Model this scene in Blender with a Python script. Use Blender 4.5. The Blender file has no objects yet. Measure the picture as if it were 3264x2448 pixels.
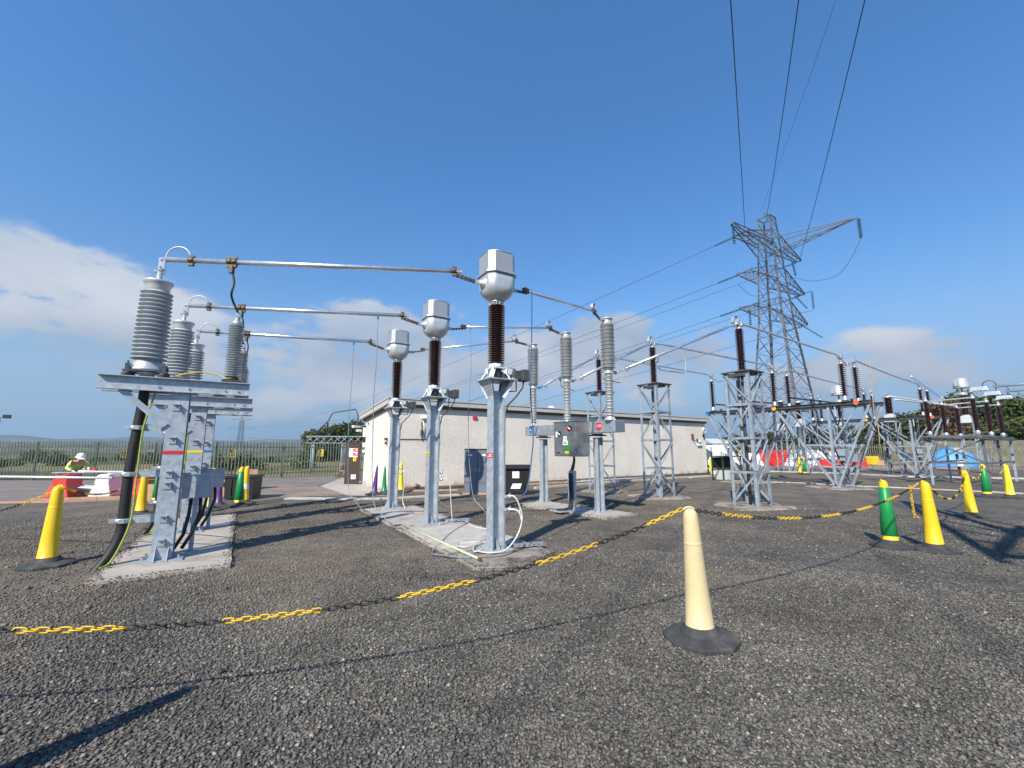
import bpy, math, random
import numpy as np
from mathutils import Vector, Matrix
R = math.radians
random.seed(7)
SC = bpy.context.scene
COL = SC.collection

# ------------------------------------------------------------------ camera
cam_d = bpy.data.cameras.new('camera'); cam = bpy.data.objects.new('camera', cam_d); COL.objects.link(cam)
cam.location = (0, 0, 1.6)
cam.rotation_euler = (R(90) + math.atan(207 / 1374.), 0, 0)
cam_d.sensor_width = 36.0
cam_d.lens = 36.0 * 1374. / 3264.
cam_d.clip_start = 0.05; cam_d.clip_end = 20000
SC.camera = cam

# ------------------------------------------------------------------ sky, sun, exposure
SUN_EL = R(39); SHAD = Vector((0.43, 0.903, 0)).normalized()      # direction the shadows fall
sd = Vector((-SHAD.x * math.cos(SUN_EL), -SHAD.y * math.cos(SUN_EL), math.sin(SUN_EL)))   # towards the sun
sun_d = bpy.data.lights.new('sun', 'SUN'); sun = bpy.data.objects.new('sun', sun_d); COL.objects.link(sun)
sun.location = (-20, -40, 40)
sun.rotation_euler = sd.to_track_quat('Z', 'Y').to_euler()
sun_d.energy = 5.0; sun_d.angle = R(0.55); sun_d.color = (1.0, 0.915, 0.78)
W = bpy.data.worlds.new('World'); SC.world = W; W.use_nodes = True
nt = W.node_tree; nt.nodes.clear()
def wn(t, **k):
    n = nt.nodes.new(t)
    for a, b in k.items(): setattr(n, a, b)
    return n
def wmath(op, a, b=None, c=None, clamp=False):
    n = wn('ShaderNodeMath', operation=op, use_clamp=clamp)
    for i, v in enumerate((a, b, c)):
        if v is None: continue
        if isinstance(v, (int, float)): n.inputs[i].default_value = v
        else: nt.links.new(v, n.inputs[i])
    return n.outputs[0]
sky = wn('ShaderNodeTexSky', sky_type='NISHITA', sun_disc=False)
sky.sun_elevation = SUN_EL
sky.sun_rotation = math.atan2(sd.x, sd.y)
sky.altitude = 300; sky.air_density = 1.15; sky.dust_density = 0.1; sky.ozone_density = 4.0
hs = wn('ShaderNodeHueSaturation'); hs.inputs['Saturation'].default_value = 1.15; hs.inputs['Value'].default_value = 1.2
nt.links.new(sky.outputs[0], hs.inputs['Color'])
tc = wn('ShaderNodeTexCoord')
lift = wn('ShaderNodeVectorMath', operation='ADD'); lift.inputs[1].default_value = (0, 0, .06); nt.links.new(tc.outputs['Generated'], lift.inputs[0]); nt.links.new(lift.outputs[0], sky.inputs['Vector'])
sep = wn('ShaderNodeSeparateXYZ'); nt.links.new(tc.outputs['Generated'], sep.inputs[0])
az = wmath('ARCTAN2', sep.outputs[0], sep.outputs[1]); el = wmath('ARCSINE', sep.outputs[2])
# cumulus banks low in the sky: (azimuth, elevation, half width, half height, strength) in degrees
CL = [(-49, 15.5, 8, 3.6, 1.7), (-41, 13.5, 6, 3.2, 1.2), (-46, 11, 10, 2.4, .9), (-36, 9, 9, 2.6, .8), (-27, 13, 6, 3, .8), (-20, 16.6, 5, 2.0, 1.7), (-15, 14.3, 7, 2.8, 1.4), (-8, 18.4, 2.6, 1.2, .9),
      (-20, 9.6, 8, 2.4, 1.0), (-9, 9.4, 8, 2.6, 1.4), (-1, 11, 6, 2.6, 1.2), (4, 13, 6, 3, 1.5), (13, 14.4, 7, 2.8, 1.6), (22, 12, 6, 2.8, 1.4), (12, 9, 12, 2.6, .9), (40, 8.8, 6.5, 3.0, 2.0), (32, 6, 9, 2.4, .8), (-5, 4.5, 30, 2.2, .7), (55, 5, 12, 2, .6), (-30, 5, 10, 2.2, .7)]
tot = None
for a0, e0, wa, we, s in CL:
    da = wmath('DIVIDE', wmath('SUBTRACT', az, R(a0)), R(wa)); de = wmath('DIVIDE', wmath('SUBTRACT', el, R(e0)), R(we))
    g = wmath('MULTIPLY', wmath('EXPONENT', wmath('MULTIPLY', wmath('ADD', wmath('MULTIPLY', da, da), wmath('MULTIPLY', de, de)), -1.0)), s)
    tot = g if tot is None else wmath('ADD', tot, g)
cmb = wn('ShaderNodeCombineXYZ'); nt.links.new(az, cmb.inputs[0]); nt.links.new(wmath('MULTIPLY', el, 2.1), cmb.inputs[1])
nz = wn('ShaderNodeTexNoise'); nz.inputs['Scale'].default_value = 6.5; nz.inputs['Detail'].default_value = 9; nz.inputs['Roughness'].default_value = .62
nt.links.new(cmb.outputs[0], nz.inputs['Vector'])
cl = wmath('MULTIPLY', tot, wmath('ADD', wmath('MULTIPLY', wmath('SUBTRACT', nz.outputs[0], .5), 3.8), .72))
mr = wn('ShaderNodeMapRange', interpolation_type='SMOOTHSTEP'); mr.inputs[1].default_value = .27; mr.inputs[2].default_value = .80; mr.inputs[3].default_value = 0; mr.inputs[4].default_value = .92
nt.links.new(cl, mr.inputs[0])
nz2 = wn('ShaderNodeTexNoise'); nz2.inputs['Scale'].default_value = 3.2; nz2.inputs['Detail'].default_value = 5
nt.links.new(cmb.outputs[0], nz2.inputs['Vector'])
# shade of the clouds: grey-blue below, pale pinkish white above
cr = wn('ShaderNodeValToRGB'); cr.color_ramp.elements[0].position = .38; cr.color_ramp.elements[0].color = (2.7, 3.1, 3.8, 1); cr.color_ramp.elements[1].position = .66; cr.color_ramp.elements[1].color = (4.9, 4.85, 4.95, 1)
nt.links.new(nz2.outputs[0], cr.inputs[0])
hz = wn('ShaderNodeMapRange', interpolation_type='SMOOTHSTEP'); hz.inputs[1].default_value = R(-1); hz.inputs[2].default_value = R(21); hz.inputs[3].default_value = .9; hz.inputs[4].default_value = 0; nt.links.new(el, hz.inputs[0])
hm = wn('ShaderNodeMix', data_type='RGBA'); nt.links.new(hz.outputs[0], hm.inputs[0]); nt.links.new(hs.outputs[0], hm.inputs[6]); hm.inputs[7].default_value = (2.3, 2.95, 3.65, 1)
mx = wn('ShaderNodeMix', data_type='RGBA'); nt.links.new(mr.outputs[0], mx.inputs[0]); nt.links.new(hm.outputs[2], mx.inputs[6]); nt.links.new(cr.outputs[0], mx.inputs[7])
zt_ = wn('ShaderNodeMapRange', interpolation_type='SMOOTHSTEP'); zt_.inputs[1].default_value = R(8); zt_.inputs[2].default_value = R(36); nt.links.new(el, zt_.inputs[0])
tn = wn('ShaderNodeMix', data_type='RGBA', blend_type='MULTIPLY'); nt.links.new(zt_.outputs[0], tn.inputs[0]); tn.inputs[7].default_value = (.80, 1.0, 1.13, 1)
bg = wn('ShaderNodeBackground'); bg.inputs[1].default_value = 0.112
nt.links.new(mx.outputs[2], tn.inputs[6]); nt.links.new(tn.outputs[2], bg.inputs[0]); wo = wn('ShaderNodeOutputWorld'); nt.links.new(bg.outputs[0], wo.inputs[0])
SC.view_settings.view_transform = 'Standard'; SC.view_settings.look = 'None'; SC.view_settings.exposure = 0.5; SC.view_settings.gamma = 1
SC.render.engine = 'CYCLES'
SC.cycles.use_denoising = True
SC.cycles.max_bounces = 6; SC.cycles.volume_bounces = 0; SC.cycles.transparent_max_bounces = 12
SC.cycles.sample_clamp_indirect = 4

# ------------------------------------------------------------------ materials
def newmat(name):
    m = bpy.data.materials.new(name); m.use_nodes = True
    t = m.node_tree; b = t.nodes['Principled BSDF']; return m, t, b
def mat(name, col, rough=.5, metal=0., var=.12, vscale=6., fine=0., bump=0., bscale=40., col2=None, spec=None, coat=0., stain=None, sscale=2.5, slo=.55, shi=.7):
    m, t, b = newmat(name); N = t.nodes; L = t.links
    tcn = N.new('ShaderNodeTexCoord'); n1 = N.new('ShaderNodeTexNoise'); n1.inputs['Scale'].default_value = vscale; n1.inputs['Detail'].default_value = 6; n1.inputs['Roughness'].default_value = .6
    L.new(tcn.outputs['Object'], n1.inputs['Vector'])
    c2 = col2 or tuple(min(1, c * (1 + var)) for c in col); c1 = tuple(c * (1 - var) for c in col)
    r = N.new('ShaderNodeValToRGB'); r.color_ramp.elements[0].position = .35; r.color_ramp.elements[1].position = .68
    r.color_ramp.elements[0].color = (*c1, 1); r.color_ramp.elements[1].color = (*c2, 1)
    L.new(n1.outputs[0], r.inputs[0]); out = r.outputs[0]
    if stain:
        n3 = N.new('ShaderNodeTexNoise'); n3.inputs['Scale'].default_value = sscale; n3.inputs['Detail'].default_value = 8; n3.inputs['Roughness'].default_value = .65
        L.new(tcn.outputs['Object'], n3.inputs['Vector'])
        q = N.new('ShaderNodeMapRange'); q.inputs[1].default_value = slo; q.inputs[2].default_value = shi; L.new(n3.outputs[0], q.inputs[0])
        x = N.new('ShaderNodeMix'); x.data_type = 'RGBA'; L.new(q.outputs[0], x.inputs[0]); L.new(out, x.inputs[6]); x.inputs[7].default_value = (*stain, 1); out = x.outputs[2]
    L.new(out, b.inputs['Base Color'])
    b.inputs['Roughness'].default_value = rough; b.inputs['Metallic'].default_value = metal
    if spec is not None: b.inputs['Specular IOR Level'].default_value = spec
    b.inputs['Coat Weight'].default_value = coat
    if var:
        q = N.new('ShaderNodeMapRange'); q.inputs[3].default_value = max(0, rough - .1); q.inputs[4].default_value = min(1, rough + .12); L.new(n1.outputs[0], q.inputs[0]); L.new(q.outputs[0], b.inputs['Roughness'])
    if bump:
        n2 = N.new('ShaderNodeTexNoise'); n2.inputs['Scale'].default_value = bscale; n2.inputs['Detail'].default_value = 4; L.new(tcn.outputs['Object'], n2.inputs['Vector'])
        bp = N.new('ShaderNodeBump'); bp.inputs['Strength'].default_value = bump; bp.inputs['Distance'].default_value = .02; L.new(n2.outputs[0], bp.inputs['Height']); L.new(bp.outputs[0], b.inputs['Normal'])
    return m
M = {}
M['galv'] = mat('galvanised_steel', (.40, .45, .50), .5, .3, .15, 9, bump=.05, bscale=60, stain=(.30, .35, .40), sscale=14, slo=.5, shi=.62)
M['galv_new'] = mat('bright_galvanised_steel', (.47, .52, .56), .45, .4, .14, 11, bump=.04, stain=(.37, .42, .46), sscale=9, slo=.5, shi=.6)
M['lattice'] = mat('weathered_galvanised_steel', (.29, .34, .39), .6, .2, .2, 5, stain=(.25, .24, .22), sscale=4, slo=.58, shi=.75)
M['tower'] = mat('weathered_tower_steel', (.13, .145, .165), .65, .2, .25, 1.2, stain=(.10, .085, .07), sscale=.8, slo=.55, shi=.7)
M['alu_bus'] = mat('aluminium_tube', (.80, .82, .84), .27, .85, .06, 8)
M['alu'] = mat('cast_aluminium', (.60, .62, .63), .42, .75, .1, 12)
M['alu_paint'] = mat('silver_painted_head', (.55, .57, .58), .36, .45, .05, 5)
M['mesh_panel'] = mat('perforated_grey_panel', (.33, .36, .39), .55, .3, .08, 60)
M['white_galv'] = mat('bright_zinc', (.72, .75, .77), .4, .3, .08, 10)
M['brown'] = mat('brown_porcelain', (.055, .014, .010), .16, 0, .25, 5, coat=.6)
M['brown_mid'] = mat('red_brown_porcelain', (.055, .012, .013), .2, 0, .25, 3, coat=.5)
M['greypor'] = mat('grey_porcelain', (.48, .49, .48), .3, 0, .12, 3, coat=.3)
M['greysil'] = mat('grey_silicone', (.41, .45, .47), .5, 0, .12, 4)
M['dk_box'] = mat('dark_grey_paint', (.06, .065, .07), .5, 0, .2, 8)
M['cabinet'] = mat('slate_grey_paint', (.14, .165, .205), .45, 0, .1, 2)
M['steel'] = mat('stainless_sheet', (.42, .42, .41), .33, .85, .12, 3, stain=(.30, .29, .27), sscale=4, slo=.5, shi=.62)
M['beamgrey'] = mat('crossbeam_zinc', (.42, .46, .49), .42, .6, .18, 7)
M['concrete'] = mat('pale_concrete', (.42, .38, .33), .85, 0, .12, 3, bump=.35, bscale=70, stain=(.24, .19, .15), sscale=1.6, slo=.52, shi=.72)
M['concrete_old'] = mat('stained_concrete', (.30, .27, .23), .9, 0, .25, 5, bump=.5, bscale=60, stain=(.10, .065, .05), sscale=2.2, slo=.48, shi=.62)
M['kerb'] = mat('kerb_concrete', (.46, .43, .38), .85, 0, .15, 3, bump=.2, stain=(.3, .26, .22))
M['kerb_pink'] = mat('pink_kerb_stone', (.44, .27, .19), .85, 0, .15, 3)
M['black'] = mat('black_cable_sheath', (.012, .012, .013), .55, 0, .2, 8)
M['rubber'] = mat('dusty_rubber', (.045, .046, .048), .8, 0, .3, 9, stain=(.12, .105, .09), sscale=5, slo=.5, shi=.75, bump=.15)
M['yel'] = mat('yellow_plastic', (.80, .53, .012), .45, 0, .08, 5, stain=(.42, .31, .10), sscale=5, slo=.56, shi=.78)
M['yel2'] = mat('lemon_plastic', (.80, .66, .03), .45, 0, .06, 5)
M['cream'] = mat('faded_cream_plastic', (.60, .50, .28), .5, 0, .06, 5, stain=(.40, .32, .18), sscale=5, slo=.54, shi=.76)
M['green'] = mat('green_plastic', (.008, .24, .06), .4, 0, .08, 5, stain=(.05, .17, .08), sscale=6, slo=.55, shi=.75)
M['purple'] = mat('purple_plastic', (.10, .03, .18), .42, 0, .08, 5)
M['red'] = mat('red_plastic', (.62, .03, .02), .5, 0, .1, 4, stain=(.5, .1, .07), sscale=5)
M['white'] = mat('white_plastic', (.78, .77, .75), .5, 0, .05, 4, stain=(.6, .56, .5), sscale=4, slo=.58, shi=.8)
M['chainy'] = mat('yellow_chain_plastic', (.78, .48, .012), .5, 0, .12, 8)
M['chaink'] = mat('black_chain_plastic', (.02, .018, .016), .5, 0, .12, 8)
M['fascia'] = mat('aluminium_fascia', (.50, .49, .46), .5, .1, .05, 2)
M['soffit'] = mat('dark_soffit', (.10, .085, .07), .8, 0, .2, 3)
M['door'] = mat('brown_painted_steel', (.045, .027, .024), .55, 0, .1, 2)
M['fence'] = mat('green_painted_palisade', (.12, .145, .11), .6, .1, .25, 3, stain=(.22, .24, .2), sscale=6)
M['wood'] = mat('weathered_timber', (.22, .21, .15), .85, 0, .25, 2)
M['card'] = mat('cardboard', (.42, .27, .15), .85, 0, .15, 4)
M['pallet'] = mat('pale_timber', (.45, .32, .19), .8, 0, .2, 6)
M['labelw'] = mat('white_label', (.8, .8, .8), .5, 0, .03)
M['labelr'] = mat('red_label', (.62, .02, .03), .5, 0, .03)
M['labelb'] = mat('blue_label', (.02, .16, .55), .5, 0, .03)
M['labely'] = mat('yellow_label', (.85, .6, .02), .5, 0, .03)
M['labelg'] = mat('green_label', (.02, .2, .04), .5, 0, .03)
M['faded_y'] = mat('faded_yellow_sign', (.46, .37, .05), .6, 0, .15, 9)
M['dkgreen'] = mat('dark_green_paint', (.012, .06, .03), .5, 0, .2, 6)
M['ink'] = mat('black_ink', (.015, .015, .015), .6, 0, 0)
M['bronze'] = mat('dark_bronze_fitting', (.09, .075, .06), .5, .4, .3, 20)
M['disc_y'] = mat('amber_disc', (.85, .42, .01), .5, 0, .03)
M['disc_r'] = mat('orange_red_disc', (.75, .12, .04), .5, 0, .03)
M['rustpipe'] = mat('rusty_pipe', (.14, .07, .045), .8, 0, .3, 10)
M['tarp'] = mat('blue_tarpaulin', (.06, .28, .66), .5, 0, .1, 2)
M['wire'] = mat('dark_conductor', (.03, .045, .06), .5, .4, .1)
M['lead_grey'] = mat('grey_earth_lead', (.22, .27, .33), .45, .2, .15, 8)
M['lead_clear'] = mat('clear_sheathed_earth_lead', (.62, .62, .60), .35, .2, .12, 14)
M['lead_blue'] = mat('blue_rope', (.04, .11, .26), .6, 0, .2, 20)
M['gy'] = mat('green_yellow_sheath', (.30, .36, .05), .5, 0, .2, 18)
M['hivis'] = mat('hi_vis_cloth', (.50, .58, .16), .8, 0, .12, 14)
M['navy'] = mat('navy_cloth', (.012, .014, .03), .85, 0, .2, 10)
M['skin'] = mat('skin', (.45, .26, .19), .6, 0, .06)
M['fglass'] = mat('pale_green_fibreglass', (.46, .50, .34), .55, 0, .15, 9)
M['grey_plastic'] = mat('pale_grey_paint', (.50, .52, .52), .5, 0, .06, 5)
M['glassdark'] = mat('dark_glass', (.01, .012, .015), .08, 0, 0)
M['blueins'] = mat('blue_green_glass_disc', (.03, .10, .14), .2, 0, .2)

# ------------------------------------------------------------------ mesh builder
class MB:
    def __init__(s): s.v = []; s.f = []; s.m = []; s.s = []
    def add(s, vs, fs, m=0, smooth=False):
        o = len(s.v); s.v += [tuple(x) for x in vs]; s.f += [tuple(i + o for i in f) for f in fs]
        s.m += [m] * len(fs); s.s += [smooth] * len(fs); return s
    def box(s, c, d, rz=0, m=0, M3=None, taper=1.0):
        x, y, z = d[0] / 2, d[1] / 2, d[2] / 2
        P = [Vector((sx * x * (taper if sz > 0 else 1), sy * y * (taper if sz > 0 else 1), sz * z)) for sz in (-1, 1) for sx, sy in ((-1, -1), (1, -1), (1, 1), (-1, 1))]
        Mx = M3 if M3 is not None else Matrix.Rotation(rz, 3, 'Z'); c = Vector(c)
        return s.add([c + Mx @ p for p in P], [(3, 2, 1, 0), (4, 5, 6, 7), (0, 1, 5, 4), (1, 2, 6, 5), (2, 3, 7, 6), (3, 0, 4, 7)], m)
    def bar(s, a, b, w, h, m=0, up=(0, 0, 1)):
        a = Vector(a); b = Vector(b); d = (b - a); l = d.length
        if l < 1e-6: return s
        d.normalize(); u = Vector(up)
        if abs(d.dot(u)) > .98: u = Vector((1, 0, 0))
        x = d.cross(u).normalized(); y = x.cross(d).normalized()
        return s.box((a + b) / 2, (w, l, h), M3=Matrix((x, d, y)).transposed(), m=m)
    def angle(s, a, b, w, t, n1, n2, m=0):
        """L section from a to b: one leg lies along n1, the other along n2"""
        a = Vector(a); b = Vector(b); d = (b - a).normalized(); n1 = Vector(n1); n2 = Vector(n2)
        n1 = (n1 - d * n1.dot(d)).normalized(); n2 = (n2 - d * n2.dot(d)).normalized()
        for u, k in ((n1, n2), (n2, n1)):
            off = u * (w / 2) + k * (t / 2) if u is n1 else u * (w / 2 + t / 2) + k * (t / 2)
            s.bar_axes(a + off, b + off, u, k, w if u is n1 else w - t, t, m)
        return s
    def bar_axes(s, a, b, u, k, w, t, m=0):
        P = []
        for q in (a, b):
            for su, sk in ((-1, -1), (1, -1), (1, 1), (-1, 1)): P.append(q + u * (su * w / 2) + k * (sk * t / 2))
        return s.add(P, [(3, 2, 1, 0), (4, 5, 6, 7), (0, 1, 5, 4), (1, 2, 6, 5), (2, 3, 7, 6), (3, 0, 4, 7)], m)
    def lathe(s, prof, o=(0, 0, 0), n=24, m=0, Mx=None, smooth=True, cap=True):
        o = Vector(o); vs = []
        for r, z in prof:
            for k in range(n):
                a = 2 * math.pi * k / n; p = Vector((r * math.cos(a), r * math.sin(a), z))
                vs.append(o + (Mx @ p if Mx is not None else p))
        fs = [(i * n + k, i * n + (k + 1) % n, (i + 1) * n + (k + 1) % n, (i + 1) * n + k) for i in range(len(prof) - 1) for k in range(n)]
        s.add(vs, fs, m, smooth)
        if cap:
            b = len(s.v) - len(vs)
            s.f.append(tuple(b + k for k in reversed(range(n)))); s.m.append(m); s.s.append(False)
            b2 = b + (len(prof) - 1) * n
            s.f.append(tuple(b2 + k for k in range(n))); s.m.append(m); s.s.append(False)
        return s
    def tube(s, pts, r, n=8, m=0, closed=False, flat=1.0):
        pts = [Vector(p) for p in pts]; N = len(pts); vs = []
        t0 = (pts[1] - pts[0]).normalized(); u = t0.cross(Vector((0, 0, 1)))
        if u.length < .05: u = t0.cross(Vector((1, 0, 0)))
        u.normalize()
        for i, p in enumerate(pts):
            if closed: t = pts[(i + 1) % N] - pts[i - 1]
            else: t = pts[min(i + 1, N - 1)] - pts[max(i - 1, 0)]
            t.normalize(); u = (u - t * u.dot(t)).normalized(); w = t.cross(u)
            rr = r[i] if isinstance(r, (list, tuple)) else r
            for k in range(n):
                a = 2 * math.pi * k / n; vs.append(p + (u * math.cos(a) + w * (math.sin(a) * flat)) * rr)
        fs = [(i * n + k, i * n + (k + 1) % n, ((i + 1) % N) * n + (k + 1) % n, ((i + 1) % N) * n + k) for i in range(N if closed else N - 1) for k in range(n)]
        if not closed: fs += [tuple(reversed(range(n))), tuple((N - 1) * n + k for k in range(n))]
        s.add(vs, fs, m, True)
        if not closed: s.s[-1] = s.s[-2] = False
        return s
    def prism(s, poly, z0, z1, m=0, taper=None):
        n = len(poly); top = taper or poly
        return s.add([(x, y, z0) for x, y in poly] + [(x, y, z1) for x, y in top],
                     [tuple(reversed(range(n))), tuple(range(n, 2 * n))] + [(k, (k + 1) % n, n + (k + 1) % n, n + k) for k in range(n)], m)
    def loft(s, rings, m=0, smooth=True, cap=True):
        n = len(rings[0]); b = [p for r in rings for p in r]
        fs = [(i * n + k, i * n + (k + 1) % n, (i + 1) * n + (k + 1) % n, (i + 1) * n + k) for i in range(len(rings) - 1) for k in range(n)]
        if cap: fs += [tuple(reversed(range(n))), tuple((len(rings) - 1) * n + k for k in range(n))]
        s.add(b, fs, m, smooth)
        if cap: s.s[-1] = s.s[-2] = False
        return s
    def build(s, name, mats, parent=None, loc=(0, 0, 0), rz=0, bevel=0):
        me = bpy.data.meshes.new(name); me.from_pydata(s.v, [], s.f)
        mats = mats if isinstance(mats, (list, tuple)) else [mats]
        for q in mats: me.materials.append(M[q] if isinstance(q, str) else q)
        me.polygons.foreach_set('material_index', s.m); me.polygons.foreach_set('use_smooth', s.s); me.update()
        o = bpy.data.objects.new(name, me); COL.objects.link(o); o.location = loc; o.rotation_euler = (0, 0, rz)
        if parent is not None: o.parent = parent
        if bevel:
            b = o.modifiers.new('bevel', 'BEVEL'); b.width = bevel; b.segments = 2; b.limit_method = 'ANGLE'
        return o
def tag(o, label=None, cat=None, group=None, kind=None):
    if label: o['label'] = label
    if cat: o['category'] = cat
    if group: o['group'] = group
    if kind: o['kind'] = kind
    return o
def thing(name, label, cat, loc=(0, 0, 0), rz=0, group=None):
    o = bpy.data.objects.new(name, None); COL.objects.link(o); o.location = loc; o.rotation_euler = (0, 0, rz); o.empty_display_size = .2
    return tag(o, label, cat, group)
def kids(o): return [c for c in bpy.data.objects if c.parent is o]
def copy_tree(o, parent=None):
    c = o.copy(); COL.objects.link(c)
    if parent is not None: c.parent = parent
    for ch in kids(o): copy_tree(ch, c)
    return c
def dup(o, loc, rz, label, group=None):
    c = copy_tree(o); c.location = loc; c.rotation_euler = (0, 0, rz); c['label'] = label
    if group: c['group'] = group
    return c
def rotv(x, y, a): return (x * math.cos(a) - y * math.sin(a), x * math.sin(a) + y * math.cos(a))
def sheds(z0, z1, rc, rs, n, rs2=None):
    """profile of a ribbed insulator: core radius rc, shed radius rs (rs2 every second one)"""
    p = [(rc, z0)]; h = (z1 - z0) / n
    for i in range(n):
        r = rs2 if (rs2 and i % 2) else rs; z = z0 + h * i
        p += [(rc, z + h * .28), (r * .97, z + h * .33), (r, z + h * .38), (r * .96, z + h * .44), (rc + (r - rc) * .4, z + h * .56), (rc, z + h * .70)]
    p.append((rc, z1)); return p
def text_mesh(txt, size, name, m, parent, loc, rot, ext=.0015, align='CENTER'):
    cu = bpy.data.curves.new(name, 'FONT'); cu.body = txt; cu.size = size; cu.extrude = ext; cu.align_x = align; cu.align_y = 'CENTER'
    t = bpy.data.objects.new(name, cu); COL.objects.link(t)
    dg = bpy.context.evaluated_depsgraph_get(); me = bpy.data.meshes.new_from_object(t.evaluated_get(dg)); bpy.data.objects.remove(t)
    o = bpy.data.objects.new(name, me); me.materials.clear(); me.materials.append(M[m]); COL.objects.link(o)
    o.location = loc; o.rotation_euler = rot
    if parent is not None: o.parent = parent
    return o
GR = R(33)       # the yard's grid: x' runs right and away, y' runs left and away
V_ = Vector((math.cos(GR), math.sin(GR), 0)); U_ = Vector((-math.sin(GR), math.cos(GR), 0))
# ------------------------------------------------------------------ ground materials
def gravel_mat(name, scale, cols, patch, bumpd, dirt=.5):
    m, t, b = newmat(name); N = t.nodes; L = t.links
    tcn = N.new('ShaderNodeTexCoord')
    vo = N.new('ShaderNodeTexVoronoi'); vo.inputs['Scale'].default_value = scale; vo.inputs['Randomness'].default_value = 1
    wob = N.new('ShaderNodeTexNoise'); wob.inputs['Scale'].default_value = scale * .8; L.new(tcn.outputs['Object'], wob.inputs['Vector'])
    ad = N.new('ShaderNodeMix'); ad.data_type = 'VECTOR'; ad.inputs[0].default_value = .02; L.new(tcn.outputs['Object'], ad.inputs[4]); L.new(wob.outputs['Color'], ad.inputs[5])
    L.new(tcn.outputs['Object'], vo.inputs['Vector'])
    sp = N.new('ShaderNodeSeparateColor'); L.new(vo.outputs['Color'], sp.inputs[0])
    r = N.new('ShaderNodeValToRGB'); e = r.color_ramp.elements
    e[0].position = 0; e[0].color = (*cols[0], 1); e[1].position = 1; e[1].color = (*cols[-1], 1)
    for i, c in enumerate(cols[1:-1]):
        q = e.new([.35, .62, .82, .93, .97][i]); q.color = (*c, 1)
    L.new(sp.outputs[0], r.inputs[0])
    n1 = N.new('ShaderNodeTexNoise'); n1.inputs['Scale'].default_value = .55; n1.inputs['Detail'].default_value = 7; n1.inputs['Roughness'].default_value = .62; L.new(tcn.outputs['Object'], n1.inputs['Vector'])
    sx = N.new('ShaderNodeSeparateXYZ'); L.new(tcn.outputs['Object'], sx.inputs[0]); xm = N.new('ShaderNodeMath'); xm.operation = 'MULTIPLY_ADD'; xm.inputs[1].default_value = -.6; L.new(sx.outputs[0], xm.inputs[0]); L.new(sx.outputs[1], xm.inputs[2]); ry = N.new('ShaderNodeMapRange'); ry.inputs[1].default_value = 4.5; ry.inputs[2].default_value = 8.5; ry.inputs[3].default_value = -.14; ry.inputs[4].default_value = .055; L.new(xm.outputs[0], ry.inputs[0])
    av = N.new('ShaderNodeMath'); av.operation = 'ADD'; L.new(n1.outputs[0], av.inputs[0]); L.new(ry.outputs[0], av.inputs[1])
    q = N.new('ShaderNodeMapRange'); q.inputs[1].default_value = .40; q.inputs[2].default_value = .60; q.inputs[4].default_value = dirt; L.new(av.outputs[0], q.inputs[0])
    x = N.new('ShaderNodeMix'); x.data_type = 'RGBA'; L.new(q.outputs[0], x.inputs[0]); L.new(r.outputs[0], x.inputs[6]); x.inputs[7].default_value = (*patch, 1)
    # dark gaps between stones
    gp = N.new('ShaderNodeMapRange'); gp.inputs[1].default_value = .35; gp.inputs[2].default_value = .75; gp.inputs[3].default_value = 1; gp.inputs[4].default_value = .55; L.new(vo.outputs['Distance'], gp.inputs[0])
    y = N.new('ShaderNodeMix'); y.data_type = 'RGBA'; y.blend_type = 'MULTIPLY'; y.inputs[0].default_value = .8; L.new(x.outputs[2], y.inputs[6]); L.new(gp.outputs[0], y.inputs[7])
    n4 = N.new('ShaderNodeTexNoise'); n4.inputs['Scale'].default_value = 6; n4.inputs['Detail'].default_value = 8; n4.inputs['Roughness'].default_value = .7; L.new(tcn.outputs['Object'], n4.inputs['Vector'])
    g4 = N.new('ShaderNodeMapRange'); g4.inputs[1].default_value = .3; g4.inputs[2].default_value = .7; g4.inputs[3].default_value = .72; g4.inputs[4].default_value = 1.25; L.new(n4.outputs[0], g4.inputs[0])
    y2 = N.new('ShaderNodeMix'); y2.data_type = 'RGBA'; y2.blend_type = 'MULTIPLY'; y2.inputs[0].default_value = 1; L.new(y.outputs[2], y2.inputs[6]); L.new(g4.outputs[0], y2.inputs[7])
    n7 = N.new('ShaderNodeTexNoise'); n7.inputs['Scale'].default_value = .8; n7.inputs['Detail'].default_value = 6; n7.inputs['Roughness'].default_value = .7; n7.inputs['Distortion'].default_value = .6; L.new(tcn.outputs['Object'], n7.inputs['Vector'])
    g7 = N.new('ShaderNodeMapRange'); g7.inputs[1].default_value = .33; g7.inputs[2].default_value = .67; g7.inputs[3].default_value = .74; g7.inputs[4].default_value = 1.3; L.new(n7.outputs[0], g7.inputs[0])
    y7 = N.new('ShaderNodeMix'); y7.data_type = 'RGBA'; y7.blend_type = 'MULTIPLY'; y7.inputs[0].default_value = 1; L.new(y2.outputs[2], y7.inputs[6]); L.new(g7.outputs[0], y7.inputs[7])
    L.new(y7.outputs[2], b.inputs['Base Color']); b.inputs['Roughness'].default_value = .9; b.inputs['Specular IOR Level'].default_value = .25
    bp = N.new('ShaderNodeBump'); bp.inputs['Strength'].default_value = 1; bp.inputs['Distance'].default_value = bumpd; bp.invert = True; L.new(vo.outputs['Distance'], bp.inputs['Height'])
    n5 = N.new('ShaderNodeTexNoise'); n5.inputs['Scale'].default_value = 1.6; n5.inputs['Detail'].default_value = 4; L.new(tcn.outputs['Object'], n5.inputs['Vector']); b5 = N.new('ShaderNodeBump'); b5.inputs['Strength'].default_value = .5; b5.inputs['Distance'].default_value = .06; L.new(n5.outputs[0], b5.inputs['Height']); L.new(bp.outputs[0], b5.inputs['Normal']); L.new(b5.outputs[0], b.inputs['Normal'])
    return m
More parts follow.
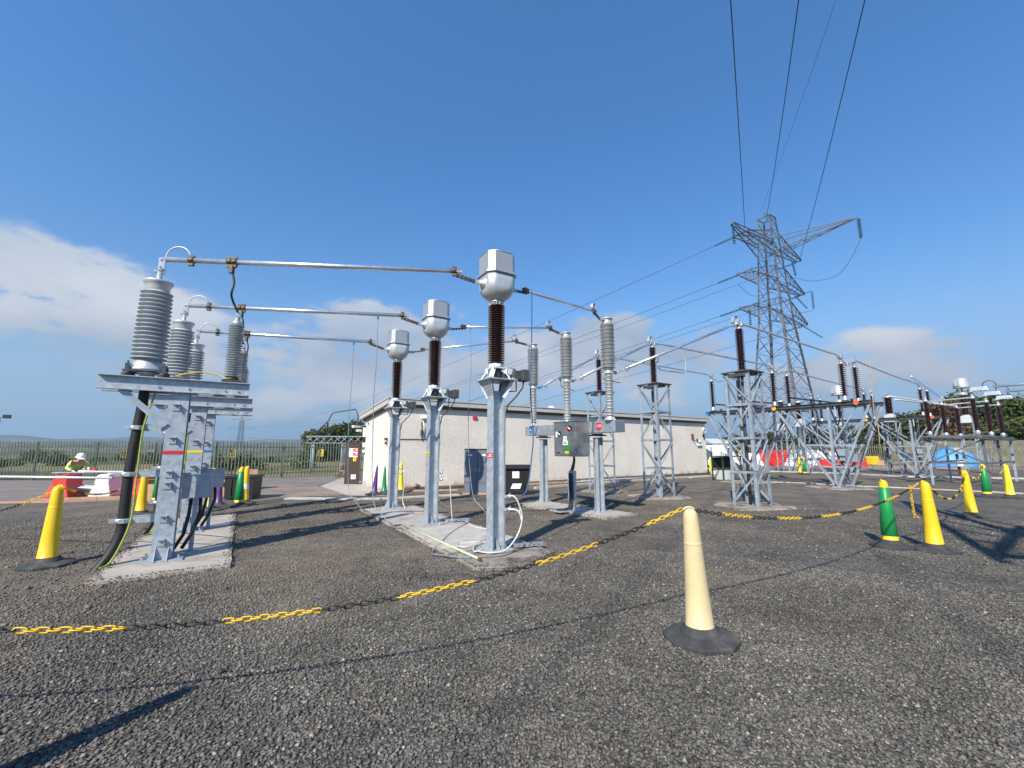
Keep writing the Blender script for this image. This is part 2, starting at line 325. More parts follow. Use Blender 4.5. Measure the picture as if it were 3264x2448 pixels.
M['gravel'] = gravel_mat('grey_brown_gravel', 44, [(.058, .056, .050), (.102, .098, .087), (.135, .130, .114), (.17, .162, .142), (.195, .152, .122), (.27, .255, .225)], (.215, .178, .138), .012, .65)
M['gravel_fine'] = gravel_mat('trodden_gravel', 40, [(.13, .12, .105), (.20, .18, .16), (.26, .235, .21), (.32, .28, .25), (.38, .33, .3), (.42, .4, .36)], (.30, .23, .18), .006, .8)
M['road'] = mat('worn_road', (.215, .185, .16), .9, 0, .2, 1.2, bump=.2, bscale=30, stain=(.17, .15, .13), sscale=.7, slo=.45, shi=.6)
def stone_mat():
    m, t, b = newmat('loose_stones'); N = t.nodes; L = t.links
    g = N.new('ShaderNodeNewGeometry'); r = N.new('ShaderNodeValToRGB'); e = r.color_ramp.elements
    cs = [(0, (.058, .056, .050)), (.3, (.102, .098, .087)), (.58, (.135, .130, .114)), (.84, (.17, .162, .142)), (.935, (.20, .15, .12)), (.975, (.25, .23, .20)), (1, (.36, .34, .30))]
    e[0].position, e[0].color = 0, (*cs[0][1], 1); e[1].position, e[1].color = 1, (*cs[-1][1], 1)
    for p, c in cs[1:-1]: q = e.new(p); q.color = (*c, 1)
    L.new(g.outputs['Random Per Island'], r.inputs[0])
    tcn = N.new('ShaderNodeTexCoord'); n1 = N.new('ShaderNodeTexNoise'); n1.inputs['Scale'].default_value = .55; n1.inputs['Detail'].default_value = 7; n1.inputs['Roughness'].default_value = .62; L.new(tcn.outputs['Object'], n1.inputs['Vector'])
    sx = N.new('ShaderNodeSeparateXYZ'); L.new(tcn.outputs['Object'], sx.inputs[0]); xm = N.new('ShaderNodeMath'); xm.operation = 'MULTIPLY_ADD'; xm.inputs[1].default_value = -.6; L.new(sx.outputs[0], xm.inputs[0]); L.new(sx.outputs[1], xm.inputs[2]); ry = N.new('ShaderNodeMapRange'); ry.inputs[1].default_value = 4.5; ry.inputs[2].default_value = 8.5; ry.inputs[3].default_value = -.14; ry.inputs[4].default_value = .055; L.new(xm.outputs[0], ry.inputs[0])
    av = N.new('ShaderNodeMath'); av.operation = 'ADD'; L.new(n1.outputs[0], av.inputs[0]); L.new(ry.outputs[0], av.inputs[1])
    q = N.new('ShaderNodeMapRange'); q.inputs[1].default_value = .40; q.inputs[2].default_value = .60; q.inputs[4].default_value = .6; L.new(av.outputs[0], q.inputs[0])
    x = N.new('ShaderNodeMix'); x.data_type = 'RGBA'; L.new(q.outputs[0], x.inputs[0]); L.new(r.outputs[0], x.inputs[6]); x.inputs[7].default_value = (.22, .18, .138, 1)
    n7 = N.new('ShaderNodeTexNoise'); n7.inputs['Scale'].default_value = .8; n7.inputs['Detail'].default_value = 6; n7.inputs['Roughness'].default_value = .7; n7.inputs['Distortion'].default_value = .6; L.new(tcn.outputs['Object'], n7.inputs['Vector'])
    g7 = N.new('ShaderNodeMapRange'); g7.inputs[1].default_value = .33; g7.inputs[2].default_value = .67; g7.inputs[3].default_value = .74; g7.inputs[4].default_value = 1.3; L.new(n7.outputs[0], g7.inputs[0])
    y7 = N.new('ShaderNodeMix'); y7.data_type = 'RGBA'; y7.blend_type = 'MULTIPLY'; y7.inputs[0].default_value = 1; L.new(x.outputs[2], y7.inputs[6]); L.new(g7.outputs[0], y7.inputs[7])
    L.new(y7.outputs[2], b.inputs['Base Color']); b.inputs['Roughness'].default_value = .85; b.inputs['Specular IOR Level'].default_value = .3
    return m
M['stones'] = stone_mat()
def terrain_mat():
    m, t, b = newmat('fields_and_hills'); N = t.nodes; L = t.links
    tcn = N.new('ShaderNodeTexCoord'); vo = N.new('ShaderNodeTexVoronoi'); vo.inputs['Scale'].default_value = .008
    mp = N.new('ShaderNodeMapping'); mp.inputs['Scale'].default_value = (1, .7, 0); L.new(tcn.outputs['Object'], mp.inputs[0]); L.new(mp.outputs[0], vo.inputs['Vector'])
    sp = N.new('ShaderNodeSeparateColor'); L.new(vo.outputs['Color'], sp.inputs[0]); r = N.new('ShaderNodeValToRGB'); e = r.color_ramp.elements
    e[0].color = (.06, .075, .028, 1); e[1].color = (.32, .25, .14, 1); q = e.new(.4); q.color = (.095, .11, .045, 1); q = e.new(.65); q.color = (.19, .175, .08, 1)
    L.new(sp.outputs[0], r.inputs[0])
    n = N.new('ShaderNodeTexNoise'); n.inputs['Scale'].default_value = .03; n.inputs['Detail'].default_value = 9; n.inputs['Roughness'].default_value = .7; L.new(tcn.outputs['Object'], n.inputs['Vector'])
    k = N.new('ShaderNodeMapRange'); k.inputs[1].default_value = .48; k.inputs[2].default_value = .58; L.new(n.outputs[0], k.inputs[0])
    x = N.new('ShaderNodeMix'); x.data_type = 'RGBA'; L.new(k.outputs[0], x.inputs[0]); L.new(r.outputs[0], x.inputs[6]); x.inputs[7].default_value = (.035, .042, .018, 1)
    L.new(x.outputs[2], b.inputs['Base Color']); b.inputs['Roughness'].default_value = .95; b.inputs['Specular IOR Level'].default_value = .1
    return m
M['fields'] = terrain_mat()
def roughcast():
    m, t, b = newmat('roughcast_render'); N = t.nodes; L = t.links
    tcn = N.new('ShaderNodeTexCoord'); vo = N.new('ShaderNodeTexVoronoi'); vo.inputs['Scale'].default_value = 38; L.new(tcn.outputs['Object'], vo.inputs['Vector'])
    n = N.new('ShaderNodeTexNoise'); n.inputs['Scale'].default_value = .8; n.inputs['Detail'].default_value = 8; L.new(tcn.outputs['Object'], n.inputs['Vector'])
    r = N.new('ShaderNodeValToRGB'); r.color_ramp.elements[0].position = .32; r.color_ramp.elements[0].color = (.66, .615, .55, 1); r.color_ramp.elements[1].position = .66; r.color_ramp.elements[1].color = (.76, .715, .64, 1); L.new(n.outputs[0], r.inputs[0])
    sp = N.new('ShaderNodeSeparateColor'); L.new(vo.outputs['Color'], sp.inputs[0]); k = N.new('ShaderNodeMapRange'); k.inputs[3].default_value = .86; k.inputs[4].default_value = 1.08; L.new(sp.outputs[0], k.inputs[0])
    y = N.new('ShaderNodeMix'); y.data_type = 'RGBA'; y.blend_type = 'MULTIPLY'; y.inputs[0].default_value = 1; L.new(r.outputs[0], y.inputs[6]); L.new(k.outputs[0], y.inputs[7])
    # green-brown splash stain with its own ragged edge along the foot of the wall
    se = N.new('ShaderNodeSeparateXYZ'); L.new(tcn.outputs['Object'], se.inputs[0]); n2 = N.new('ShaderNodeTexNoise'); n2.inputs['Scale'].default_value = 3; n2.inputs['Detail'].default_value = 7; L.new(tcn.outputs['Object'], n2.inputs['Vector'])
    a = N.new('ShaderNodeMath'); a.operation = 'MULTIPLY_ADD'; a.inputs[1].default_value = -.9; L.new(n2.outputs[0], a.inputs[0]); L.new(se.outputs[2], a.inputs[2])
    kk = N.new('ShaderNodeMapRange'); kk.inputs[1].default_value = -.42; kk.inputs[2].default_value = -.2; kk.inputs[3].default_value = .55; kk.inputs[4].default_value = 0; L.new(a.outputs[0], kk.inputs[0])
    z = N.new('ShaderNodeMix'); z.data_type = 'RGBA'; L.new(kk.outputs[0], z.inputs[0]); L.new(y.outputs[2], z.inputs[6]); z.inputs[7].default_value = (.22, .19, .14, 1)
    L.new(z.outputs[2], b.inputs['Base Color']); b.inputs['Roughness'].default_value = .92
    bp = N.new('ShaderNodeBump'); bp.inputs['Strength'].default_value = .6; bp.inputs['Distance'].default_value = .012; bp.invert = True; L.new(vo.outputs['Distance'], bp.inputs['Height'])
    n3 = N.new('ShaderNodeTexNoise'); n3.inputs['Scale'].default_value = 9; n3.inputs['Detail'].default_value = 5; L.new(tcn.outputs['Object'], n3.inputs['Vector'])
    bp2 = N.new('ShaderNodeBump'); bp2.inputs['Strength'].default_value = .4; bp2.inputs['Distance'].default_value = .03; L.new(n3.outputs[0], bp2.inputs['Height']); L.new(bp.outputs[0], bp2.inputs['Normal']); L.new(bp2.outputs[0], b.inputs['Normal'])
    return m
M['roughcast'] = roughcast()

# ------------------------------------------------------------------ ground, yard, roads
def hill(x, y):
    r = math.hypot(x, y); a = math.degrees(math.atan2(x, y))
    n = lambda f, p: math.sin(a * f + p)
    hz = 0.0
    if r > 60:
        # ridge height as an angle above the horizon, by bearing
        ridge = .84 + .04 * n(1.7, 2) + .36 * math.exp(-((a + 51) / 3.5) ** 2) + .44 * math.exp(-((a + 41) / 3.6) ** 2) + .40 * math.exp(-((a + 29) / 3.4) ** 2) + .12 * n(.5, 1)
        if a > 8: ridge *= max(.35, 1 - (a - 8) / 22)
        k = min(1, max(0, (r - 900) / 3600)); k = k * k * (3 - 2 * k)
        hz = k * math.tan(R(ridge)) * min(r, 4600) - (1 - k) * min(1, (r - 60) / 200) * (1.5 + 3.0 * (a < 0)) + (1 - k) * min(1, (r - 60) / 500) * 3 * n(.3, r / 300.)
        if r > 4600: hz -= (r - 4600) * .03
    return hz - .05
rs = [0, 10, 25, 45, 60, 75, 100, 140, 200, 280, 400, 560, 800, 1100, 1500, 2000, 2600, 3200, 3800, 4300, 4600, 5000, 5600, 6200]
g = MB(); NA = 480
for r in rs:
    for k in range(NA):
        a = 2 * math.pi * k / NA; x, y = r * math.sin(a), r * math.cos(a); g.v.append((x, y, hill(x, y)))
for i in range(len(rs) - 1):
    for k in range(NA): g.f.append((i * NA + k, (i + 1) * NA + k, (i + 1) * NA + (k + 1) % NA, i * NA + (k + 1) % NA)); g.m.append(0); g.s.append(True)
tag(g.build('ground', 'fields'), kind='structure')
def sheet(name, poly, z, m, kind='structure', thick=0):
    b = MB()
    if thick: b.prism(poly, z - thick, z)
    else: b.add([(x, y, z) for x, y in poly], [tuple(range(len(poly)))])
    return tag(b.build(name, m), kind=kind)
sheet('gravel_yard', [(-60, -25), (60, -25), (60, 60), (10, 60), (-5.0, 31), (-10.8, 27.1), (-15.6, 23.1), (-60, 22.6)], 0, 'gravel')
sheet('service_road', [(-60, 13.2), (-15.35, 13.31), (-12.23, 14.38), (-9.13, 14.43), (-7.32, 14.43), (-8.69, 19.89), (-9.29, 23.83), (-11.0, 26.9), (-15.6, 22.95), (-60, 22.45)], .004, 'road')
sheet('trodden_ground', [(-8.35, 14.43), (-5.72, 15.41), (-8.47, 19.4), (-11.12, 20.15)], .008, 'gravel_fine')
sheet('apron', [(-5.66, 15.26), (-8.33, 19.16), (-9.48, 24.58), (-7.5, 21.83), (-4.76, 16.9), (-4.18, 14.97)], .012, 'concrete')
sheet('back_road', [(9.0, 33.5), (13, 31), (24, 33), (60, 36.5), (60, 49), (22, 44), (12, 40)], .004, 'road')
def strip(pts, w, h, name, m='kerb'):
    """low kerb laid along pts, in separate stones with narrow joints"""
    b = MB()
    for p, q in zip(pts, pts[1:]):
        p = Vector((*p, 0)); q = Vector((*q, 0)); L = (q - p).length; n = max(1, round(L / .914)); d = (q - p) / n
        for i in range(n): b.bar(p + d * (i + .008) + Vector((0, 0, h / 2 - .02)), p + d * (i + .992) + Vector((0, 0, h / 2 - .02 + random.uniform(-.004, .004))), w, h + .04)
    return tag(b.build(name, m), kind='structure')
strip([(-7.35, 14.43), (-5.47, 14.3), (-4.2, 14.3), (-1.89, 15.54)], .42, .03, 'path', 'kerb')
strip([(-5.35, 17.36), (-4.02, 16.87), (-2.1, 17.21)], .18, .05, 'kerb', 'kerb_pink')
strip([(0.93, 17.89), (4.59, 21.1), (11.62, 25.93)], .16, .08, 'kerb', 'kerb')
strip([(-15.23, 13.21), (-13.64, 13.5), (-12.25, 14.22), (-11.7, 14.74)], .12, .05, 'kerb', 'kerb_pink')
strip([(-15.0, 13.81), (-12.67, 14.65)], .07, .07, 'kerb', 'kerb_pink')
strip([(9.86, 24.36), (12.55, 26.58)], .2, .06, 'kerb')
strip([(18.02, 31.12), (20.45, 29.84), (21.79, 28.15), (22.5, 25.35), (25.33, 24.55), (27.43, 23.59), (60, 24.5)], .34, .07, 'kerb')
strip([(10.95, 22.07), (13.31, 21.04), (15.07, 18.92), (16.07, 18.17), (18.4, 15.91)], .09, .04, 'kerb')
strip([(24.42, 42.48), (29.23, 41.87), (32.09, 38.24), (36.96, 35.71)], .3, .05, 'kerb', 'kerb_pink')

def slab(poly, z, name, m='concrete'):
    c = Vector((sum(p[0] for p in poly) / len(poly), sum(p[1] for p in poly) / len(poly), 0)); b = MB(); q = [(x - c.x, y - c.y) for x, y in poly]
    # a slightly crumbled outline
    out = []
    for i, p in enumerate(q):
        n = q[(i + 1) % len(q)]; L = math.dist(p, n); k = max(2, int(L / .22))
        for j in range(k):
            t = j / k; e = 0 if j == 0 else random.uniform(-.012, .012); out.append((p[0] + (n[0] - p[0]) * t + e, p[1] + (n[1] - p[1]) * t + e))
    b.prism(out, -.05, z - .01, taper=None); b.prism([(x * .995, y * .995) for x, y in out], z - .01, z)
    return tag(b.build(name, m, loc=c), kind='structure')
slab([(-5.02, 5.36), (-3.82, 6.15), (-6.67, 10.78), (-7.80, 9.92)], .05, 'plinth')
slab([(-3.98, 11.62), (-.98, 6.82), (.24, 7.62), (-2.72, 12.42)], .05, 'plinth')
slab([(-.96, 6.81), (-.50, 6.02), (-.1, 6.06), (.30, 6.35), (.62, 6.9), (.26, 7.60)], .045, 'plinth', 'concrete_old')
slab([(-2.08, 8.62), (-1.1, 7.02), (.10, 7.84), (-.88, 9.42)], .058, 'plinth', 'kerb')
slab([(.08, 12.74), (2.14, 10.16), (3.06, 10.86), (1.02, 13.44)], .045, 'plinth')
def rough_pad(x, y, r, h=.03, m='concrete_old'):
    pts = []
    for k in range(22):
        a = 2 * math.pi * k / 22; rr = r * (1 + .12 * math.sin(a * 4) + random.uniform(-.07, .07)); pts.append((rr * math.cos(a) * 1.15, rr * math.sin(a)))
    b = MB(); b.prism(pts, -.03, h, taper=[(p[0] * .9, p[1] * .9) for p in pts]); return tag(b.build('plinth', m, loc=(x, y, 0), rz=GR), kind='structure')
for p in ((6.85, 12.55, .98), (5.0, 15.0, .95), (3.5, 17.1, .95), (13.6, 18.4, 1.1), (11.4, 21.4, 1.1), (24.2, 26.2, 1.2)): rough_pad(*p)

# loose stones on the near part of the gravel
def inside(x, y, poly):
    c = np.zeros(len(x), bool); n = len(poly)
    for i in range(n):
        x1, y1 = poly[i]; x2, y2 = poly[(i + 1) % n]
        if y1 == y2: continue
        k = ((y1 > y) != (y2 > y)) & (x < (x2 - x1) * (y - y1) / (y2 - y1) + x1); c ^= k
    return c
def stones(n, r0, r1, smin, smax, seed, pw=1.0):
    g = np.random.default_rng(seed); a = g.uniform(-R(57), R(57), n); u = g.random(n); r = np.sqrt(r0 ** 2 + (r1 ** 2 - r0 ** 2) * u ** pw)
    x, y = r * np.sin(a), r * np.cos(a); keep = np.ones(n, bool)
    for poly in ([(-5.0, 5.36), (-3.82, 6.15), (-6.67, 10.78), (-7.8, 9.92)], [(-3.98, 11.62), (-.50, 6.02), (.62, 6.9), (-2.72, 12.42)], [(.08, 12.74), (2.14, 10.16), (3.06, 10.86), (1.02, 13.44)]): keep &= ~inside(x, y, poly)
    x, y = x[keep], y[keep]; n = len(x); s = smin + (smax - smin) * g.random(n) ** 2.2
    base = np.array([(1, 0, 0), (0, 1, 0), (-1, 0, 0), (0, -1, 0), (.1, .1, 1), (-.1, 0, -.6)], float)
    V = base[None] * (1 + g.uniform(-.38, .38, (n, 6, 1))) + g.uniform(-.22, .22, (n, 6, 3)); V[:, :, 2] *= g.uniform(.45, .85, (n, 1)); V[:, :, 0] *= g.uniform(.75, 1.35, (n, 1))
    th = g.uniform(0, 6.283, n)[:, None]; X = V[:, :, 0] * np.cos(th) - V[:, :, 1] * np.sin(th); Y = V[:, :, 0] * np.sin(th) + V[:, :, 1] * np.cos(th)
    P = np.stack([X * s[:, None] + x[:, None], Y * s[:, None] + y[:, None], V[:, :, 2] * s[:, None] + (s * .32)[:, None]], 2).reshape(-1, 3)
    F = np.array([(0, 1, 4), (1, 2, 4), (2, 3, 4), (3, 0, 4), (1, 0, 5), (2, 1, 5), (3, 2, 5), (0, 3, 5)])
    return P, (F[None] + (np.arange(n) * 6)[:, None, None]).reshape(-1, 3)
def edge_stones(poly, per, seed, z):
    g = random.Random(seed); pts = []
    for i, a in enumerate(poly):
        b = poly[(i + 1) % len(poly)]; L = math.dist(a, b)
        for _ in range(int(L * per)):
            t = g.random(); off = g.gauss(0, .05); nx, ny = (b[1] - a[1]) / L, -(b[0] - a[0]) / L; pts.append((a[0] + (b[0] - a[0]) * t + nx * off, a[1] + (b[1] - a[1]) * t + ny * off, z if off < 0 else z * .5))
    return pts
P1, F1 = stones(150000, 1.9, 7.5, .007, .017, 3); P2, F2 = stones(60000, 7.5, 15, .010, .022, 5, .8); P3, F3 = stones(380, 2.2, 11, .018, .036, 9)
P5, F5 = stones(26, 3, 14, .035, .06, 33); F3 = np.concatenate([F3, F5 + len(P3)]); P3 = np.concatenate([P3, P5])
ES = sum([edge_stones(q, n_, i, z) for i, (q, n_, z) in enumerate((([(-5.02, 5.36), (-3.82, 6.15), (-6.67, 10.78), (-7.80, 9.92)], 170, .05), ([(-3.98, 11.62), (-.50, 6.02), (-.1, 6.06), (.30, 6.35), (.62, 6.9), (-2.72, 12.42)], 190, .05), ([(.08, 12.74), (2.14, 10.16), (3.06, 10.86), (1.02, 13.44)], 120, .045)))], [])
P4, F4 = stones(len(ES) * 3, 2, 3, .006, .018, 21); P4 = P4.reshape(-1, 6, 3)[:len(ES)]; F4 = F4[:len(ES) * 8]; c4 = P4.mean(1); P4 = P4 - c4[:, None] + np.array(ES)[:, None] + np.array([0, 0, .006]); P4 = P4.reshape(-1, 3)
F3 = np.concatenate([F3, F4 + len(P3)]); P3 = np.concatenate([P3, P4])
PP = np.concatenate([P1, P2, P3]); FF = np.concatenate([F1, F2 + len(P1), F3 + len(P1) + len(P2)])
me = bpy.data.meshes.new('gravel_stones'); me.vertices.add(len(PP)); me.vertices.foreach_set('co', PP.ravel()); me.loops.add(len(FF) * 3); me.loops.foreach_set('vertex_index', FF.ravel().astype(np.int32))
me.polygons.add(len(FF)); me.polygons.foreach_set('loop_start', np.arange(0, len(FF) * 3, 3, dtype=np.int32)); me.polygons.foreach_set('loop_total', np.full(len(FF), 3, np.int32)); me.update(calc_edges=True); me.materials.append(M['stones'])
o = bpy.data.objects.new('gravel_stones', me); COL.objects.link(o); tag(o, 'loose grey and brown stones scattered over the yard', 'gravel', kind='stuff')

# ------------------------------------------------------------------ control building
BA = R(33.4)
bd = thing('control_building', 'long low building with cream roughcast walls and a grey metal roof edge', 'building', (-4.64, 16.65, 0), BA)
BL, BW = 20.44, 3.75
b = MB()   # walls: mono-pitch, the long front wall higher than the back
HF, HB = 3.22, 2.86
b.add([(0, 0, -.05), (BL, 0, -.05), (BL, BW, -.05), (0, BW, -.05), (0, 0, HF), (BL, 0, HF), (BL, BW, HB), (0, BW, HB)], [(3, 2, 1, 0), (4, 5, 6, 7), (0, 1, 5, 4), (1, 2, 6, 5), (2, 3, 7, 6), (3, 0, 4, 7)])
b.build('wall', 'roughcast', bd)
b = MB(); ov = .22; sl = (HF - HB) / BW
zt = lambda y: HF + .33 - sl * y
def ring(o1, dz0, dz1, mb):
    a = [(-o1, -o1), (BL + o1, -o1), (BL + o1, BW + o1), (-o1, BW + o1)]
    mb.add([(x, y, zt(y) + dz0) for x, y in a] + [(x, y, zt(y) + dz1) for x, y in a], [(3, 2, 1, 0), (4, 5, 6, 7), (0, 1, 5, 4), (1, 2, 6, 5), (2, 3, 7, 6), (3, 0, 4, 7)])
rf = MB(); ring(ov, -.235, -.05, rf); ring(ov + .03, -.05, 0, rf); rf = rf.build('roof', 'fascia', bd)
sf = MB(); ring(.10, -.33, -.237, sf); sf.build('soffit_board', 'soffit', rf)
b = MB()   # joints of the fascia panels and the wall's movement joints
for x in (2.45, 4.9, 7.3, 9.8, 12.2, 14.7, 17.1): b.box((x, -ov - .032, HF + .29), (.02, .004, .05))
b.build('fascia_joint', 'soffit', rf)
for x in (10.9, 16.2): b = MB(); b.box((x, -.004, 1.5), (.025, .008, 2.95)); b.build('movement_joint', 'white_galv', bd)
b = MB(); b.box((3.62, -.03, 2.93), (.2, .05, .12)); b.build('alarm_light', 'labelr', bd)
b = MB(); b.tube([(.35, -.02, 1.98), (1.2, -.02, 1.98), (1.55, -.02, 2.0)], .014, 6); b.box((1.62, -.05, 2.02), (.16, .1, .16)); b.build('conduit', 'dk_box', bd)
b = MB(); b.box((1.62, -.12, 2.3), (.16, .14, .13), .2); b.box((1.55, -.2, 2.29), (.03, .2, .03)); b.build('floodlight', 'dk_box', bd)
b = MB(); b.box((1.28, -.14, 2.86), (.1, .34, .1), .4); b.tube([(1.3, -.02, 2.7), (1.3, -.12, 2.84)], .02, 6); b.tube([(1.3, 0, 2.7), (1.34, -.05, 2.3)], .02, 6); b.build('security_camera', 'white', bd)
b = MB(); b.tube([(1.3, -.1, 2.75), (1.62, -.02, 2.45)], .02, 6); b.tube([(1.22, -.02, 2.68), (1.22, -.02, 2.1), (1.3, -.02, 1.9)], .018, 6); b.box((1.22, -.05, 2.25), (.09, .08, .2)); b.build('camera_bracket', 'dk_box', bd)
b = MB(); b.box((-.06, .42, 1.98), (.1, .1, .1)); b.box((-.06, .42, 1.83), (.07, .09, .1)); b.build('wall_light', 'dk_box', bd)
b = MB(); b.box((-.02, 3.2, 2.72), (.03, .05, .1)); b.build('vent', 'dk_box', bd)
# cameras and floodlights on both ends
b = MB(); b.box((-.35, BW + .05, 2.6), (.5, .14, .09), .5); b.box((-.28, BW + .02, 2.43), (.22, .14, .1), .4); b.box((-.06, BW - .1, 2.35), (.1, .16, .42)); b.box((-.06, BW - .12, 1.78), (.1, .14, .2)); b.box((-.06, BW - .12, 1.5), (.1, .12, .12)); b.build('security_camera', 'white', bd)
b = MB(); b.box((-.04, BW - .02, 2.3), (.05, .3, .7)); b.box((-.08, BW + .1, 1.75), (.12, .1, .14)); b.build('camera_bracket', 'door', bd)
b = MB(); b.box((BL - .5, -.3, 2.86), (.5, .12, .12), .25); b.box((BL - .35, -.25, 2.68), (.3, .12, .1), .2); b.box((BL - .75, -.06, 1.86), (.42, .1, .12)); b.box((BL - .72, -.07, 2.1), (.1, .1, .12)); b.build('security_camera', 'white', bd)
b = MB(); b.tube([(BL - .45, -.26, 2.8), (BL - .3, -.02, 2.4)], .03, 6); b.tube([(BL - .2, -.02, 2.5), (BL - .2, -.02, 2.2)], .025, 6); b.box((BL - .95, -.05, 2.15), (.08, .08, .18)); b.build('camera_bracket', 'dk_box', bd)
b = MB(); b.box((BL - 1.45, -.06, 2.38), (.12, .12, .3)); b.tube([(BL - 1.45, -.06, 2.2), (BL - 1.3, -.2, 2.1)], .03, 6); b.build('alarm_box', 'rustpipe', bd)
b = MB(); b.tube([(.2, -.05, .12), (6, -.05, .1), (14, -.05, .13), (BL - .1, -.05, .1)], .025, 6); b.build('rain_pipe', 'rustpipe', bd)
# the steel door standing open at the far end of the end wall
dr = MB(); dr.box((0, 0, .95), (.66, .05, 1.86)); dr.box((.0, -.01, 1.9), (.7, .07, .05)); th = Matrix.Rotation(-BA, 3, 'Z')
dp = th @ (Vector((-7.34, 20.15, 0)) - Vector((-4.64, 16.65, 0)))
door = dr.build('door', 'door', bd, loc=dp, rz=-BA)
def on_door(name, m, x, z, w, h, k=0):
    q = MB(); q.box((x, -.028 - .002 * k, z), (w, .004, h)); return q.build(name, m, door)
on_door('safety_sign', 'labelw', .03, 1.43, .40, .40)
for z in (1.55, 1.36):
    on_door('sign_panel', 'labelr', .13, z + .02, .24, .09, 1); on_door('sign_panel', 'labelr', .13, z - .06, .24, .04, 1)
    q = MB(); q.lathe([(.045, 0), (.045, .002), (.036, .002), (.036, 0)], (-.105, -.034, z), 20, Mx=Matrix.Rotation(R(90), 3, 'X'), smooth=False, cap=False); q.bar((-.135, -.034, z + .03), (-.075, -.034, z - .03), .002, .008); q.build('prohibition_symbol', 'ink', door)
    q = MB(); q.box((.17, -.033, z + .025), (.09, .002, .035)); q.build('sign_panel', 'labelw', door)
on_door('warning_sign', 'labely', .10, 1.13, .14, .17)
q = MB(); q.add([(.06, -.033, 1.15), (.14, -.033, 1.15), (.10, -.033, 1.20)], [(0, 1, 2)]); q.box((.10, -.033, 1.10), (.09, .002, .03)); q.build('warning_symbol', 'ink', door)
on_door('vent_grille', 'labelw', .08, .34, .22, .2)
for dx in (.03, .13): on_door('vent_slot', 'mesh_panel', dx, .34, .05, .12, 1)
# litter of pipes at the wall foot
for i, (x0, x1, yy, mm) in enumerate(((5.2, 9.6, -.42, 'rustpipe'), (6.0, 10.4, -.55, 'pallet'), (9.3, 14.6, -.45, 'white_galv'), (8.2, 12.2, -.62, 'galv'), (5.6, 8.0, -.34, 'pallet'))):
    a = thing('long_pipe', ['rusty pipe lying nearest the foot of the building beside the bin', 'pale timber batten lying in front of the rusty pipe by the wall', 'white pipe lying along the foot of the far building wall', 'grey pipe lying outside the white pipe by the building', 'short timber batten against the wall foot right of the bin'][i], 'pipe' if mm not in ('pallet',) else 'timber', (-4.64 + rotv(x0, yy, BA)[0], 16.65 + rotv(x0, yy, BA)[1], .03), BA)
    b = MB()
    if mm == 'pallet': b.box(((x1 - x0) / 2, 0, .02), (x1 - x0, .1, .06), .01)
    else: b.tube([(0, 0, .02), ((x1 - x0) / 2, .03, .02), (x1 - x0, -.02, .02)], .035, 8)
    b.build('pipe_body' if mm != 'pallet' else 'batten', mm, a)
    if mm != 'pallet': e = MB(); e.lathe([(.045, -.04), (.045, .04)], (0, 0, .02), 12, Mx=Matrix.Rotation(R(90), 3, 'Y')); e.build('collar', mm, a)

# ------------------------------------------------------------------ palisade fence
def palisade(name, label, pts, h, m, pitch=.155, tilt=0, signs=(), group=None):
    t = thing(name, label, 'fence', (*pts[0], 0), 0, group); o = Vector((*pts[0], 0))
    pm = MB(); rm = MB(); posts = []
    for a, c in zip(pts, pts[1:]):
        a = Vector((*a, 0)) - o; c = Vector((*c, 0)) - o; d = (c - a); L = d.length; d.normalize(); nrm = Vector((d.y, -d.x, 0)); n = int(L / pitch)
        for i in range(n):
            p = a + d * (i * pitch) + nrm * .03; w = .065; top = h + random.uniform(-.012, .012); hh = d * (w / 2)
            q = [p - hh, p - hh * .3 + nrm * .022, p + hh * .3 + nrm * .022, p + hh]
            b0 = [v + Vector((0, 0, .05)) for v in q]; b1 = [v + Vector((0, 0, top - .07)) for v in q]; tp = p + nrm * .02 + Vector((0, 0, top))
            pm.add(b0 + b1 + [tp], [(0, 1, 5, 4), (1, 2, 6, 5), (2, 3, 7, 6), (4, 5, 8), (5, 6, 8), (6, 7, 8), (0, 3, 2, 1), (4, 7, 3, 0), (4, 8, 7)])
        for z in (.28, h - .32): rm.bar(a + Vector((0, 0, z)), c + Vector((0, 0, z)), .045, .055)
        k = max(1, int(L / 2.75))
        for i in range(k + 1): posts.append(a + d * (L * i / k) - nrm * .06)
    pm.build('pales', m, t); rm.build('rail', 'soffit' if m == 'fence' else m, t)
    for i, p in enumerate(posts):
        b = MB(); b.box((0, 0, h / 2 - .03), (.1, .05, h - .02)); b.build('post', m, t, loc=p)
    for s in signs:
        b = MB(); b.box((0, 0, 0), (.34, .01, .42)); sg = b.build('warning_sign', 'faded_y', t, loc=Vector(s) - o + Vector((0, .62, -.1)))
        b = MB(); b.add([(-.06, -.008, .03), (.06, -.008, .03), (0, -.008, .14)], [(0, 1, 2)]); b.box((0, -.008, -.1), (.2, .004, .035)); b.build('warning_symbol', 'ink', sg)
    return t
palisade('palisade_fence', 'green steel palisade fence with pointed pales along the back of the yard', [(-40, 22.3), (-15.5, 22.8), (-10.3, 26.6), (-5.4, 30.3)], 2.02, 'fence', signs=[(-20.49, 22.45, 1.45), (-14.91, 22.7, 1.46), (-11.31, 25.2, 1.47)])
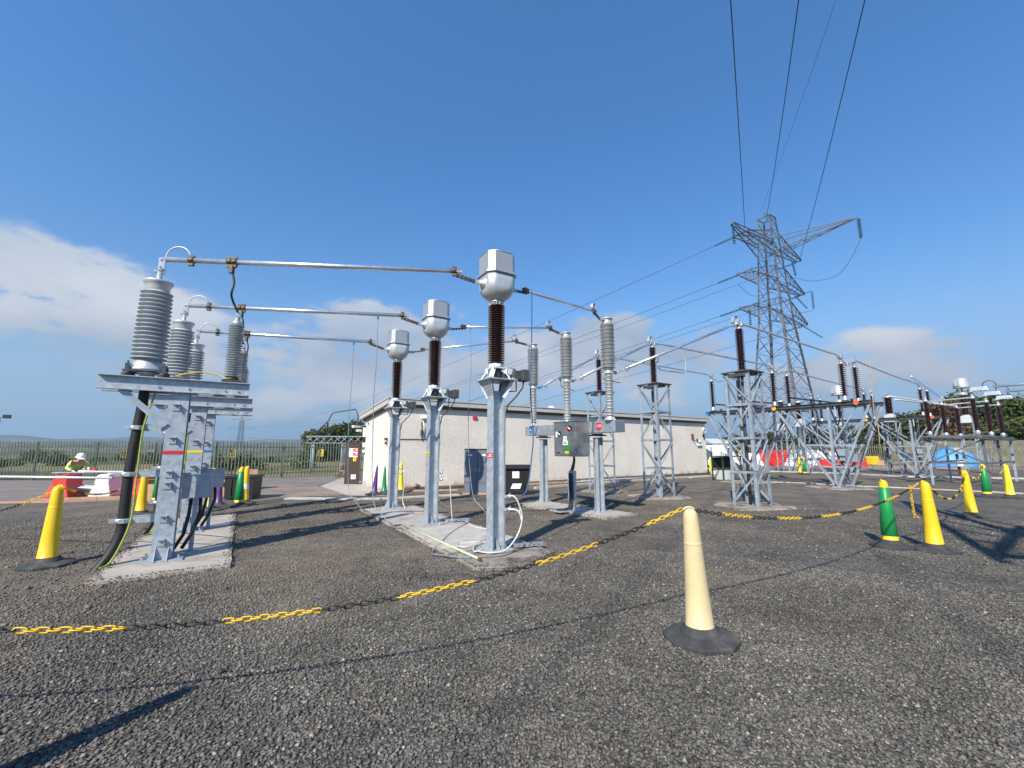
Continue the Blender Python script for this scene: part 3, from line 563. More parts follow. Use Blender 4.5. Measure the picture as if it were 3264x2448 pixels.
# ================================================================== high-voltage plant
RX90 = Matrix.Rotation(R(90), 3, 'X'); RY90 = Matrix.Rotation(R(90), 3, 'Y')
def hcolumn(mb, h, b=.2, t=.014, z0=.02, m=0):
    """H section column, flanges square to x"""
    mb.box((-b / 2, 0, z0 + h / 2), (t, b, h), m=m); mb.box((b / 2, 0, z0 + h / 2), (t, b, h), m=m); mb.box((0, 0, z0 + h / 2), (b - t, t * .8, h), m=m)
def foot_gussets(mb, b, z=.02, hh=.22, ex=.11):
    for sx in (-1, 1):
        for sy in (-.6, .6): mb.add([(sx * (b / 2 + .007), sy * b / 2 - .005, z), (sx * (b / 2 + ex), sy * b / 2 - .005, z), (sx * (b / 2 + .007), sy * b / 2 - .005, z + hh), (sx * (b / 2 + .007), sy * b / 2 + .005, z), (sx * (b / 2 + ex), sy * b / 2 + .005, z), (sx * (b / 2 + .007), sy * b / 2 + .005, z + hh)],
                                    [(0, 1, 2), (5, 4, 3), (0, 3, 4, 1), (1, 4, 5, 2), (2, 5, 3, 0)])
    for sy in (-1, 1): mb.add([(-.005, sy * .01, z), (-.005, sy * (b / 2 + ex), z), (-.005, sy * .01, z + hh), (.005, sy * .01, z), (.005, sy * (b / 2 + ex), z), (.005, sy * .01, z + hh)], [(0, 1, 2), (5, 4, 3), (0, 3, 4, 1), (1, 4, 5, 2), (2, 5, 3, 0)])
def bolts(mb, pts, r=.012, h=.03, n=6):
    for p in pts: mb.lathe([(r, 0), (r, h)], p, n, smooth=False)
def octpts(s, ch, per=6):
    c = s - ch; P = [(s, -c), (s, c), (c, s), (-c, s), (-s, c), (-s, -c), (-c, -s), (c, -s)]; out = []
    for i, p in enumerate(P):
        q = P[(i + 1) % 8]
        for k in range(per): out.append((p[0] + (q[0] - p[0]) * k / per, p[1] + (q[1] - p[1]) * k / per))
    return out
def oring(s, ch, rr, mix, z):
    out = []
    for x, y in octpts(s, ch):
        a = math.atan2(y, x); out.append((x * (1 - mix) + rr * math.cos(a) * mix, y * (1 - mix) + rr * math.sin(a) * mix, z))
    return out
def chainlike(mb, a, c, r, n=5, m=0):
    """bolted braid between a terminal and a tube: short knobbly connector"""
    a = Vector(a); c = Vector(c); d = (c - a)
    mb.tube([a, c], r * .55, 6, m)
    for i in range(n):
        p = a + d * ((i + .5) / n); mb.box(p, (r * 2.1, r * 1.3, r * 2.3), rz=math.atan2(d.y, d.x) + .3, m=m)

# ---- three current transformers
def make_ct():
    t = thing('current_transformer', 'x', 'transformer', (0, 0, 0), R(31.5))
    b = MB(); hcolumn(b, 2.52, .2); foot_gussets(b, .2)
    for sx in (-1, 1):   # flared head of the post
        b.add([(sx * .107, -.1, 2.45), (sx * .107, .1, 2.45), (sx * .21, .2, 2.70), (sx * .21, -.2, 2.70), (sx * .093, -.1, 2.45), (sx * .093, .1, 2.45), (sx * .196, .2, 2.70), (sx * .196, -.2, 2.70)], [(0, 1, 2, 3), (7, 6, 5, 4), (0, 4, 5, 1), (1, 5, 6, 2), (2, 6, 7, 3), (3, 7, 4, 0)])
        for sy in (-1, 1): b.bar((sx * .09, sy * .095, 2.42), (sx * .19, sy * .19, 2.695), .012, .06)
    b.build('support_post', 'galv_new', t)
    b = MB(); b.box((0, 0, .01 + .05), (.46, .42, .022)); bolts(b, [(sx * .19, sy * .17, .06) for sx in (-1, 1) for sy in (-1, 1)]); b.build('base_plate', 'galv', t)
    b = MB(); b.box((0, 0, 2.708), (.52, .5, .018)); bolts(b, [(sx * .2, sy * .2, 2.69) for sx in (-1, 1) for sy in (-1, 1)], .014, .06); b.build('head_plate', 'galv', t)
    b = MB()   # four raking feet of the pedestal
    for sx in (-1, 1):
        for sy in (-1, 1): b.bar((sx * .19, sy * .16, 2.718), (sx * .085, sy * .075, 2.91), .075, .014, up=(sx, sy, .3)); b.box((sx * .2, sy * .17, 2.725), (.09, .08, .014)); b.box((sx * .12, sy * .1, 2.86), (.05, .05, .07), .78)
    b.box((0, 0, 2.91), (.26, .26, .02)); b.lathe([(.13, 2.92), (.115, 2.95), (.12, 2.965), (.12, 2.985)], n=20); bolts(b, [(.122 * math.cos(a), .122 * math.sin(a), 2.93) for a in [k * math.pi / 4 for k in range(8)]], .01, .05)
    b.build('pedestal', 'white_galv', t)
    b = MB(); b.lathe([(.07, 2.72), (.09, 2.9)], n=12); b.box((.12, -.02, 2.80), (.1, .12, .1)); b.build('oil_valve', 'dk_box', t)
    b = MB(); b.lathe(sheds(2.985, 3.985, .082, .144, 26), n=28); b.build('insulator', 'brown', t)
    b = MB(); b.lathe([(.095, 3.985), (.105, 3.99), (.105, 4.03), (.12, 4.035), (.12, 4.055)], n=24); bolts(b, [(.112 * math.cos(a), .112 * math.sin(a), 3.985) for a in [k * math.pi / 6 for k in range(12)]], .009, .05); b.build('neck_flange', 'alu', t)
    hd = MB(); S, CH = .256, .086
    rings = [oring(S, CH, .10, 1, 4.055), oring(S, CH, .135, 1, 4.07), oring(S, CH, .19, .97, 4.11), oring(S, CH, .235, .9, 4.155), oring(S, CH, .262, .6, 4.215), oring(S, CH, .27, .28, 4.27), oring(S, CH, .26, .08, 4.32), oring(S, CH, .26, 0, 4.36), oring(S, CH, .26, 0, 4.485)]
    hd.loft(rings); head = hd.build('head_tank', 'alu_paint', t)
    u = MB(); P8 = octpts(S - .008, CH, 1); u.prism(P8, 4.515, 4.855); u.prism([(x * .93, y * .93) for x, y in P8], 4.855, 4.868); u.build('head_cover', 'alu_paint', t)
    bl = MB(); P8 = octpts(S + .028, CH + .01, 1); bl.prism(P8, 4.485, 4.50); bl.prism([(x * .985, y * .985) for x, y in P8], 4.50, 4.515)
    bolts(bl, [(x * .96, y * .96, 4.475) for x, y in octpts(S + .02, CH, 4)], .008, .05); bl.box((-.27, -.12, 4.53), (.03, .05, .06)); bl.build('joint_flange', 'alu', t)
    for a in (0, 90, 180, 270):   # recessed perforated panels of the cover
        w = (S - CH) * 2 - .012; q = MB(); q.box((S - .006, 0, 4.685), (.006, w, .31)); q.build('cover_panel', 'mesh_panel', t, rz=R(a))
        e = MB(); e.tube([(S - .004, -w / 2, 4.850), (S - .004, 0, 4.86), (S - .004, w / 2, 4.850)], .006, 6); e.build('cover_edge', 'alu', t, rz=R(a))
    for s, nm in ((-1, 0), (1, 0)):
        q = MB(); mx = Matrix.Rotation(R(90 * s), 3, 'Y'); q.lathe([(.105, 0), (.105, .02), (.075, .022), (.07, .045), (.045, .05), (.04, .09)], (s * .245, 0, 4.33), 20, Mx=mx)
        q.box((s * .36, 0, 4.33), (.1, .014, .075)); bolts(q, [(s * .35, -.02, 4.32), (s * .39, -.02, 4.32)], .008, .02); q.build('primary_terminal', 'alu', t)
    q = MB(); q.box((.31, -.13, 2.80), (.16, .15, .15)); q.box((.42, -.19, 2.80), (.12, .17, .19)); q.bar((.2, -.1, 2.86), (.3, -.12, 2.86), .02, .12); q.box((.47, -.22, 2.8), (.02, .13, .15)); q.build('junction_box', 'dk_box', t, bevel=.008)
    q = MB(); q.box((.20, -.09, 2.86), (.1, .06, .09)); q.build('box_bracket', 'white_galv', t)
    q = MB(); q.tube([(.30, -.14, 2.72), (.30, -.14, 2.54), (.15, -.08, 2.53)], .012, 6); q.build('earth_rod', 'rustpipe', t)
    q = MB(); q.tube([(.42, -.18, 2.72), (.40, -.18, 2.6), (.30, -.14, 2.45), (.16, -.10, 2.3), (.128, -.07, 2.1), (.125, -.06, 1.2), (.125, -.06, .2)], .013, 7); q.build('control_cable', 'black', t)
    q = MB(); q.box((.118, -.07, 1.2), (.012, .05, 2.2)); q.build('cable_tray', 'galv', t)
    return t
CT = [(-.26, 7.0), (-1.72, 9.42), (-3.2, 11.83)]
ct = make_ct(); ct.location = (*CT[0], 0)
ct['label'] = 'nearest and tallest-looking silver-headed current transformer, red phase label on its post'; ct['group'] = 'current transformers in a row'
cts = [ct, dup(ct, (*CT[1], 0), R(31.5), 'middle silver-headed current transformer with a yellow label on its post'), dup(ct, (*CT[2], 0), R(31.5), 'farthest silver-headed current transformer, in front of the building corner')]
for c, m, z in zip(cts, ('labelr', 'labely', 'labelb'), (1.50, 1.50, 1.48)):
    q = MB(); q.box((-.109, 0, z), (.003, .2, .07)); s = q.build('phase_label', m, c)
    q = MB(); q.box((-.112, -.02, z + .012), (.002, .09, .012)); q.box((-.112, 0, z - .014), (.002, .14, .012)); q.build('label_text', 'labelw' if m != 'labely' else 'ink', s)

# ---- cable sealing ends and surge arresters on T-shaped stands
SA_AZ = R(32)
def make_stand():
    t = thing('cable_stand', 'x', 'support', (0, 0, 0), SA_AZ)
    b = MB(); hcolumn(b, 2.36, .24, .016, .06)
    for k, z in enumerate((.30, .62, 1.08, 1.24, 1.72, 2.2)):
        b.box((-.135, .02, z), (.012, .085, .09)); b.box((-.160, .02, z + .045), (.06, .085, .012)); b.box((-.150, -.018, z), (.04, .010, .09)); b.box((.135, .0, z), (.012, .085, .09))
    foot_gussets(b, .24, .06, .2, .11); b.build('column', 'galv', t, rz=R(90))
    b = MB(); b.box((0, 0, .06), (.5, .42, .024)); bolts(b, [(sx * .2, sy * .16, .09) for sx in (-1, 1) for sy in (-1, 1)]); b.build('base_plate', 'galv', t)
    for sy in (-1, 1):   # two channel beams back to back
        b = MB(); y = sy * .135; b.box((-.02, y, 2.52), (1.78, .012, .2)); b.box((-.02, y + sy * .035, 2.614), (1.78, .07, .012)); b.box((-.02, y + sy * .035, 2.426), (1.78, .07, .012))
        for x in (-.25, .1, .55, .72): b.lathe([(.014, 0), (.014, .02)], (x, y + sy * .006, 2.49), 6, Mx=Matrix.Rotation(R(-90 * sy), 3, 'X'), smooth=False)
        b.build('beam', 'galv', t)
    b = MB()
    for x in (-.72, -.18, .42, .72): b.box((x, 0, 2.50), (.08, .26, .06))
    b.build('cross_piece', 'galv', t)
    b = MB(); b.bar((-.66, -.145, 2.43), (-.12, -.145, 1.93), .012, .08); b.bar((-.66, -.12, 2.46), (-.12, -.12, 1.96), .05, .012); b.build('brace', 'galv', t)
    for z, l in ((1.90, .28), (1.25, .31), (.62, .31)):
        b = MB(); b.bar((-.10, .02, z), (-.10 - l, .02, z), .014, .09); b.bar((-.10, .03, z + .05), (-.10 - l, .03, z + .05), .04, .012); b.build('cleat_arm', 'galv_new', t)
        b = MB(); b.lathe([(.088, -.03), (.088, .03)], (-.10 - l - .07, .02, z), 16); b.box((-.10 - l - .07, -.09, z), (.06, .04, .05)); b.box((-.10 - l - .19, .02, z), (.06, .04, .05)); b.build('cable_cleat', 'alu', t)
    return t
def make_se():
    t = thing('sealing_end', 'x', 'insulator', (0, 0, 0), SA_AZ)
    b = MB()
    b.box((0, 0, 2.70), (.5, .34, .02))
    for sx in (-1, 1):
        for sy in (-1, 1):
            b.lathe([(.045, 2.62), (.07, 2.635), (.045, 2.65), (.07, 2.66), (.045, 2.675), (.04, 2.69)], (sx * .2, sy * .13, 0), 12); b.box((sx * .2, sy * .13, 2.75), (.05, .06, .1)); bolts(b, [(sx * .2, sy * .13, 2.8)], .012, .04)
    b.build('mounting_plate', 'dk_box', t)
    b = MB(); b.lathe([(.09, 2.50), (.09, 2.68), (.21, 2.715), (.215, 2.735), (.20, 2.755), (.175, 2.80), (.165, 2.87)], n=32); b.build('base_cone', 'alu_paint', t)
    rc = .155; prof = []; z = 2.87; n = 17; h = (3.93 - 2.87) / n
    for i in range(n):
        r = .215 - .02 * i / n; c = rc - .015 * i / n; prof += [(c, z), (c, z + h * .35), (r * .985, z + h * .42), (r, z + h * .5), (r * .985, z + h * .58), (c + .015, z + h * .78)]; z += h
    prof.append((.14, 3.93)); b = MB(); b.lathe(prof, n=36); b.build('insulator', 'greysil', t)
    b = MB(); b.lathe([(.14, 3.93), (.15, 3.95), (.15, 4.0), (.165, 4.03), (.185, 4.06), (.185, 4.085), (.12, 4.10), (.05, 4.115), (.035, 4.13), (.035, 4.25)], n=32); b.build('top_cap', 'alu_paint', t)
    b = MB(); b.box((0, 0, 4.36), (.05, .09, .2)); b.box((.04, 0, 4.36), (.03, .12, .16)); bolts(b, [(-.0, -.06, 4.30), (0, -.06, 4.42)], .012, .03); b.box((0, 0, 4.25), (.13, .06, .03)); b.build('terminal_clamp', 'alu', t)
    return t
def make_sa():
    t = thing('surge_arrester', 'x', 'insulator', (0, 0, 0), SA_AZ)
    b = MB(); b.box((0, 0, 2.655), (.26, .22, .03)); b.lathe([(.05, 2.62), (.05, 2.64)], (-.1, 0, 0), 10); b.lathe([(.05, 2.62), (.05, 2.64)], (.1, 0, 0), 10); b.lathe([(.10, 2.67), (.10, 2.70), (.08, 2.72)], n=20); b.build('base', 'bronze', t)
    b = MB(); b.lathe(sheds(2.72, 3.58, .062, .112, 22), n=26); b.build('insulator', 'greysil', t)
    b = MB(); b.lathe([(.07, 3.58), (.07, 3.63), (.04, 3.64), (.035, 3.80)], n=16); b.box((0, 0, 3.76), (.07, .08, .1)); b.build('top_terminal', 'alu', t)
    return t
SUP = [(-4.97, 6.42), (-6.17, 8.51), (-7.26, 10.35)]
ph = ['red', 'yellow', 'blue']; od = ['nearest', 'middle', 'farthest']
st = make_stand(); st['group'] = 'galvanised cable stands'; stands = [st, dup(st, (0, 0, 0), SA_AZ, ''), dup(st, (0, 0, 0), SA_AZ, '')]; se = make_se(); sa = make_sa()
for i, (x, y) in enumerate(SUP):
    lab = f'{od[i]} T-shaped galvanised cable stand, {ph[i]} band on its column'
    s = stands[i]; s.location = (x, y, 0); s['label'] = lab
    q = MB(); q.box((0, -.130, 1.55), (.25, .006, .045)); q.box((-.122, -.12, 1.55), (.006, .02, .045)); q.build('phase_band', ['labelr', 'labely', 'labelb'][i], s)
    o1 = rotv(-.42, 0, SA_AZ); p = (x + o1[0], y + o1[1], 0); lab = f'{od[i]} fat grey ribbed cable sealing end, above the {ph[i]} banded stand'
    if i == 0: se.location = p; se['label'] = lab; se['group'] = 'cable sealing ends'
    else: dup(se, p, SA_AZ, lab)
    o2 = rotv(.62, 0, SA_AZ); p = (x + o2[0], y + o2[1], 0); lab = f'{od[i]} slim grey surge arrester, on the right end of the {ph[i]} banded stand'
    if i == 0: sa.location = p; sa['label'] = lab; sa['group'] = 'slim surge arresters'
    else: dup(sa, p, SA_AZ, lab)
def cable(name, label, cat, pts, r, m, n=8, group=None, seg=6):
    """a cable bent smoothly through pts (Catmull-Rom)"""
    P = [Vector(p) for p in pts]; out = []
    for i in range(len(P) - 1):
        a = P[max(i - 1, 0)]; b = P[i]; c = P[i + 1]; d = P[min(i + 2, len(P) - 1)]
        for k in range(seg):
            t = k / seg; out.append(.5 * ((2 * b) + (c - a) * t + (2 * a - 5 * b + 4 * c - d) * t * t + (3 * b - a - 3 * c + d) * t ** 3))
    out.append(P[-1]); mb = MB(); mb.tube(out, r, n); return tag(mb.build(name, m), label, cat, group)
for i, (x, y) in enumerate(SUP):
    A = lambda lx, ly, z: (x + rotv(lx, ly, SA_AZ)[0], y + rotv(lx, ly, SA_AZ)[1], z)
    cable('power_cable', f'thick black power cable curving to the ground behind the {ph[i]} banded stand', 'cable',
          [A(-.42, 0, 2.55), A(-.43, .01, 2.2), A(-.45, .02, 1.9), A(-.48, .02, 1.25), A(-.48, .02, .62), A(-.50, 0, .38), A(-.58, -.04, .15), A(-.72, -.10, -.08)], .062, 'black', 14, 'thick black power cables')
    cable('earth_cable', f'green and yellow earth cable hanging by the {ph[i]} banded stand', 'cable',
          [A(-.28, -.06, 2.45), A(-.34, -.10, 2.1), A(-.37, -.12, 1.8), A(-.37, -.12, 1.2), A(-.37, -.12, .7), A(-.42, -.16, .4), A(-.52, -.2, .12), A(-.6, -.3, .08)], .012, 'gy', 6, 'green and yellow earth cables')
    if i < 2: cable('yellow_lead', f'{["nearest", "second"][i]} yellow lead arching between sealing end and arrester', 'cable', [A(-.15, -.08, 2.63), A(.05, -.08, 2.72), A(.25, -.06, 2.76), A(.45, -.04, 2.73), A(.6, -.08, 2.66)], .010, 'chainy', 6)
x, y = SUP[1]
# link boxes on two of the stands
for i, (x, y) in enumerate(((SUP[0][0] + .08, SUP[0][1] + .48), (SUP[1][0] + .20, SUP[1][1] + .32))):
    t = thing('link_box', ['nearer grey steel link box between the red and yellow banded stands', 'farther grey steel link box beside the blue banded stand'][i], 'box', (x - .1, y + .1, 0), SA_AZ, 'grey link boxes')
    b = MB(); b.box((0, 0, 1.02), (.38, .22, .36)); b.box((0, -.115, 1.02), (.36, .01, .34)); b.build('case', 'galv', t, bevel=.006)
    b = MB(); b.box((.0, 0, .42), (.06, .06, .84)); b.box((0, 0, .05), (.2, .2, .02)); b.build('leg', 'galv', t)
    b = MB(); b.box((-.19, -.1, 1.22), (.2, .03, .03)); b.build('hasp', 'galv', t)
    for k in (-1, 1): q = MB(); q.tube([(k * .06, 0, .85), (k * .07, .0, .6), (k * .05 - .06, -.05, .3), (k * .05 - .16, -.1, .1)], .025, 8); q.build('bonding_lead', 'black', t)
# grey tubes clamped across behind the first cable
for k, (a, b2, l) in enumerate((((-9.6, 6.75, 1.20), (-5.55, 6.12, 1.20), 'longer pale tube running left from the first black cable at waist height'), ((-6.85, 7.05, 1.24), (-5.2, 6.45, 1.26), 'short pale tube behind the first black cable at waist height'))):
    q = MB(); q.tube([a, b2], .017, 8); tag(q.build('handrail_tube', 'white_galv'), l, 'rail')

# ---- busbars from the sealing ends to the current transformers
def loop(mb, c, d, r, w=.012, a0=-20, a1=200):
    d = Vector(d).normalized(); z = Vector((0, 0, 1)); pts = [Vector(c) + d * (-r * math.cos(R(a))) + z * (r * math.sin(R(a))) for a in np.linspace(a0, a1, 22)]; mb.tube(pts, w, 8); return pts
def clamp(mb, p, d, r=.05):
    d = Vector(d).normalized(); az = math.atan2(d.y, d.x); mb.lathe([(r + .014, -.035), (r + .018, -.02), (r + .018, .02), (r + .014, .035)], p, 12, Mx=Matrix((d.cross(Vector((0, 0, 1))).normalized(), Vector((0, 0, 1)), d)).transposed()); mb.box(Vector(p) + Vector((0, 0, r + .03)), (.07, .04, .03), az); mb.box(Vector(p) - Vector((0, 0, r + .03)), (.07, .05, .04), az)
bus_ends = []
for i in range(3):
    o1 = rotv(-.42, 0, SA_AZ); a = Vector((SUP[i][0] + o1[0], SUP[i][1] + o1[1], 4.45 - i * .012)); tx = rotv(-.40, 0, R(31.5)); e = Vector((CT[i][0] + tx[0], CT[i][1] + tx[1], 4.33)); b2 = e + (a - e).normalized() * .22; b2.z = 4.50; d = (b2 - a).normalized()
    t = thing('busbar', f'shiny aluminium tube busbar from the {od[i]} sealing end to the {od[i]} silver head', 'busbar', tuple(a), 0, 'tubes from sealing ends to current transformers')
    L = lambda v: Vector(v) - a
    q = MB(); q.tube([L(a + d * .03), L(b2)], .040, 20); q.build('tube', 'alu_bus', t)
    q = MB(); clamp(q, L(a + d * .42), d, .036); q.build('tube_clamp', 'bronze', t)
    q = MB(); loop(q, L(a + d * .23 + Vector((0, 0, .04))), d, .17, .012); q.build('expansion_loop', 'galv_new', t)
    q = MB(); clamp(q, L(b2 - d * .13), d, .036); chainlike(q, L(b2 - d * .1 + Vector((0, 0, -.07))), L(e), .026, 5); q.build('flexible_link', 'bronze', t)
    sp = Vector((SUP[i][0] + rotv(.62, 0, SA_AZ)[0], SUP[i][1] + rotv(.62, 0, SA_AZ)[1], 0)); k = (sp - a).dot(d) + .07; cp = a + d * k
    q = MB(); clamp(q, L(cp), d, .036); clamp(q, L(cp + d * .07), d, .036); q.box(L(cp + Vector((.04, 0, -.12))), (.06, .06, .12)); q.build('dropper_clamp', 'bronze', t)
    cable('dropper', f'curved black dropper from the {od[i]} busbar to its slim surge arrester', 'cable', [cp + Vector((.05, 0, -.15)), cp + Vector((.10, 0, -.33)), cp + Vector((.08, 0, -.55)), sp + Vector((.0, 0, 3.78))], .016, 'black', 8, 'droppers to the surge arresters')

# ---- circuit breaker: three poles on a cross-beam
CA = R(32.7); CO = (2.13, 11.08)
cb = thing('circuit_breaker', 'three-pole circuit breaker with grey ribbed columns on a zinc cross-beam, red 110 sign', 'circuit breaker', (*CO, 0), CA)
q = MB(); q.box((0, 1.03, 2.14), (.34, 3.76, .28)); cbm = q.build('crossbeam', 'beamgrey', cb, bevel=.006)
q = MB(); q.box((-.178, -.42, 2.14), (.008, .02, .27)); q.box((-.178, 2.5, 2.14), (.008, .02, .27)); bolts(q, [], .01); 
for y in (-.75, -.55, .0, 2.4, 2.7, 2.82):
    for z in (2.04, 2.24): q.lathe([(.008, 0), (.008, .012)], (-.17, y, z), 6, Mx=Matrix.Rotation(R(-90), 3, 'Y'), smooth=False)
q.build('cover_seam', 'galv', cbm)
q = MB(); q.box((0, -.852, 2.14), (.3, .004, .24)); q.build('end_cover', 'cabinet', cbm)
for y in (0, 2.32):
    q = MB(); hcolumn(q, 1.84, .17, .014, .05); foot_gussets(q, .17, .06, .2, .08); q.box((0, 0, .055), (.36, .34, .02)); bolts(q, [(sx * .15, sy * .13, .06) for sx in (-1, 1) for sy in (-1, 1)]); q.build('leg', 'galv_new', cb, loc=(.08, y, 0))
    q = MB(); q.box((0, 0, 1.94), (.34, .3, .03)); q.box((0, 0, 1.97), (.2, .2, .03)); q.build('leg_cap', 'dk_box', cb, loc=(.08, y, 0))
for y in (-.66, .935, 2.53):
    q = MB(); q.lathe([(.13, 2.283), (.13, 2.30), (.1, 2.31), (.085, 2.36), (.08, 2.39)], n=20)
    for a in range(6): q.bar((.13 * math.cos(a * 1.047), .13 * math.sin(a * 1.047), 2.29), (.085 * math.cos(a * 1.047), .085 * math.sin(a * 1.047), 2.37), .02, .02)
    q.build('pole_base', 'alu_paint', cb, loc=(-.13, y, 0))
    q = MB(); q.lathe(sheds(2.39, 3.42, .078, .116, 24, .104), n=24); q.build('support_insulator', 'greypor', cb, loc=(-.13, y, 0))
    q = MB(); q.lathe([(.085, 3.42), (.12, 3.43), (.12, 3.455), (.095, 3.46), (.095, 3.53), (.13, 3.535), (.13, 3.56)], n=24); q.box((.16, -.02, 3.50), (.14, .08, .014)); q.box((.22, -.02, 3.47), (.06, .07, .07)); bolts(q, [(.12 * math.cos(a * .785), .12 * math.sin(a * .785), 3.42) for a in range(8)], .008, .045); q.build('middle_flange', 'alu_paint', cb, loc=(-.13, y, 0))
    q = MB(); q.lathe(sheds(3.56, 4.70, .125, .178, 24, .163), n=30); q.build('interrupter', 'greypor', cb, loc=(-.13, y, 0))
    q = MB(); q.lathe([(.12, 4.70), (.13, 4.71), (.13, 4.74), (.11, 4.75), (.11, 4.80), (.145, 4.81), (.145, 4.83)], n=24); q.box((-.18, 0, 4.77), (.16, .09, .016)); q.build('top_flange', 'alu_paint', cb, loc=(-.13, y, 0))
q = MB(); q.box((-.3725, .53, 1.85), (.405, .87, .88)); q.box((-.3725, .53, 2.30), (.45, .92, .02)); q.box((-.578, .53, 1.85), (.012, .84, .84)); cab = q.build('control_cabinet', 'steel', cb, bevel=.006)
q = MB(); q.box((-.37, .088, 1.85), (.36, .014, .83)); q.box((-.2, .078, 2.14), (.03, .02, .14)); q.box((-.2, .078, 1.56), (.03, .02, .14)); q.build('side_door', 'steel', cab)
xf = -.588
def cl(name, m, y, z, w, h, e=0): q = MB(); q.box((xf - e, y, z), (.004, w, h)); return q.build(name, m, cab)
cl('label', 'labelw', .50, 1.86, .13, .12); cl('label', 'labelw', .49, 1.755, .20, .11); cl('label', 'labelg', .44, 1.62, .24, .14); cl('label', 'labely', .44, 1.515, .14, .05)
text_mesh('110', .075, 'number', 'ink', cab, (xf - .004, .50, 1.865), (R(90), 0, R(-90))); text_mesh('CIRCUIT\nBREAKER', .035, 'lettering', 'ink', cab, (xf - .004, .49, 1.755), (R(90), 0, R(-90)))
q = MB(); q.lathe([(.075, 0), (.075, .012)], (xf, .73, 1.99), 24, Mx=Matrix.Rotation(R(-90), 3, 'Y')); q.lathe([(.075, 0), (.075, .012)], (xf, .32, 2.12), 24, Mx=Matrix.Rotation(R(-90), 3, 'Y')); q.build('position_indicator', 'ink', cab)
for y, z in ((.73, 1.99), (.32, 2.12)): q = MB(); q.bar((xf - .014, y + .045, z + .03), (xf - .014, y - .045, z - .03), .006, .03); q.build('pointer', 'labelw', cab)
cl('label', 'labelr', .42, 2.11, .07, .13); cl('label', 'labelw', .84, 1.98, .07, .14); cl('handle', 'ink', .78, 1.50, .13, .03, .004)
q = MB(); q.box((-.37, .98, 1.62), (.3, .03, .26)); q.build('terminal_cover', 'labelg', cab)
cbx = lambda nm, m, y, z, w, h, e=0: (lambda q: (q.box((-.176 - e, y, z), (.004, w, h)), q.build(nm, m, cbm))[1])(MB())
cbx('number_sign', 'labelr', -.32, 2.16, .17, .17, .006); text_mesh('110', .095, 'number', 'labelw', cbm, (-.186, -.32, 2.16), (R(90), 0, R(-90)))
cbx('number_sign', 'labelb', 2.62, 2.16, .13, .13, .006); text_mesh('110', .07, 'number', 'labelw', cbm, (-.186, 2.62, 2.16), (R(90), 0, R(-90)))
q = MB(); q.lathe([(.08, 0), (.08, .02)], (-.176, 1.06, 2.17), 20, Mx=Matrix.Rotation(R(-90), 3, 'Y')); q.build('gauge', 'ink', cbm)
# cable rack below the cabinet with its bundle of cables
t = thing('cable_rack', 'upright galvanised cable rack carrying black cables under the steel control cabinet', 'rack', (1.52, 11.28, 0), CA)
q = MB(); q.box((0, 0, .55), (.02, .24, 1.0)); q.box((.03, -.12, .55), (.06, .012, 1.0)); q.box((.03, .12, .55), (.06, .012, 1.0))
for z in (.2, .4, .6, .8, 1.0): q.box((-.02, 0, z), (.02, .26, .02))
q.build('ladder', 'galv_new', t); q = MB(); q.box((-.1, .02, .065), (.75, .3, .03)); q.build('foot', 'galv', t)
for k in range(5):
    y = (k - 2) * .028; q = MB(); q.tube([(.12, .02 + y * .3, 1.43), (.11, y * .5, 1.3), (.03, y * .8 - .02, 1.1), (-.03, y, .95), (-.04, y - .02, .5), (-.05, y - .03, .25), (-.10, y - .03, .13), (-.25, y, .10), (-.42, y + .06, .10)], .014, 7); q.build('control_cable', 'black', t)

# ---- tubes from the current transformers to the breaker, and on to the lattice posts
def wpt(o, a, l): r = rotv(l[0], l[1], a); return Vector((o[0] + r[0], o[1] + r[1], l[2]))
pole_y = (-.66, .935, 2.53)
for i in range(3):
    a0 = wpt(CT[i], R(31.5), (.40, 0, 4.33)); e = wpt(CO, CA, (-.36, pole_y[i], 4.79)); d = (e - a0).normalized(); a = a0 + d * .30 + Vector((0, 0, .06)); b2 = e - d * .28 + Vector((0, 0, .14)); d = (b2 - a).normalized()
    t = thing('busbar', f'thin dull tube from the {od[i]} silver head to the {["nearest", "middle", "farthest"][i]} breaker column', 'busbar', tuple(a), 0, 'tubes from current transformers to the breaker')
    L = lambda v: Vector(v) - a
    q = MB(); q.tube([L(a), L(b2)], .027, 14); q.build('tube', 'alu_bus', t)
    q = MB(); chainlike(q, L(a0), L(a - Vector((0, 0, .04))), .02, 4); q.box(L(a), (.12, .08, .09), math.atan2(d.y, d.x)); q.build('flexible_link', 'bronze', t)
    q = MB(); chainlike(q, L(b2 - d * .02 - Vector((0, 0, .05))), L(e), .026, 6); clamp(q, L(b2 - d * .06), d, .03); q.build('flexible_link', 'bronze', t)
    q = MB(); p = L(b2 - d * .14 + Vector((0, 0, .11))); q.lathe([(.085, -.03), (.085, .03)], p, 24, Mx=Matrix((d, Vector((0, 0, 1)), d.cross(Vector((0, 0, 1))).normalized())).transposed(), cap=False); q.lathe([(.079, -.03), (.079, .03)], p, 24, Mx=Matrix((d, Vector((0, 0, 1)), d.cross(Vector((0, 0, 1))).normalized())).transposed(), cap=False); q.build('expansion_loop', 'alu_paint', t)

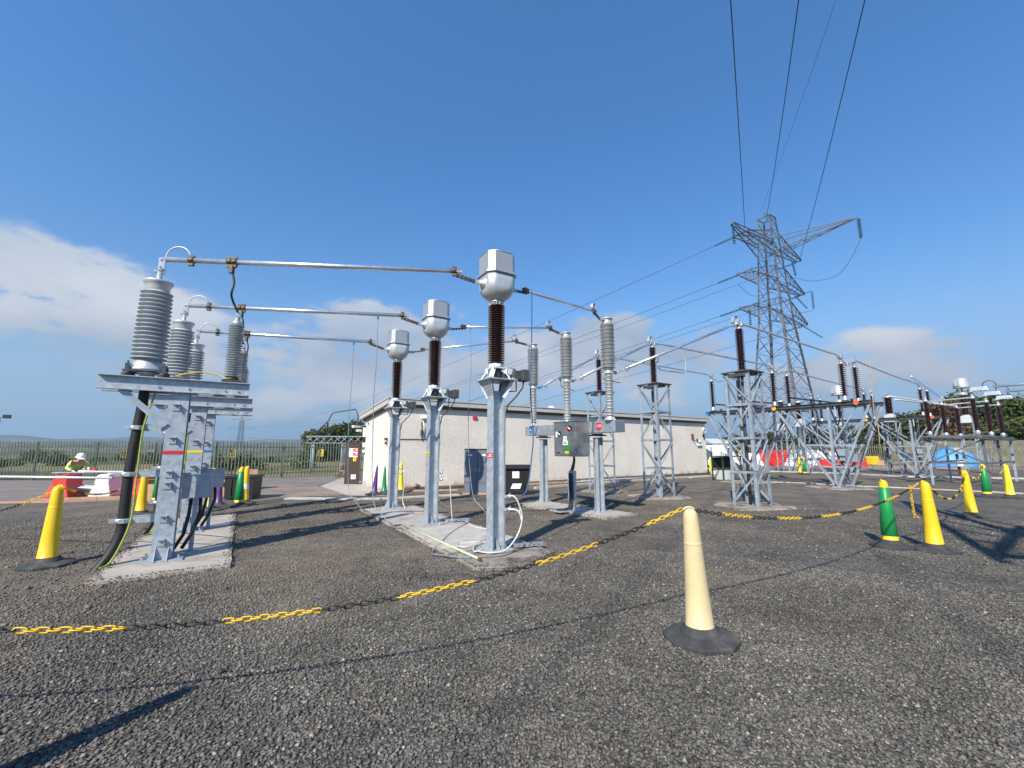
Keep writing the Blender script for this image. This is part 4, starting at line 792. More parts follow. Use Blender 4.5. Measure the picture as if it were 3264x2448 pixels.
def lattice_post(rust=False):
    t = thing('lattice_post', 'x', 'support', (0, 0, 0), GR)
    s = .36; H = 3.80; C = [(-s, -s), (s, -s), (s, s), (-s, s)]; lv = [.03, .95, 1.90, 2.86, H]
    for (x, y) in C:
        b = MB(); ix, iy = (-1 if x > 0 else 1), (-1 if y > 0 else 1); b.angle((x, y, .03), (x, y, H), .085, .010, (ix, 0, 0), (0, iy, 0)); b.build('corner_leg', 'lattice', t)
    b = MB()
    for k in range(4):
        for f in range(4):
            p, q2 = C[f], C[(f + 1) % 4]; n = Vector((q2[1] - p[1], -(q2[0] - p[0]), 0)).normalized() * .008
            flip = (k + f) % 2; a = Vector((*(p if flip else q2), lv[k] + .04)) + n; c = Vector((*(q2 if flip else p), lv[k + 1] - .04)) + n * 1.6; b.bar(a, c, .055, .008, up=n)
            b.bar(a + Vector((0, 0, 0)), c, .008, .05, up=n) if k % 2 else None
    b.build('diagonal_bracing', 'lattice', t)
    for k in (1, 2, 3):
        b = MB()
        for f in range(4):
            p, q2 = C[f], C[(f + 1) % 4]; n = Vector((q2[1] - p[1], -(q2[0] - p[0]), 0)).normalized() * .014; b.bar(Vector((*p, lv[k])) + n, Vector((*q2, lv[k])) + n, .008, .06); b.bar(Vector((*p, lv[k] + .03)) - n * 2, Vector((*q2, lv[k] + .03)) - n * 2, .06, .008)
        b.build('level_frame', 'lattice', t)
    b = MB()
    for f in range(4):
        p, q2 = C[f], C[(f + 1) % 4]; b.bar((p[0] * 1.08, p[1] * 1.08, H + .02), (q2[0] * 1.08, q2[1] * 1.08, H + .02), .10, .03)
    b.box((-.1, 0, H - .03), (.1, .72, .10)); b.box((.1, 0, H - .03), (.1, .72, .10)); b.box((0, 0, H + .045), (.34, .34, .02)); b.build('cap_frame', 'dk_box', t)
    b = MB(); b.lathe([(.11, H + .055), (.11, H + .075), (.09, H + .08), (.09, H + .13)], n=18); b.build('insulator_base', 'rustpipe', t)
    b = MB(); b.lathe(sheds(H + .13, 5.16, .075, .125, 24), n=22); b.build('insulator', 'brown_mid', t)
    b = MB(); b.lathe([(.08, 5.16), (.08, 5.20), (.05, 5.21), (.05, 5.25)], n=16); b.box((0, 0, 5.29), (.16, .10, .08)); b.box((.11, 0, 5.33), (.06, .14, .10)); b.box((-.11, 0, 5.33), (.06, .14, .10)); b.build('bus_clamp', 'alu', t)
    return t
LP = [(6.82, 12.58), (4.99, 14.98), (3.5, 17.1)]
lp = lattice_post(); lp.location = (*LP[0], 0); lp['label'] = 'nearest lattice steel post carrying a brown post insulator, rusty pipe at its side'; lp['group'] = 'lattice steel insulator posts'
lps = [lp, dup(lp, (*LP[1], 0), GR, 'middle lattice steel insulator post, in front of the building wall'), dup(lp, (*LP[2], 0), GR, 'farthest lattice steel insulator post, behind the red 110 sign')]
q = MB(); q.tube([(.47, .1, .0), (.46, .08, 1.0), (.46, .08, 3.1)], .03, 8); q.lathe([(.05, .55), (.05, .6)], (.465, .09, 0), 10); q.build('drain_pipe', 'rustpipe', lp)
q = MB(); q.tube([(-.02, .0, 3.8), (0, .05, 2.4), (0, .05, .05)], .04, 8); q.build('centre_pipe', 'dk_box', lp)
for i in range(3):
    a0 = wpt(CO, CA, (.12, pole_y[i], 3.48)); e = Vector((*LP[i], 5.36)); d = (e - a0).normalized(); a = a0 + d * .34; b2 = e - d * .16; 
    t = thing('busbar', f'sloping tube rising from the {od[i]} breaker column to the {od[i]} lattice post', 'busbar', tuple(a), 0, 'sloping tubes from breaker to lattice posts')
    L = lambda v: Vector(v) - a
    q = MB(); q.tube([L(a), L(b2)], .036, 12); q.build('tube', 'alu_bus', t)
    q = MB(); chainlike(q, L(a0), L(a), .022, 5); clamp(q, L(a + d * .05), d, .036); q.build('flexible_link', 'alu', t)
    q = MB(); m = Matrix((d, Vector((0, 0, 1)), d.cross(Vector((0, 0, 1))).normalized())).transposed(); p = L(b2 + Vector((0, 0, .13)))
    q.lathe([(.12, -.04), (.12, .04)], p, 24, Mx=m, cap=False); q.lathe([(.112, -.04), (.112, .04)], p, 24, Mx=m, cap=False); q.build('expansion_loop', 'alu_paint', t)
    q = MB(); clamp(q, L(b2), d, .04); q.box(L(e - d * .02), (.2, .1, .06), GR); q.build('end_clamp', 'alu', t)
    if i == 0 or i == 2 or i == 1:
        c0 = a + d * 1.15; q = MB(); q.box(L(c0 + Vector((0, 0, -.09))), (.09, .06, .14), GR); dd = Vector((d.x, d.y, 0)).normalized()
        q.tube([L(c0 + Vector((0, 0, -.15))), L(c0 + Vector((0, 0, -.32)) + dd * .03), L(c0 + dd * .12 + Vector((0, 0, -.37))), L(c0 + dd * .95 + Vector((0, 0, -.38))), L(c0 + dd * 1.02 + Vector((0, 0, -.30))), L(c0 + dd * 1.02 + Vector((0, 0, .05)))], .018, 8); q.build('earthing_stirrup', 'lattice', t)
# ---- disconnectors on V-shaped trestles
DA = R(34)
def make_disc(rot_ends=True):
    t = thing('disconnector', 'x', 'switchgear', (0, 0, 0), DA)
    XF, XR = 0, 1.45; ZT = 3.42; apex = (0, 3.9); up = (1, 0, 0)
    for x in (XF, XR):
        b = MB(); b.bar((x - .06, -1.45, ZT + .05), (x - .06, 5.55, ZT + .05), .012, .13); b.bar((x + .06, -1.45, ZT + .05), (x + .06, 5.55, ZT + .05), .012, .13); b.bar((x - .09, -1.45, ZT + .11), (x - .09, 5.55, ZT + .11), .06, .012); b.bar((x + .09, -1.45, ZT + .11), (x + .09, 5.55, ZT + .11), .06, .012)
        for yy in (-1.3, -.6, .7, 2.15, 3.6, 5.2): b.box((x, yy, ZT + .05), (.11, .06, .1))
        b.build('beam', 'dk_box', t)
        for ay in apex:
            sg = 1 if ay == 0 else -1
            for ty in ((2.1, -1.35) if ay == 0 else (2.3, 5.45)):
                b = MB(); b.angle((x, ay, .06), (x, ty, ZT), .09, .009, (0, 1 if ty > ay else -1, 0), (1 if x == XF else -1, 0, 0)); b.build('raking_leg', 'lattice', t)
            if ay == 0:
                b = MB(); b.angle((x, ay, .06), (x, ay, ZT), .10, .010, (0, 1, 0), (1 if x == XF else -1, 0, 0)); b.build('upright', 'lattice', t)
            b = MB(); b.box((x, ay, .04), (.3, .3, .05)); b.build('foot_plate', 'galv', t)
        b = MB()
        b.bar((x + .01, 1.05, 1.76), (x + .01, -.68, 1.76), .01, .07); b.bar((x + .01, .5, .86), (x + .01, -.34, .86), .01, .06); b.bar((x + .01, 0, 1.76), (x + .01, 1.9, 3.35), .01, .06); b.bar((x + .01, 0, 1.8), (x + .01, -1.0, 3.38), .01, .06); b.bar((x + .01, 1.05, 1.76), (x + .01, 1.1, 3.4), .01, .05); b.bar((x + .01, .02, .9), (x + .01, .95, 1.7), .01, .05)
        b.bar((x + .01, 3.1, 1.76), (x + .01, 4.65, 1.76), .01, .07); b.bar((x + .01, 3.9, 1.76), (x + .01, 2.5, 3.35), .01, .06); b.bar((x + .01, 3.9, 1.76), (x + .01, 5.2, 3.35), .01, .06)
        b.build('side_bracing', 'lattice', t)
    b = MB()
    for (y, z0, z1) in ((0, .1, 1.76), (0, 1.76, 3.4), (2.05, 1.9, 3.4), (3.9, .1, 1.76), (-1.2, 2.1, 3.4), (5.2, 2.2, 3.4)):
        b.bar((XF, y, z0), (XR, y, z1), .06, .008); b.bar((XF, y, z1), (XR, y + .02, z0), .06, .008)
    for y in (1.05, -.68, 3.1, 4.65): b.bar((XF, y, 1.76), (XR, y, 1.76), .07, .01)
    b.build('cross_bracing', 'tower', t)
    b = MB()
    for yy in (-.6, 2.15, 5.2): b.box((.72, yy, ZT + .14), (1.75, .16, .07)); b.lathe([(.05, ZT + .17), (.04, ZT + .26), (.12, ZT + .28)], (.72, yy, 0), 10)
    b.tube([(.72, -.8, ZT + .06), (.72, 5.4, ZT + .06)], .03, 8); b.build('switch_base', 'dk_box', t)
    b = MB(); b.box((.75, -.05, 1.35), (.45, .3, .5)); b.build('drive_box', 'lattice', t, bevel=.01); b = MB(); b.tube([(.72, .05, 1.6), (.72, .05, ZT)], .03, 8); b.build('drive_rod', 'galv', t)
    for yy in (-.6, 2.15, 5.2):
        for x in (XF, XR):
            b = MB(); b.lathe([(.10, ZT + .17), (.10, ZT + .21), (.07, ZT + .23), (.085, ZT + .30), (.075, ZT + .38)], (x, yy, 0), 16); b.build('insulator_base', 'alu', t)
            b = MB(); b.lathe(sheds(ZT + .38, 5.12, .055, .15, 15), (x, yy, 0), 18); b.build('insulator', 'brown_mid', t)
            b = MB(); b.lathe([(.085, 5.12), (.085, 5.19), (.05, 5.2), (.05, 5.34)], (x, yy, 0), 14); b.box((x, yy, 5.44), (.20, .16, .16)); b.box((x + (-.16 if x == XF else .16), yy, 5.48), (.12, .1, .10)); b.build('terminal_head', 'alu', t)
            b = MB(); b.tube([(x + (-.10 if x == XF else .1) + .08 * math.cos(a), yy, 5.54 + .11 * math.sin(a)) for a in np.linspace(0, math.pi, 9)], .014, 6); b.build('clamp_loop', 'galv', t)
        b = MB(); b.bar((XF + .05, yy + .02, 5.30), (.72, yy + .02, 5.22), .05, .06); b.bar((.72, yy + .02, 5.22), (XR - .05, yy + .02, 5.27), .05, .06); b.box((.72, yy + .02, 5.22), (.12, .1, .14)); b.build('switch_blade', 'alu', t)
    for yy, m in ((-1.0, 'disc_r'), (2.15, 'disc_y'), (5.5, 'labelb')):
        b = MB(); b.lathe([(.095, -.01), (.095, .01)], (0, 0, 0), 16, Mx=RY90); b.build('phase_disc', m, t, loc=(-.13, yy, ZT + .04))
    return t
dc = make_disc(); dc.location = (13.49, 18.29, 0); dc['label'] = 'nearer disconnector on V-shaped steel trestles behind the nearest lattice post'; dc['group'] = 'disconnectors on V-shaped trestles'
dc2 = dup(dc, (24.2, 26.2, 0), DA, 'farther disconnector on V-shaped steel trestles, in front of the trees')
DO = [(13.49, 18.29), (24.2, 26.2)]; PY = (-.6, 2.15, 5.2)
def bus(name, label, a, b2, r=.04, group=None, drop=0, m='alu_bus', ends=True):
    a = Vector(a); b2 = Vector(b2); d = (b2 - a).normalized(); t = thing(name, label, 'busbar', tuple(a), 0, group)
    q = MB(); n = 9; pts = [(b2 - a) * (k / n) - Vector((0, 0, drop * 4 * (k / n) * (1 - k / n))) for k in range(n + 1)]; q.tube(pts, r, 10); q.build('tube', m, t)
    if ends:
        for p in (d * .05, b2 - a - d * .05): q = MB(); clamp(q, p, d, r); q.build('tube_clamp', 'alu', t)
    return t
nm = ('nearest', 'middle', 'farthest')
for i in range(3):
    bus('busbar', f'dark straight tube from the {nm[i]} lattice post to the nearer trestle disconnector', (LP[i][0] + .14, LP[i][1] + .09, 5.36), wpt(DO[0], DA, (-.16, PY[i], 5.48)), .038, 'tubes from lattice posts to the disconnector')
    bus('busbar', f'{["red", "yellow", "blue"][i]} phase tube between the two trestle disconnectors', wpt(DO[0], DA, (1.6, PY[i], 5.48)), wpt(DO[1], DA, (-.16, PY[i], 5.48)), .042, 'tubes between the disconnectors', .06)
bus('busbar', 'bright tube slanting down to the table of brown insulators', (22.54, 24.0, 5.64), (19.7, 19.6, 3.87), .05, None)
for i in range(3): bus('busbar', f'{nm[i]} long dark tube passing low behind the trestle disconnectors', wpt((22.5, 28.5), DA, (-6, 6 - i * 2.4, 4.7)), wpt((22.5, 28.5), DA, (9, 6 - i * 2.4, 4.9)), .05, 'low tubes behind the disconnectors', 0, 'wire')

# ---- table of brown insulators at the right
TO = (19.6, 18.0)
t = thing('insulator_table', 'steel table carrying six brown insulators at the right edge of the photo', 'switchgear', (*TO, 0), R(34))
for x in (.1, 3.1, 6.2):
    for y in (0.05, 1.85):
        b = MB(); b.angle((x, y, .03), (x, y, 2.0), .09, .01, (1, 0, 0), (0, 1 if y < 1 else -1, 0)); b.build('table_leg', 'tower' if y < 1 and x < 6 else 'lattice', t)
for y in (0, 1.9):
    b = MB(); b.bar((-.2, y, 2.06), (6.5, y, 2.06), .09, .14); b.build('table_beam', 'dk_box', t)
b = MB()
for x in (-.1, .9, 3.1, 5.3, 6.4): b.bar((x, 0, 2.15), (x, 1.9, 2.15), .12, .05)
b.bar((.1, .05, 1.0), (6.2, .05, 1.0), .01, .08); b.bar((.1, 1.85, 1.0), (6.2, 1.85, 1.0), .01, .08); b.bar((.1, .05, 1.0), (.1, 1.85, 1.0), .01, .08)
for (p, q) in (((.1, .05, 2.0), (.1, 1.85, 1.0)), ((.1, 0.05, .1), (2.1, .05, 2.0)), ((2.1, .05, 2.0), (4.1, .05, .1)), ((4.1, .05, .1), (6.2, .05, 2.0)), ((.1, 1.85, .1), (2.1, 1.85, 2.0)), ((.1, .05, 1.0), (.1, 1.85, 2.0))): b.bar(p, q, .01, .06)
b.build('table_bracing', 'tower', t)
for k, x in enumerate((.45, 3.15, 5.9)):
    for y in (.25, 1.75):
        b = MB(); b.lathe([(.09, 2.17), (.09, 2.24), (.10, 2.28), (.09, 2.36), (.07, 2.40)], (x, y, 0), 16); b.build('insulator_base', 'alu', t)
        b = MB(); b.lathe(sheds(2.40, 3.72, .07, .125, 24), (x, y, 0), 18); b.build('insulator', 'brown', t)
        b = MB(); b.lathe([(.09, 3.72), (.09, 3.82), (.05, 3.84), (.04, 4.0)], (x, y, 0), 14); b.build('insulator_cap', 'alu', t)
    b = MB(); b.box((x, .02, 4.14), (.20, .58, .18), taper=.8); b.box((x, .3, 4.03), (.24, .24, .03)); b.build('terminal_box', 'alu_paint', t, bevel=.03)
    b = MB(); b.tube([(x, -.3 - .2 * math.cos(a), 4.24 + .22 * math.sin(a)) for a in np.linspace(0, math.pi, 10)], .018, 6); b.build('expansion_loop', 'dk_box', t)
    b = MB(); b.bar((x, .25, 3.80), (x, 1.75, 3.74), .09, .05); b.build('link_bar', 'alu', t)
for k, x in enumerate((.45, 3.15, 5.9)):
    a = wpt(TO, R(34), (x, -.4, 4.19)); bus('busbar', f'{nm[k]} bright tube leaving the insulator table beyond the right edge', a, wpt(TO, R(34), (x, -7.5, 4.19)), .05, 'tubes leaving the insulator table', ends=False)
for k in range(2): bus('busbar', f'{["upper", "lower"][k]} cream flat bar across the top of the insulator table', wpt(TO, R(34), (-2.0, 2.4 - .2 * k, 3.9 - .16 * k)), wpt(TO, R(34), (5.9, 1.75, 3.86 - .02 * k)), .035, 'bars across the insulator table', m='white_galv', ends=False)

# ---- bushings on lattice stands farther back
def make_bushing(cone, zb=3.2, zi=4.5, ri=.22, label='x', loc=(0, 0), cab=True):
    t = thing('bushing_stand', label, 'switchgear', (*loc, 0), GR); s = .4; C = [(-s, -s), (s, -s), (s, s), (-s, s)]
    for x, y in C: b = MB(); b.angle((x, y, .02), (x, y, zb - .5), .08, .01, (-1 if x > 0 else 1, 0, 0), (0, -1 if y > 0 else 1, 0)); b.build('stand_leg', 'lattice', t)
    b = MB(); n = 4; h = (zb - .5) / n
    for k in range(n):
        for f in range(4): p, q = C[f], C[(f + 1) % 4]; b.bar((*p, h * k + .05), (*q, h * (k + 1) - .03), .05, .008); b.bar((*p, h * (k + 1)), (*q, h * (k + 1)), .05, .02)
    b.build('stand_bracing', 'lattice', t)
    b = MB(); b.box((0, 0, zb - .27), (.62, .56, .5), taper=.85); b.lathe([(.2, zb - .02), (.24, zb), (.2, zb + .06)], n=16); b.build('tank', 'grey_plastic', t, bevel=.03)
    if cab: b = MB(); b.box((-.1, -.62, 1.0), (.6, .42, .55)); b.box((-.1, -.62, 1.29), (.66, .48, .03)); b.build('control_box', 'beamgrey', t, bevel=.01)
    b = MB(); b.lathe(sheds(zb + .06, zi, ri * .72, ri, 18), n=18); b.build('insulator', 'brown', t)
    if cone: b = MB(); b.lathe([(.2, zi), (.26, zi + .05), (.27, zi + .14), (.2, zi + .24), (.06, zi + .27), (.05, zi + .55)], n=20); b.build('insulator_cap', 'alu_paint', t); b = MB(); b.lathe([(.44, zi + .55), (.45, zi + .58), (.32, zi + 1.22), (.28, zi + 1.25)], n=24); b.build('conical_hood', 'alu_paint', t); b = MB(); b.box((-.48, .12, zi + .92), (.04, .26, .46), .15, taper=1.1); b.build('side_shield', 'mesh_panel', t)
    else: b = MB(); b.lathe([(.2, zi), (.3, zi + .04), (.3, zi + .1), (.1, zi + .18), (.06, zi + .3)], n=20); b.box((0, 0, zi + .32), (.3, .14, .1)); b.build('insulator_cap', 'alu', t)
    return t
make_bushing(False, 3.9, 5.0, .24, 'thick brown bushing under a flat cap, on a lattice stand left of the blue tarpaulin', (25.6, 29.2))
make_bushing(True, 3.9, 5.3, .24, 'brown bushing under a conical white hood, standing before the tall trees', (31.8, 30.2))
make_bushing(True, 3.7, 4.8, .2, 'brown bushing under a white hood, seen just above the nearer trestle beam', (23.2, 30.4), )
make_bushing(False, 3.7, 4.9, .2, 'slim brown bushing on a lattice stand behind the nearer disconnector', (21.0, 31.5), False)
make_bushing(False, 3.4, 4.9, .18, 'brown bushing right of the steel tower foot, half hidden by the nearer trestle', (19.4, 31.0), False)
t = thing('meter_post', 'dark post carrying a small white meter box behind the insulator table', 'post', (27.26, 26.74, 0), .3)
b = MB(); b.bar((0, 0, 0), (-.05, 0, 1.3), .1, .1); b.build('post', 'dk_box', t); b = MB(); b.box((-.03, -.12, .75), (.34, .2, .42), taper=.9); b.build('meter_box', 'white', t, bevel=.02); b = MB(); b.box((-.06, -.12, 1.5), (.5, .26, .34), taper=.85); b.build('meter_box', 'grey_plastic', t, bevel=.02)

# ---- steel tower
TW = (26.3, 41.5); ta = R(33)
tw = thing('steel_tower', 'tall lattice steel transmission tower with three tiers of cross-arms', 'pylon', (*TW, 0), ta)
def hw(z):   # half width of the body at height z
    return 2.45 + (1.15 - 2.45) * min(z, 14.5) / 14.5 if z < 14.5 else (1.15 + (.62 - 1.15) * (z - 14.5) / (25.2 - 14.5))
lv = [0, 2.6, 5.0, 7.2, 9.2, 11.0, 12.8, 14.5, 16.2, 17.9, 19.4, 20.8, 22.1, 23.6, 25.0]
for sx, sy in ((-1, -1), (1, -1), (1, 1), (-1, 1)):
    b = MB()
    for z0, z1 in ((0, 14.5), (14.5, 25.1)): b.angle((sx * hw(z0), sy * hw(z0), z0), (sx * hw(z1), sy * hw(z1), z1), .20 if z0 < 1 else .15, .02, (-sx, 0, 0), (0, -sy, 0))
    b.build('corner_leg', 'tower', tw)
b = MB()
for z0, z1 in zip(lv, lv[1:]):
    a, c = hw(z0), hw(z1)
    for f in range(4):
        m = Matrix.Rotation(R(90 * f), 3, 'Z'); p = lambda x, y, z: m @ Vector((x, y, z)); w = .065 if z0 < 12 else .05
        b.bar(p(-a, -a, z0), p(c, -c, z1), w, .02); b.bar(p(a, -a, z0), p(-c, -c, z1), w, .02)
        if f % 1 == 0 and z0 > 0: b.bar(p(-a, -a, z0), p(a, -a, z0), w * .8, .02)
b.build('body_bracing', 'tower', tw)
b = MB()
for f in range(4): m = Matrix.Rotation(R(90 * f), 3, 'Z'); b.bar(m @ Vector((-.62, -.62, 25.1)), m @ Vector((.62, -.62, 25.1)), .1, .08)
b.bar((-.3, 0, 25.1), (-.3, 0, 25.7), .08, .08); b.bar((.62, .2, 25.1), (.3, 0, 25.9), .06, .06); b.build('peak_frame', 'tower', tw)
def arm(tip, z0, z1, name='cross_arm', tw2=0, nb=5):
    """arm from the body (lower chord at z0, upper at z1) to tip = (x, y, z); tw2 makes a square end"""
    b = MB(); T = Vector(tip); sx = 1 if T.x > 0 else -1; a, c = hw(z0), hw(z1); e = tw2 / 2
    lo = [(Vector((sx * a, -a, z0)), T + Vector((0, -e, 0))), (Vector((sx * a, a, z0)), T + Vector((0, e, 0)))]
    up = [(Vector((sx * c, -c, z1)), T + Vector((0, -e, .12))), (Vector((sx * c, c, z1)), T + Vector((0, e, .12)))]
    for p, q in lo + up: b.bar(p, q, .09, .06)
    for k in range(1, nb + 1):
        f = k / nb; g = (k - 1) / nb
        L = [p.lerp(q, f) for p, q in lo]; U = [p.lerp(q, f) for p, q in up]; L0 = [p.lerp(q, g) for p, q in lo]; U0 = [p.lerp(q, g) for p, q in up]
        b.bar(L[0], L[1], .05, .03); b.bar(L0[0], L[1], .05, .02)
        for s in (0, 1): b.bar(U0[s], L[s], .05, .02); b.bar(L[s], U[s], .04, .02)
    if e: b.bar(T + Vector((0, -e, 0)), T + Vector((0, e, 0)), .1, .1)
    return b.build(name, 'tower', tw)
for x0, z in ((5.9, 22.0), (5.9, 18.15), (5.9, 14.75)):
    zt_ = z + 1.35
    arm((x0 + .35, 0, z), z + .0, zt_, tw2=.5); arm((-x0 + .5, 0, z - .1), z, zt_, tw2=1.3)
arm((-7.2, -.3, 22.25), 21.0, 22.3, 'auxiliary_arm', .3, 4)
# long auxiliary arm reaching towards the yard
b = MB(); tip = Vector(rotv(7.2 * math.cos(R(-42)) - 0, 7.2 * math.sin(R(-42)), -ta) + (22.55,))
for p in ((.9, -.9, 21.2), (-.7, -.85, 21.2), (.85, .8, 21.4), (.8, -.8, 22.6), (-.6, -.8, 22.6)): b.bar(p, tip, .09, .06)
for k in range(1, 6):
    f = k / 6; P = [Vector(p).lerp(tip, f) for p in ((.9, -.9, 21.2), (-.7, -.85, 21.2), (.8, -.8, 22.6), (-.6, -.8, 22.6))]; b.bar(P[0], P[1], .04, .02); b.bar(P[0], P[2], .04, .02); b.bar(P[1], P[3], .04, .02); Q = [Vector(p).lerp(tip, f - 1 / 6) for p in ((.9, -.9, 21.2), (-.7, -.85, 21.2))]; b.bar(Q[0], P[1], .04, .02)
b.build('auxiliary_arm', 'tower', tw)
b = MB(); b.bar((6.2, .1, 18.2), (9.0, .1, 19.2), .09, .09); b.build('outrigger', 'tower', tw)
for k in range(4): b = MB(); m = ((-1, -1), (1, -1), (1, 1), (-1, 1))[k]; b.box((m[0] * 2.5, m[1] * 2.5, .1), (.7, .7, .4)); b.build('footing', 'concrete', tw)
def string(a, d, L, n=9, r=.13, label='x', group='glass insulator strings on the steel tower'):
    a = Vector(a); d = Vector(d).normalized(); q = MB(); mz = d.to_track_quat('Z', 'Y').to_matrix(); q.tube([(0, 0, 0), d * L], .025, 6)
    for k in range(n): z = L * (k + .7) / (n + .6); q.lathe([(.03, -.05), (r, .0), (r, .03), (.04, .05)], d * z, 12, Mx=mz)
    o = q.build('insulator_string', 'blueins', loc=a); return tag(o, label, 'insulator', group)
TWp = lambda x, y, z: Vector((*wpt(TW, ta, (x, y, z))[:2], z))
TIP = Vector((*wpt(TW, ta, tuple(tip))[:2], tip.z))
FP = Vector((-269, 430, 0))
left = [TWp(-5.4, .55, 21.85), TWp(-5.4, .55, 17.95), TWp(-5.4, .55, 14.6)]; right = [TWp(6.2, .2, 21.95), TWp(6.2, .2, 18.1), TWp(6.2, .2, 14.7)]
far = [Vector((FP.x + sx * L, FP.y, z)) for sx in (-1, 1) for L, z in ((9.5, 30.5), (13.5, 21.3), (11, 12))]
def span(a, b2, sag, r, label, group, n=40, name='overhead_wire'):
    a = Vector(a); b2 = Vector(b2); q = MB(); q.tube([(b2 - a) * (k / n) - Vector((0, 0, sag * 4 * (k / n) * (1 - k / n))) for k in range(n + 1)], r, 5); return tag(q.build(name, 'wire', loc=a), label, 'wire', group)
tier = ('top', 'middle', 'bottom')
for i in range(6):
    a = (left + right)[i]; f = far[i]; d = (f - a).normalized(); d.z -= .10; side = 'left' if i < 3 else 'right'
    string(a, d, 2.0, label=f'insulator string slanting from the {side} {tier[i % 3]} cross-arm tip of the steel tower'); span(a + d.normalized() * 2.05, f, 12, .022, f'overhead wire from the {side} {tier[i % 3]} tower arm towards the distant pylon', 'overhead wires to the distant pylon')
string(TWp(-7.1, -.3, 22.15), (0, 0, -1), 1.9, label='insulator string hanging from the left end of the top tower arm')
string(TIP - Vector((0, 0, .1)), (0, 0, -1), 2.0, r=.16, label='insulator string hanging from the tip of the longest tower arm')
string(TWp(9.0, .1, 19.1), (0, 0, -1), 2.0, label='insulator string hanging from the thin outrigger of the tower')
string(TWp(5.2, .2, 21.9), (.1, -.05, -1), 1.8, label='insulator string hanging below the right top tower arm')
string(TWp(-4.9, 0, 14.5), (0, 0, -1), 1.8, label='insulator string hanging from the left bottom tower arm')
string(TWp(5.0, .2, 17.9), (.55, -.2, -.9), 1.9, label='insulator string slanting down from the right middle tower arm'); string(TWp(6.3, .2, 14.7), (.8, -.3, -.75), 2.2, label='insulator string slanting down from the right bottom tower arm')
def jumper(pts, label, r=.018): return cable('jumper_wire', label, 'wire', pts, r, 'wire', 5, 'jumper wires of the steel tower')
jumper([TIP - Vector((0, 0, 2.1)), TIP.lerp(TWp(5.2, .2, 20.1), .3) - Vector((0, 0, 3.6)), TIP.lerp(TWp(5.2, .2, 20.1), .7) - Vector((0, 0, 2.2)), TWp(5.3, .2, 20.0), TWp(3.5, .6, 19.9)], 'jumper wire sagging from the longest tower arm to the body')
jumper([TWp(9.0, .1, 17.1), TWp(8.0, 0, 16.7), TWp(6.2, .1, 16.2), TWp(4.0, .8, 16.1)], 'jumper wire under the outrigger of the tower')
jumper([TWp(-5.6, .5, 17.0), TWp(-4, 0, 16.0), TWp(-2, -1, 16.5)], 'jumper wire under the left middle tower arm')
# overhead line leaving above the camera
for j, (a, dx) in enumerate(((TWp(-5.6, -.6, 22.2), (8.59, 14.5, 19.04)), (TWp(0, 0, 25.3), (12.04, 15.5, 20.25)), (TWp(-.5, .5, 25.6), (14.91, 17.0, 22.05)), (TWp(5.6, -.4, 22.0), (14.82, 15.5, 20.25)))):
    dx = Vector(dx); d = dx - a; e = dx + Vector((d.x, d.y, 0)) * 1.6; e.z = dx.z + .6
    q = MB(); P = [a.lerp(dx, k / 12) - Vector((0, 0, .35 * 4 * (k / 12) * (1 - k / 12))) for k in range(13)] + [dx.lerp(e, k / 8) for k in range(1, 9)]; q.tube([p - a for p in P], .022 if j != 2 else .008, 6)
    tag(q.build('overhead_wire', 'wire', loc=a), ['leftmost overhead wire rising out of the top of the photo', 'second overhead wire from the left rising from the tower peak', 'faint thin overhead wire between the second and the rightmost', 'rightmost overhead wire rising out of the top of the photo'][j], 'wire', 'overhead wires rising over the yard')
# distant pylon
py = thing('distant_pylon', 'small distant lattice pylon with three tiers of arms beyond the fence', 'pylon', tuple(FP) + (), .12); py.location.z = -4
b = MB(); hz = 37.5
pw = lambda z: 4.6 - 2.8 * min(z, 16) / 16 if z < 16 else 1.8 - .5 * (z - 16) / 18
zl_ = [0, 5.5, 10, 14, 17.5, 20.5, 23.5, 26, 28.5, 31, 34]
for s in ((-1, -1), (1, -1), (1, 1), (-1, 1)): b.bar((s[0] * pw(0), s[1] * pw(0), 0), (s[0] * pw(16), s[1] * pw(16), 16), .34, .34); b.bar((s[0] * pw(16), s[1] * pw(16), 16), (s[0] * 1.3, s[1] * 1.3, 34), .3, .3); b.bar((s[0] * 1.3, s[1] * 1.3, 34), (0, 0, hz), .2, .2)
for z0, z1 in zip(zl_, zl_[1:]):
    for f in range(4): m = Matrix.Rotation(R(90 * f), 3, 'Z'); a, c = pw(z0), pw(z1); b.bar(m @ Vector((-a, -a, z0)), m @ Vector((c, -c, z1)), .16, .16); b.bar(m @ Vector((a, -a, z0)), m @ Vector((-c, -c, z1)), .16, .16)
b.build('body', 'tower', py)
for L, z in ((9.5, 34.5), (13.5, 25.3), (11, 16)):
    for s in (-1, 1): b = MB(); b.bar((s * 1.4, -1.2, z), (s * L, 0, z), .24, .24); b.bar((s * 1.4, 1.2, z), (s * L, 0, z), .24, .24); b.bar((s * 1.3, 0, z + 2.6), (s * L, 0, z), .2, .2); b.bar((s * L * .5, -.6, z), (s * L * .45, 0, z + 1.5), .14, .14); b.build('cross_arm', 'tower', py)
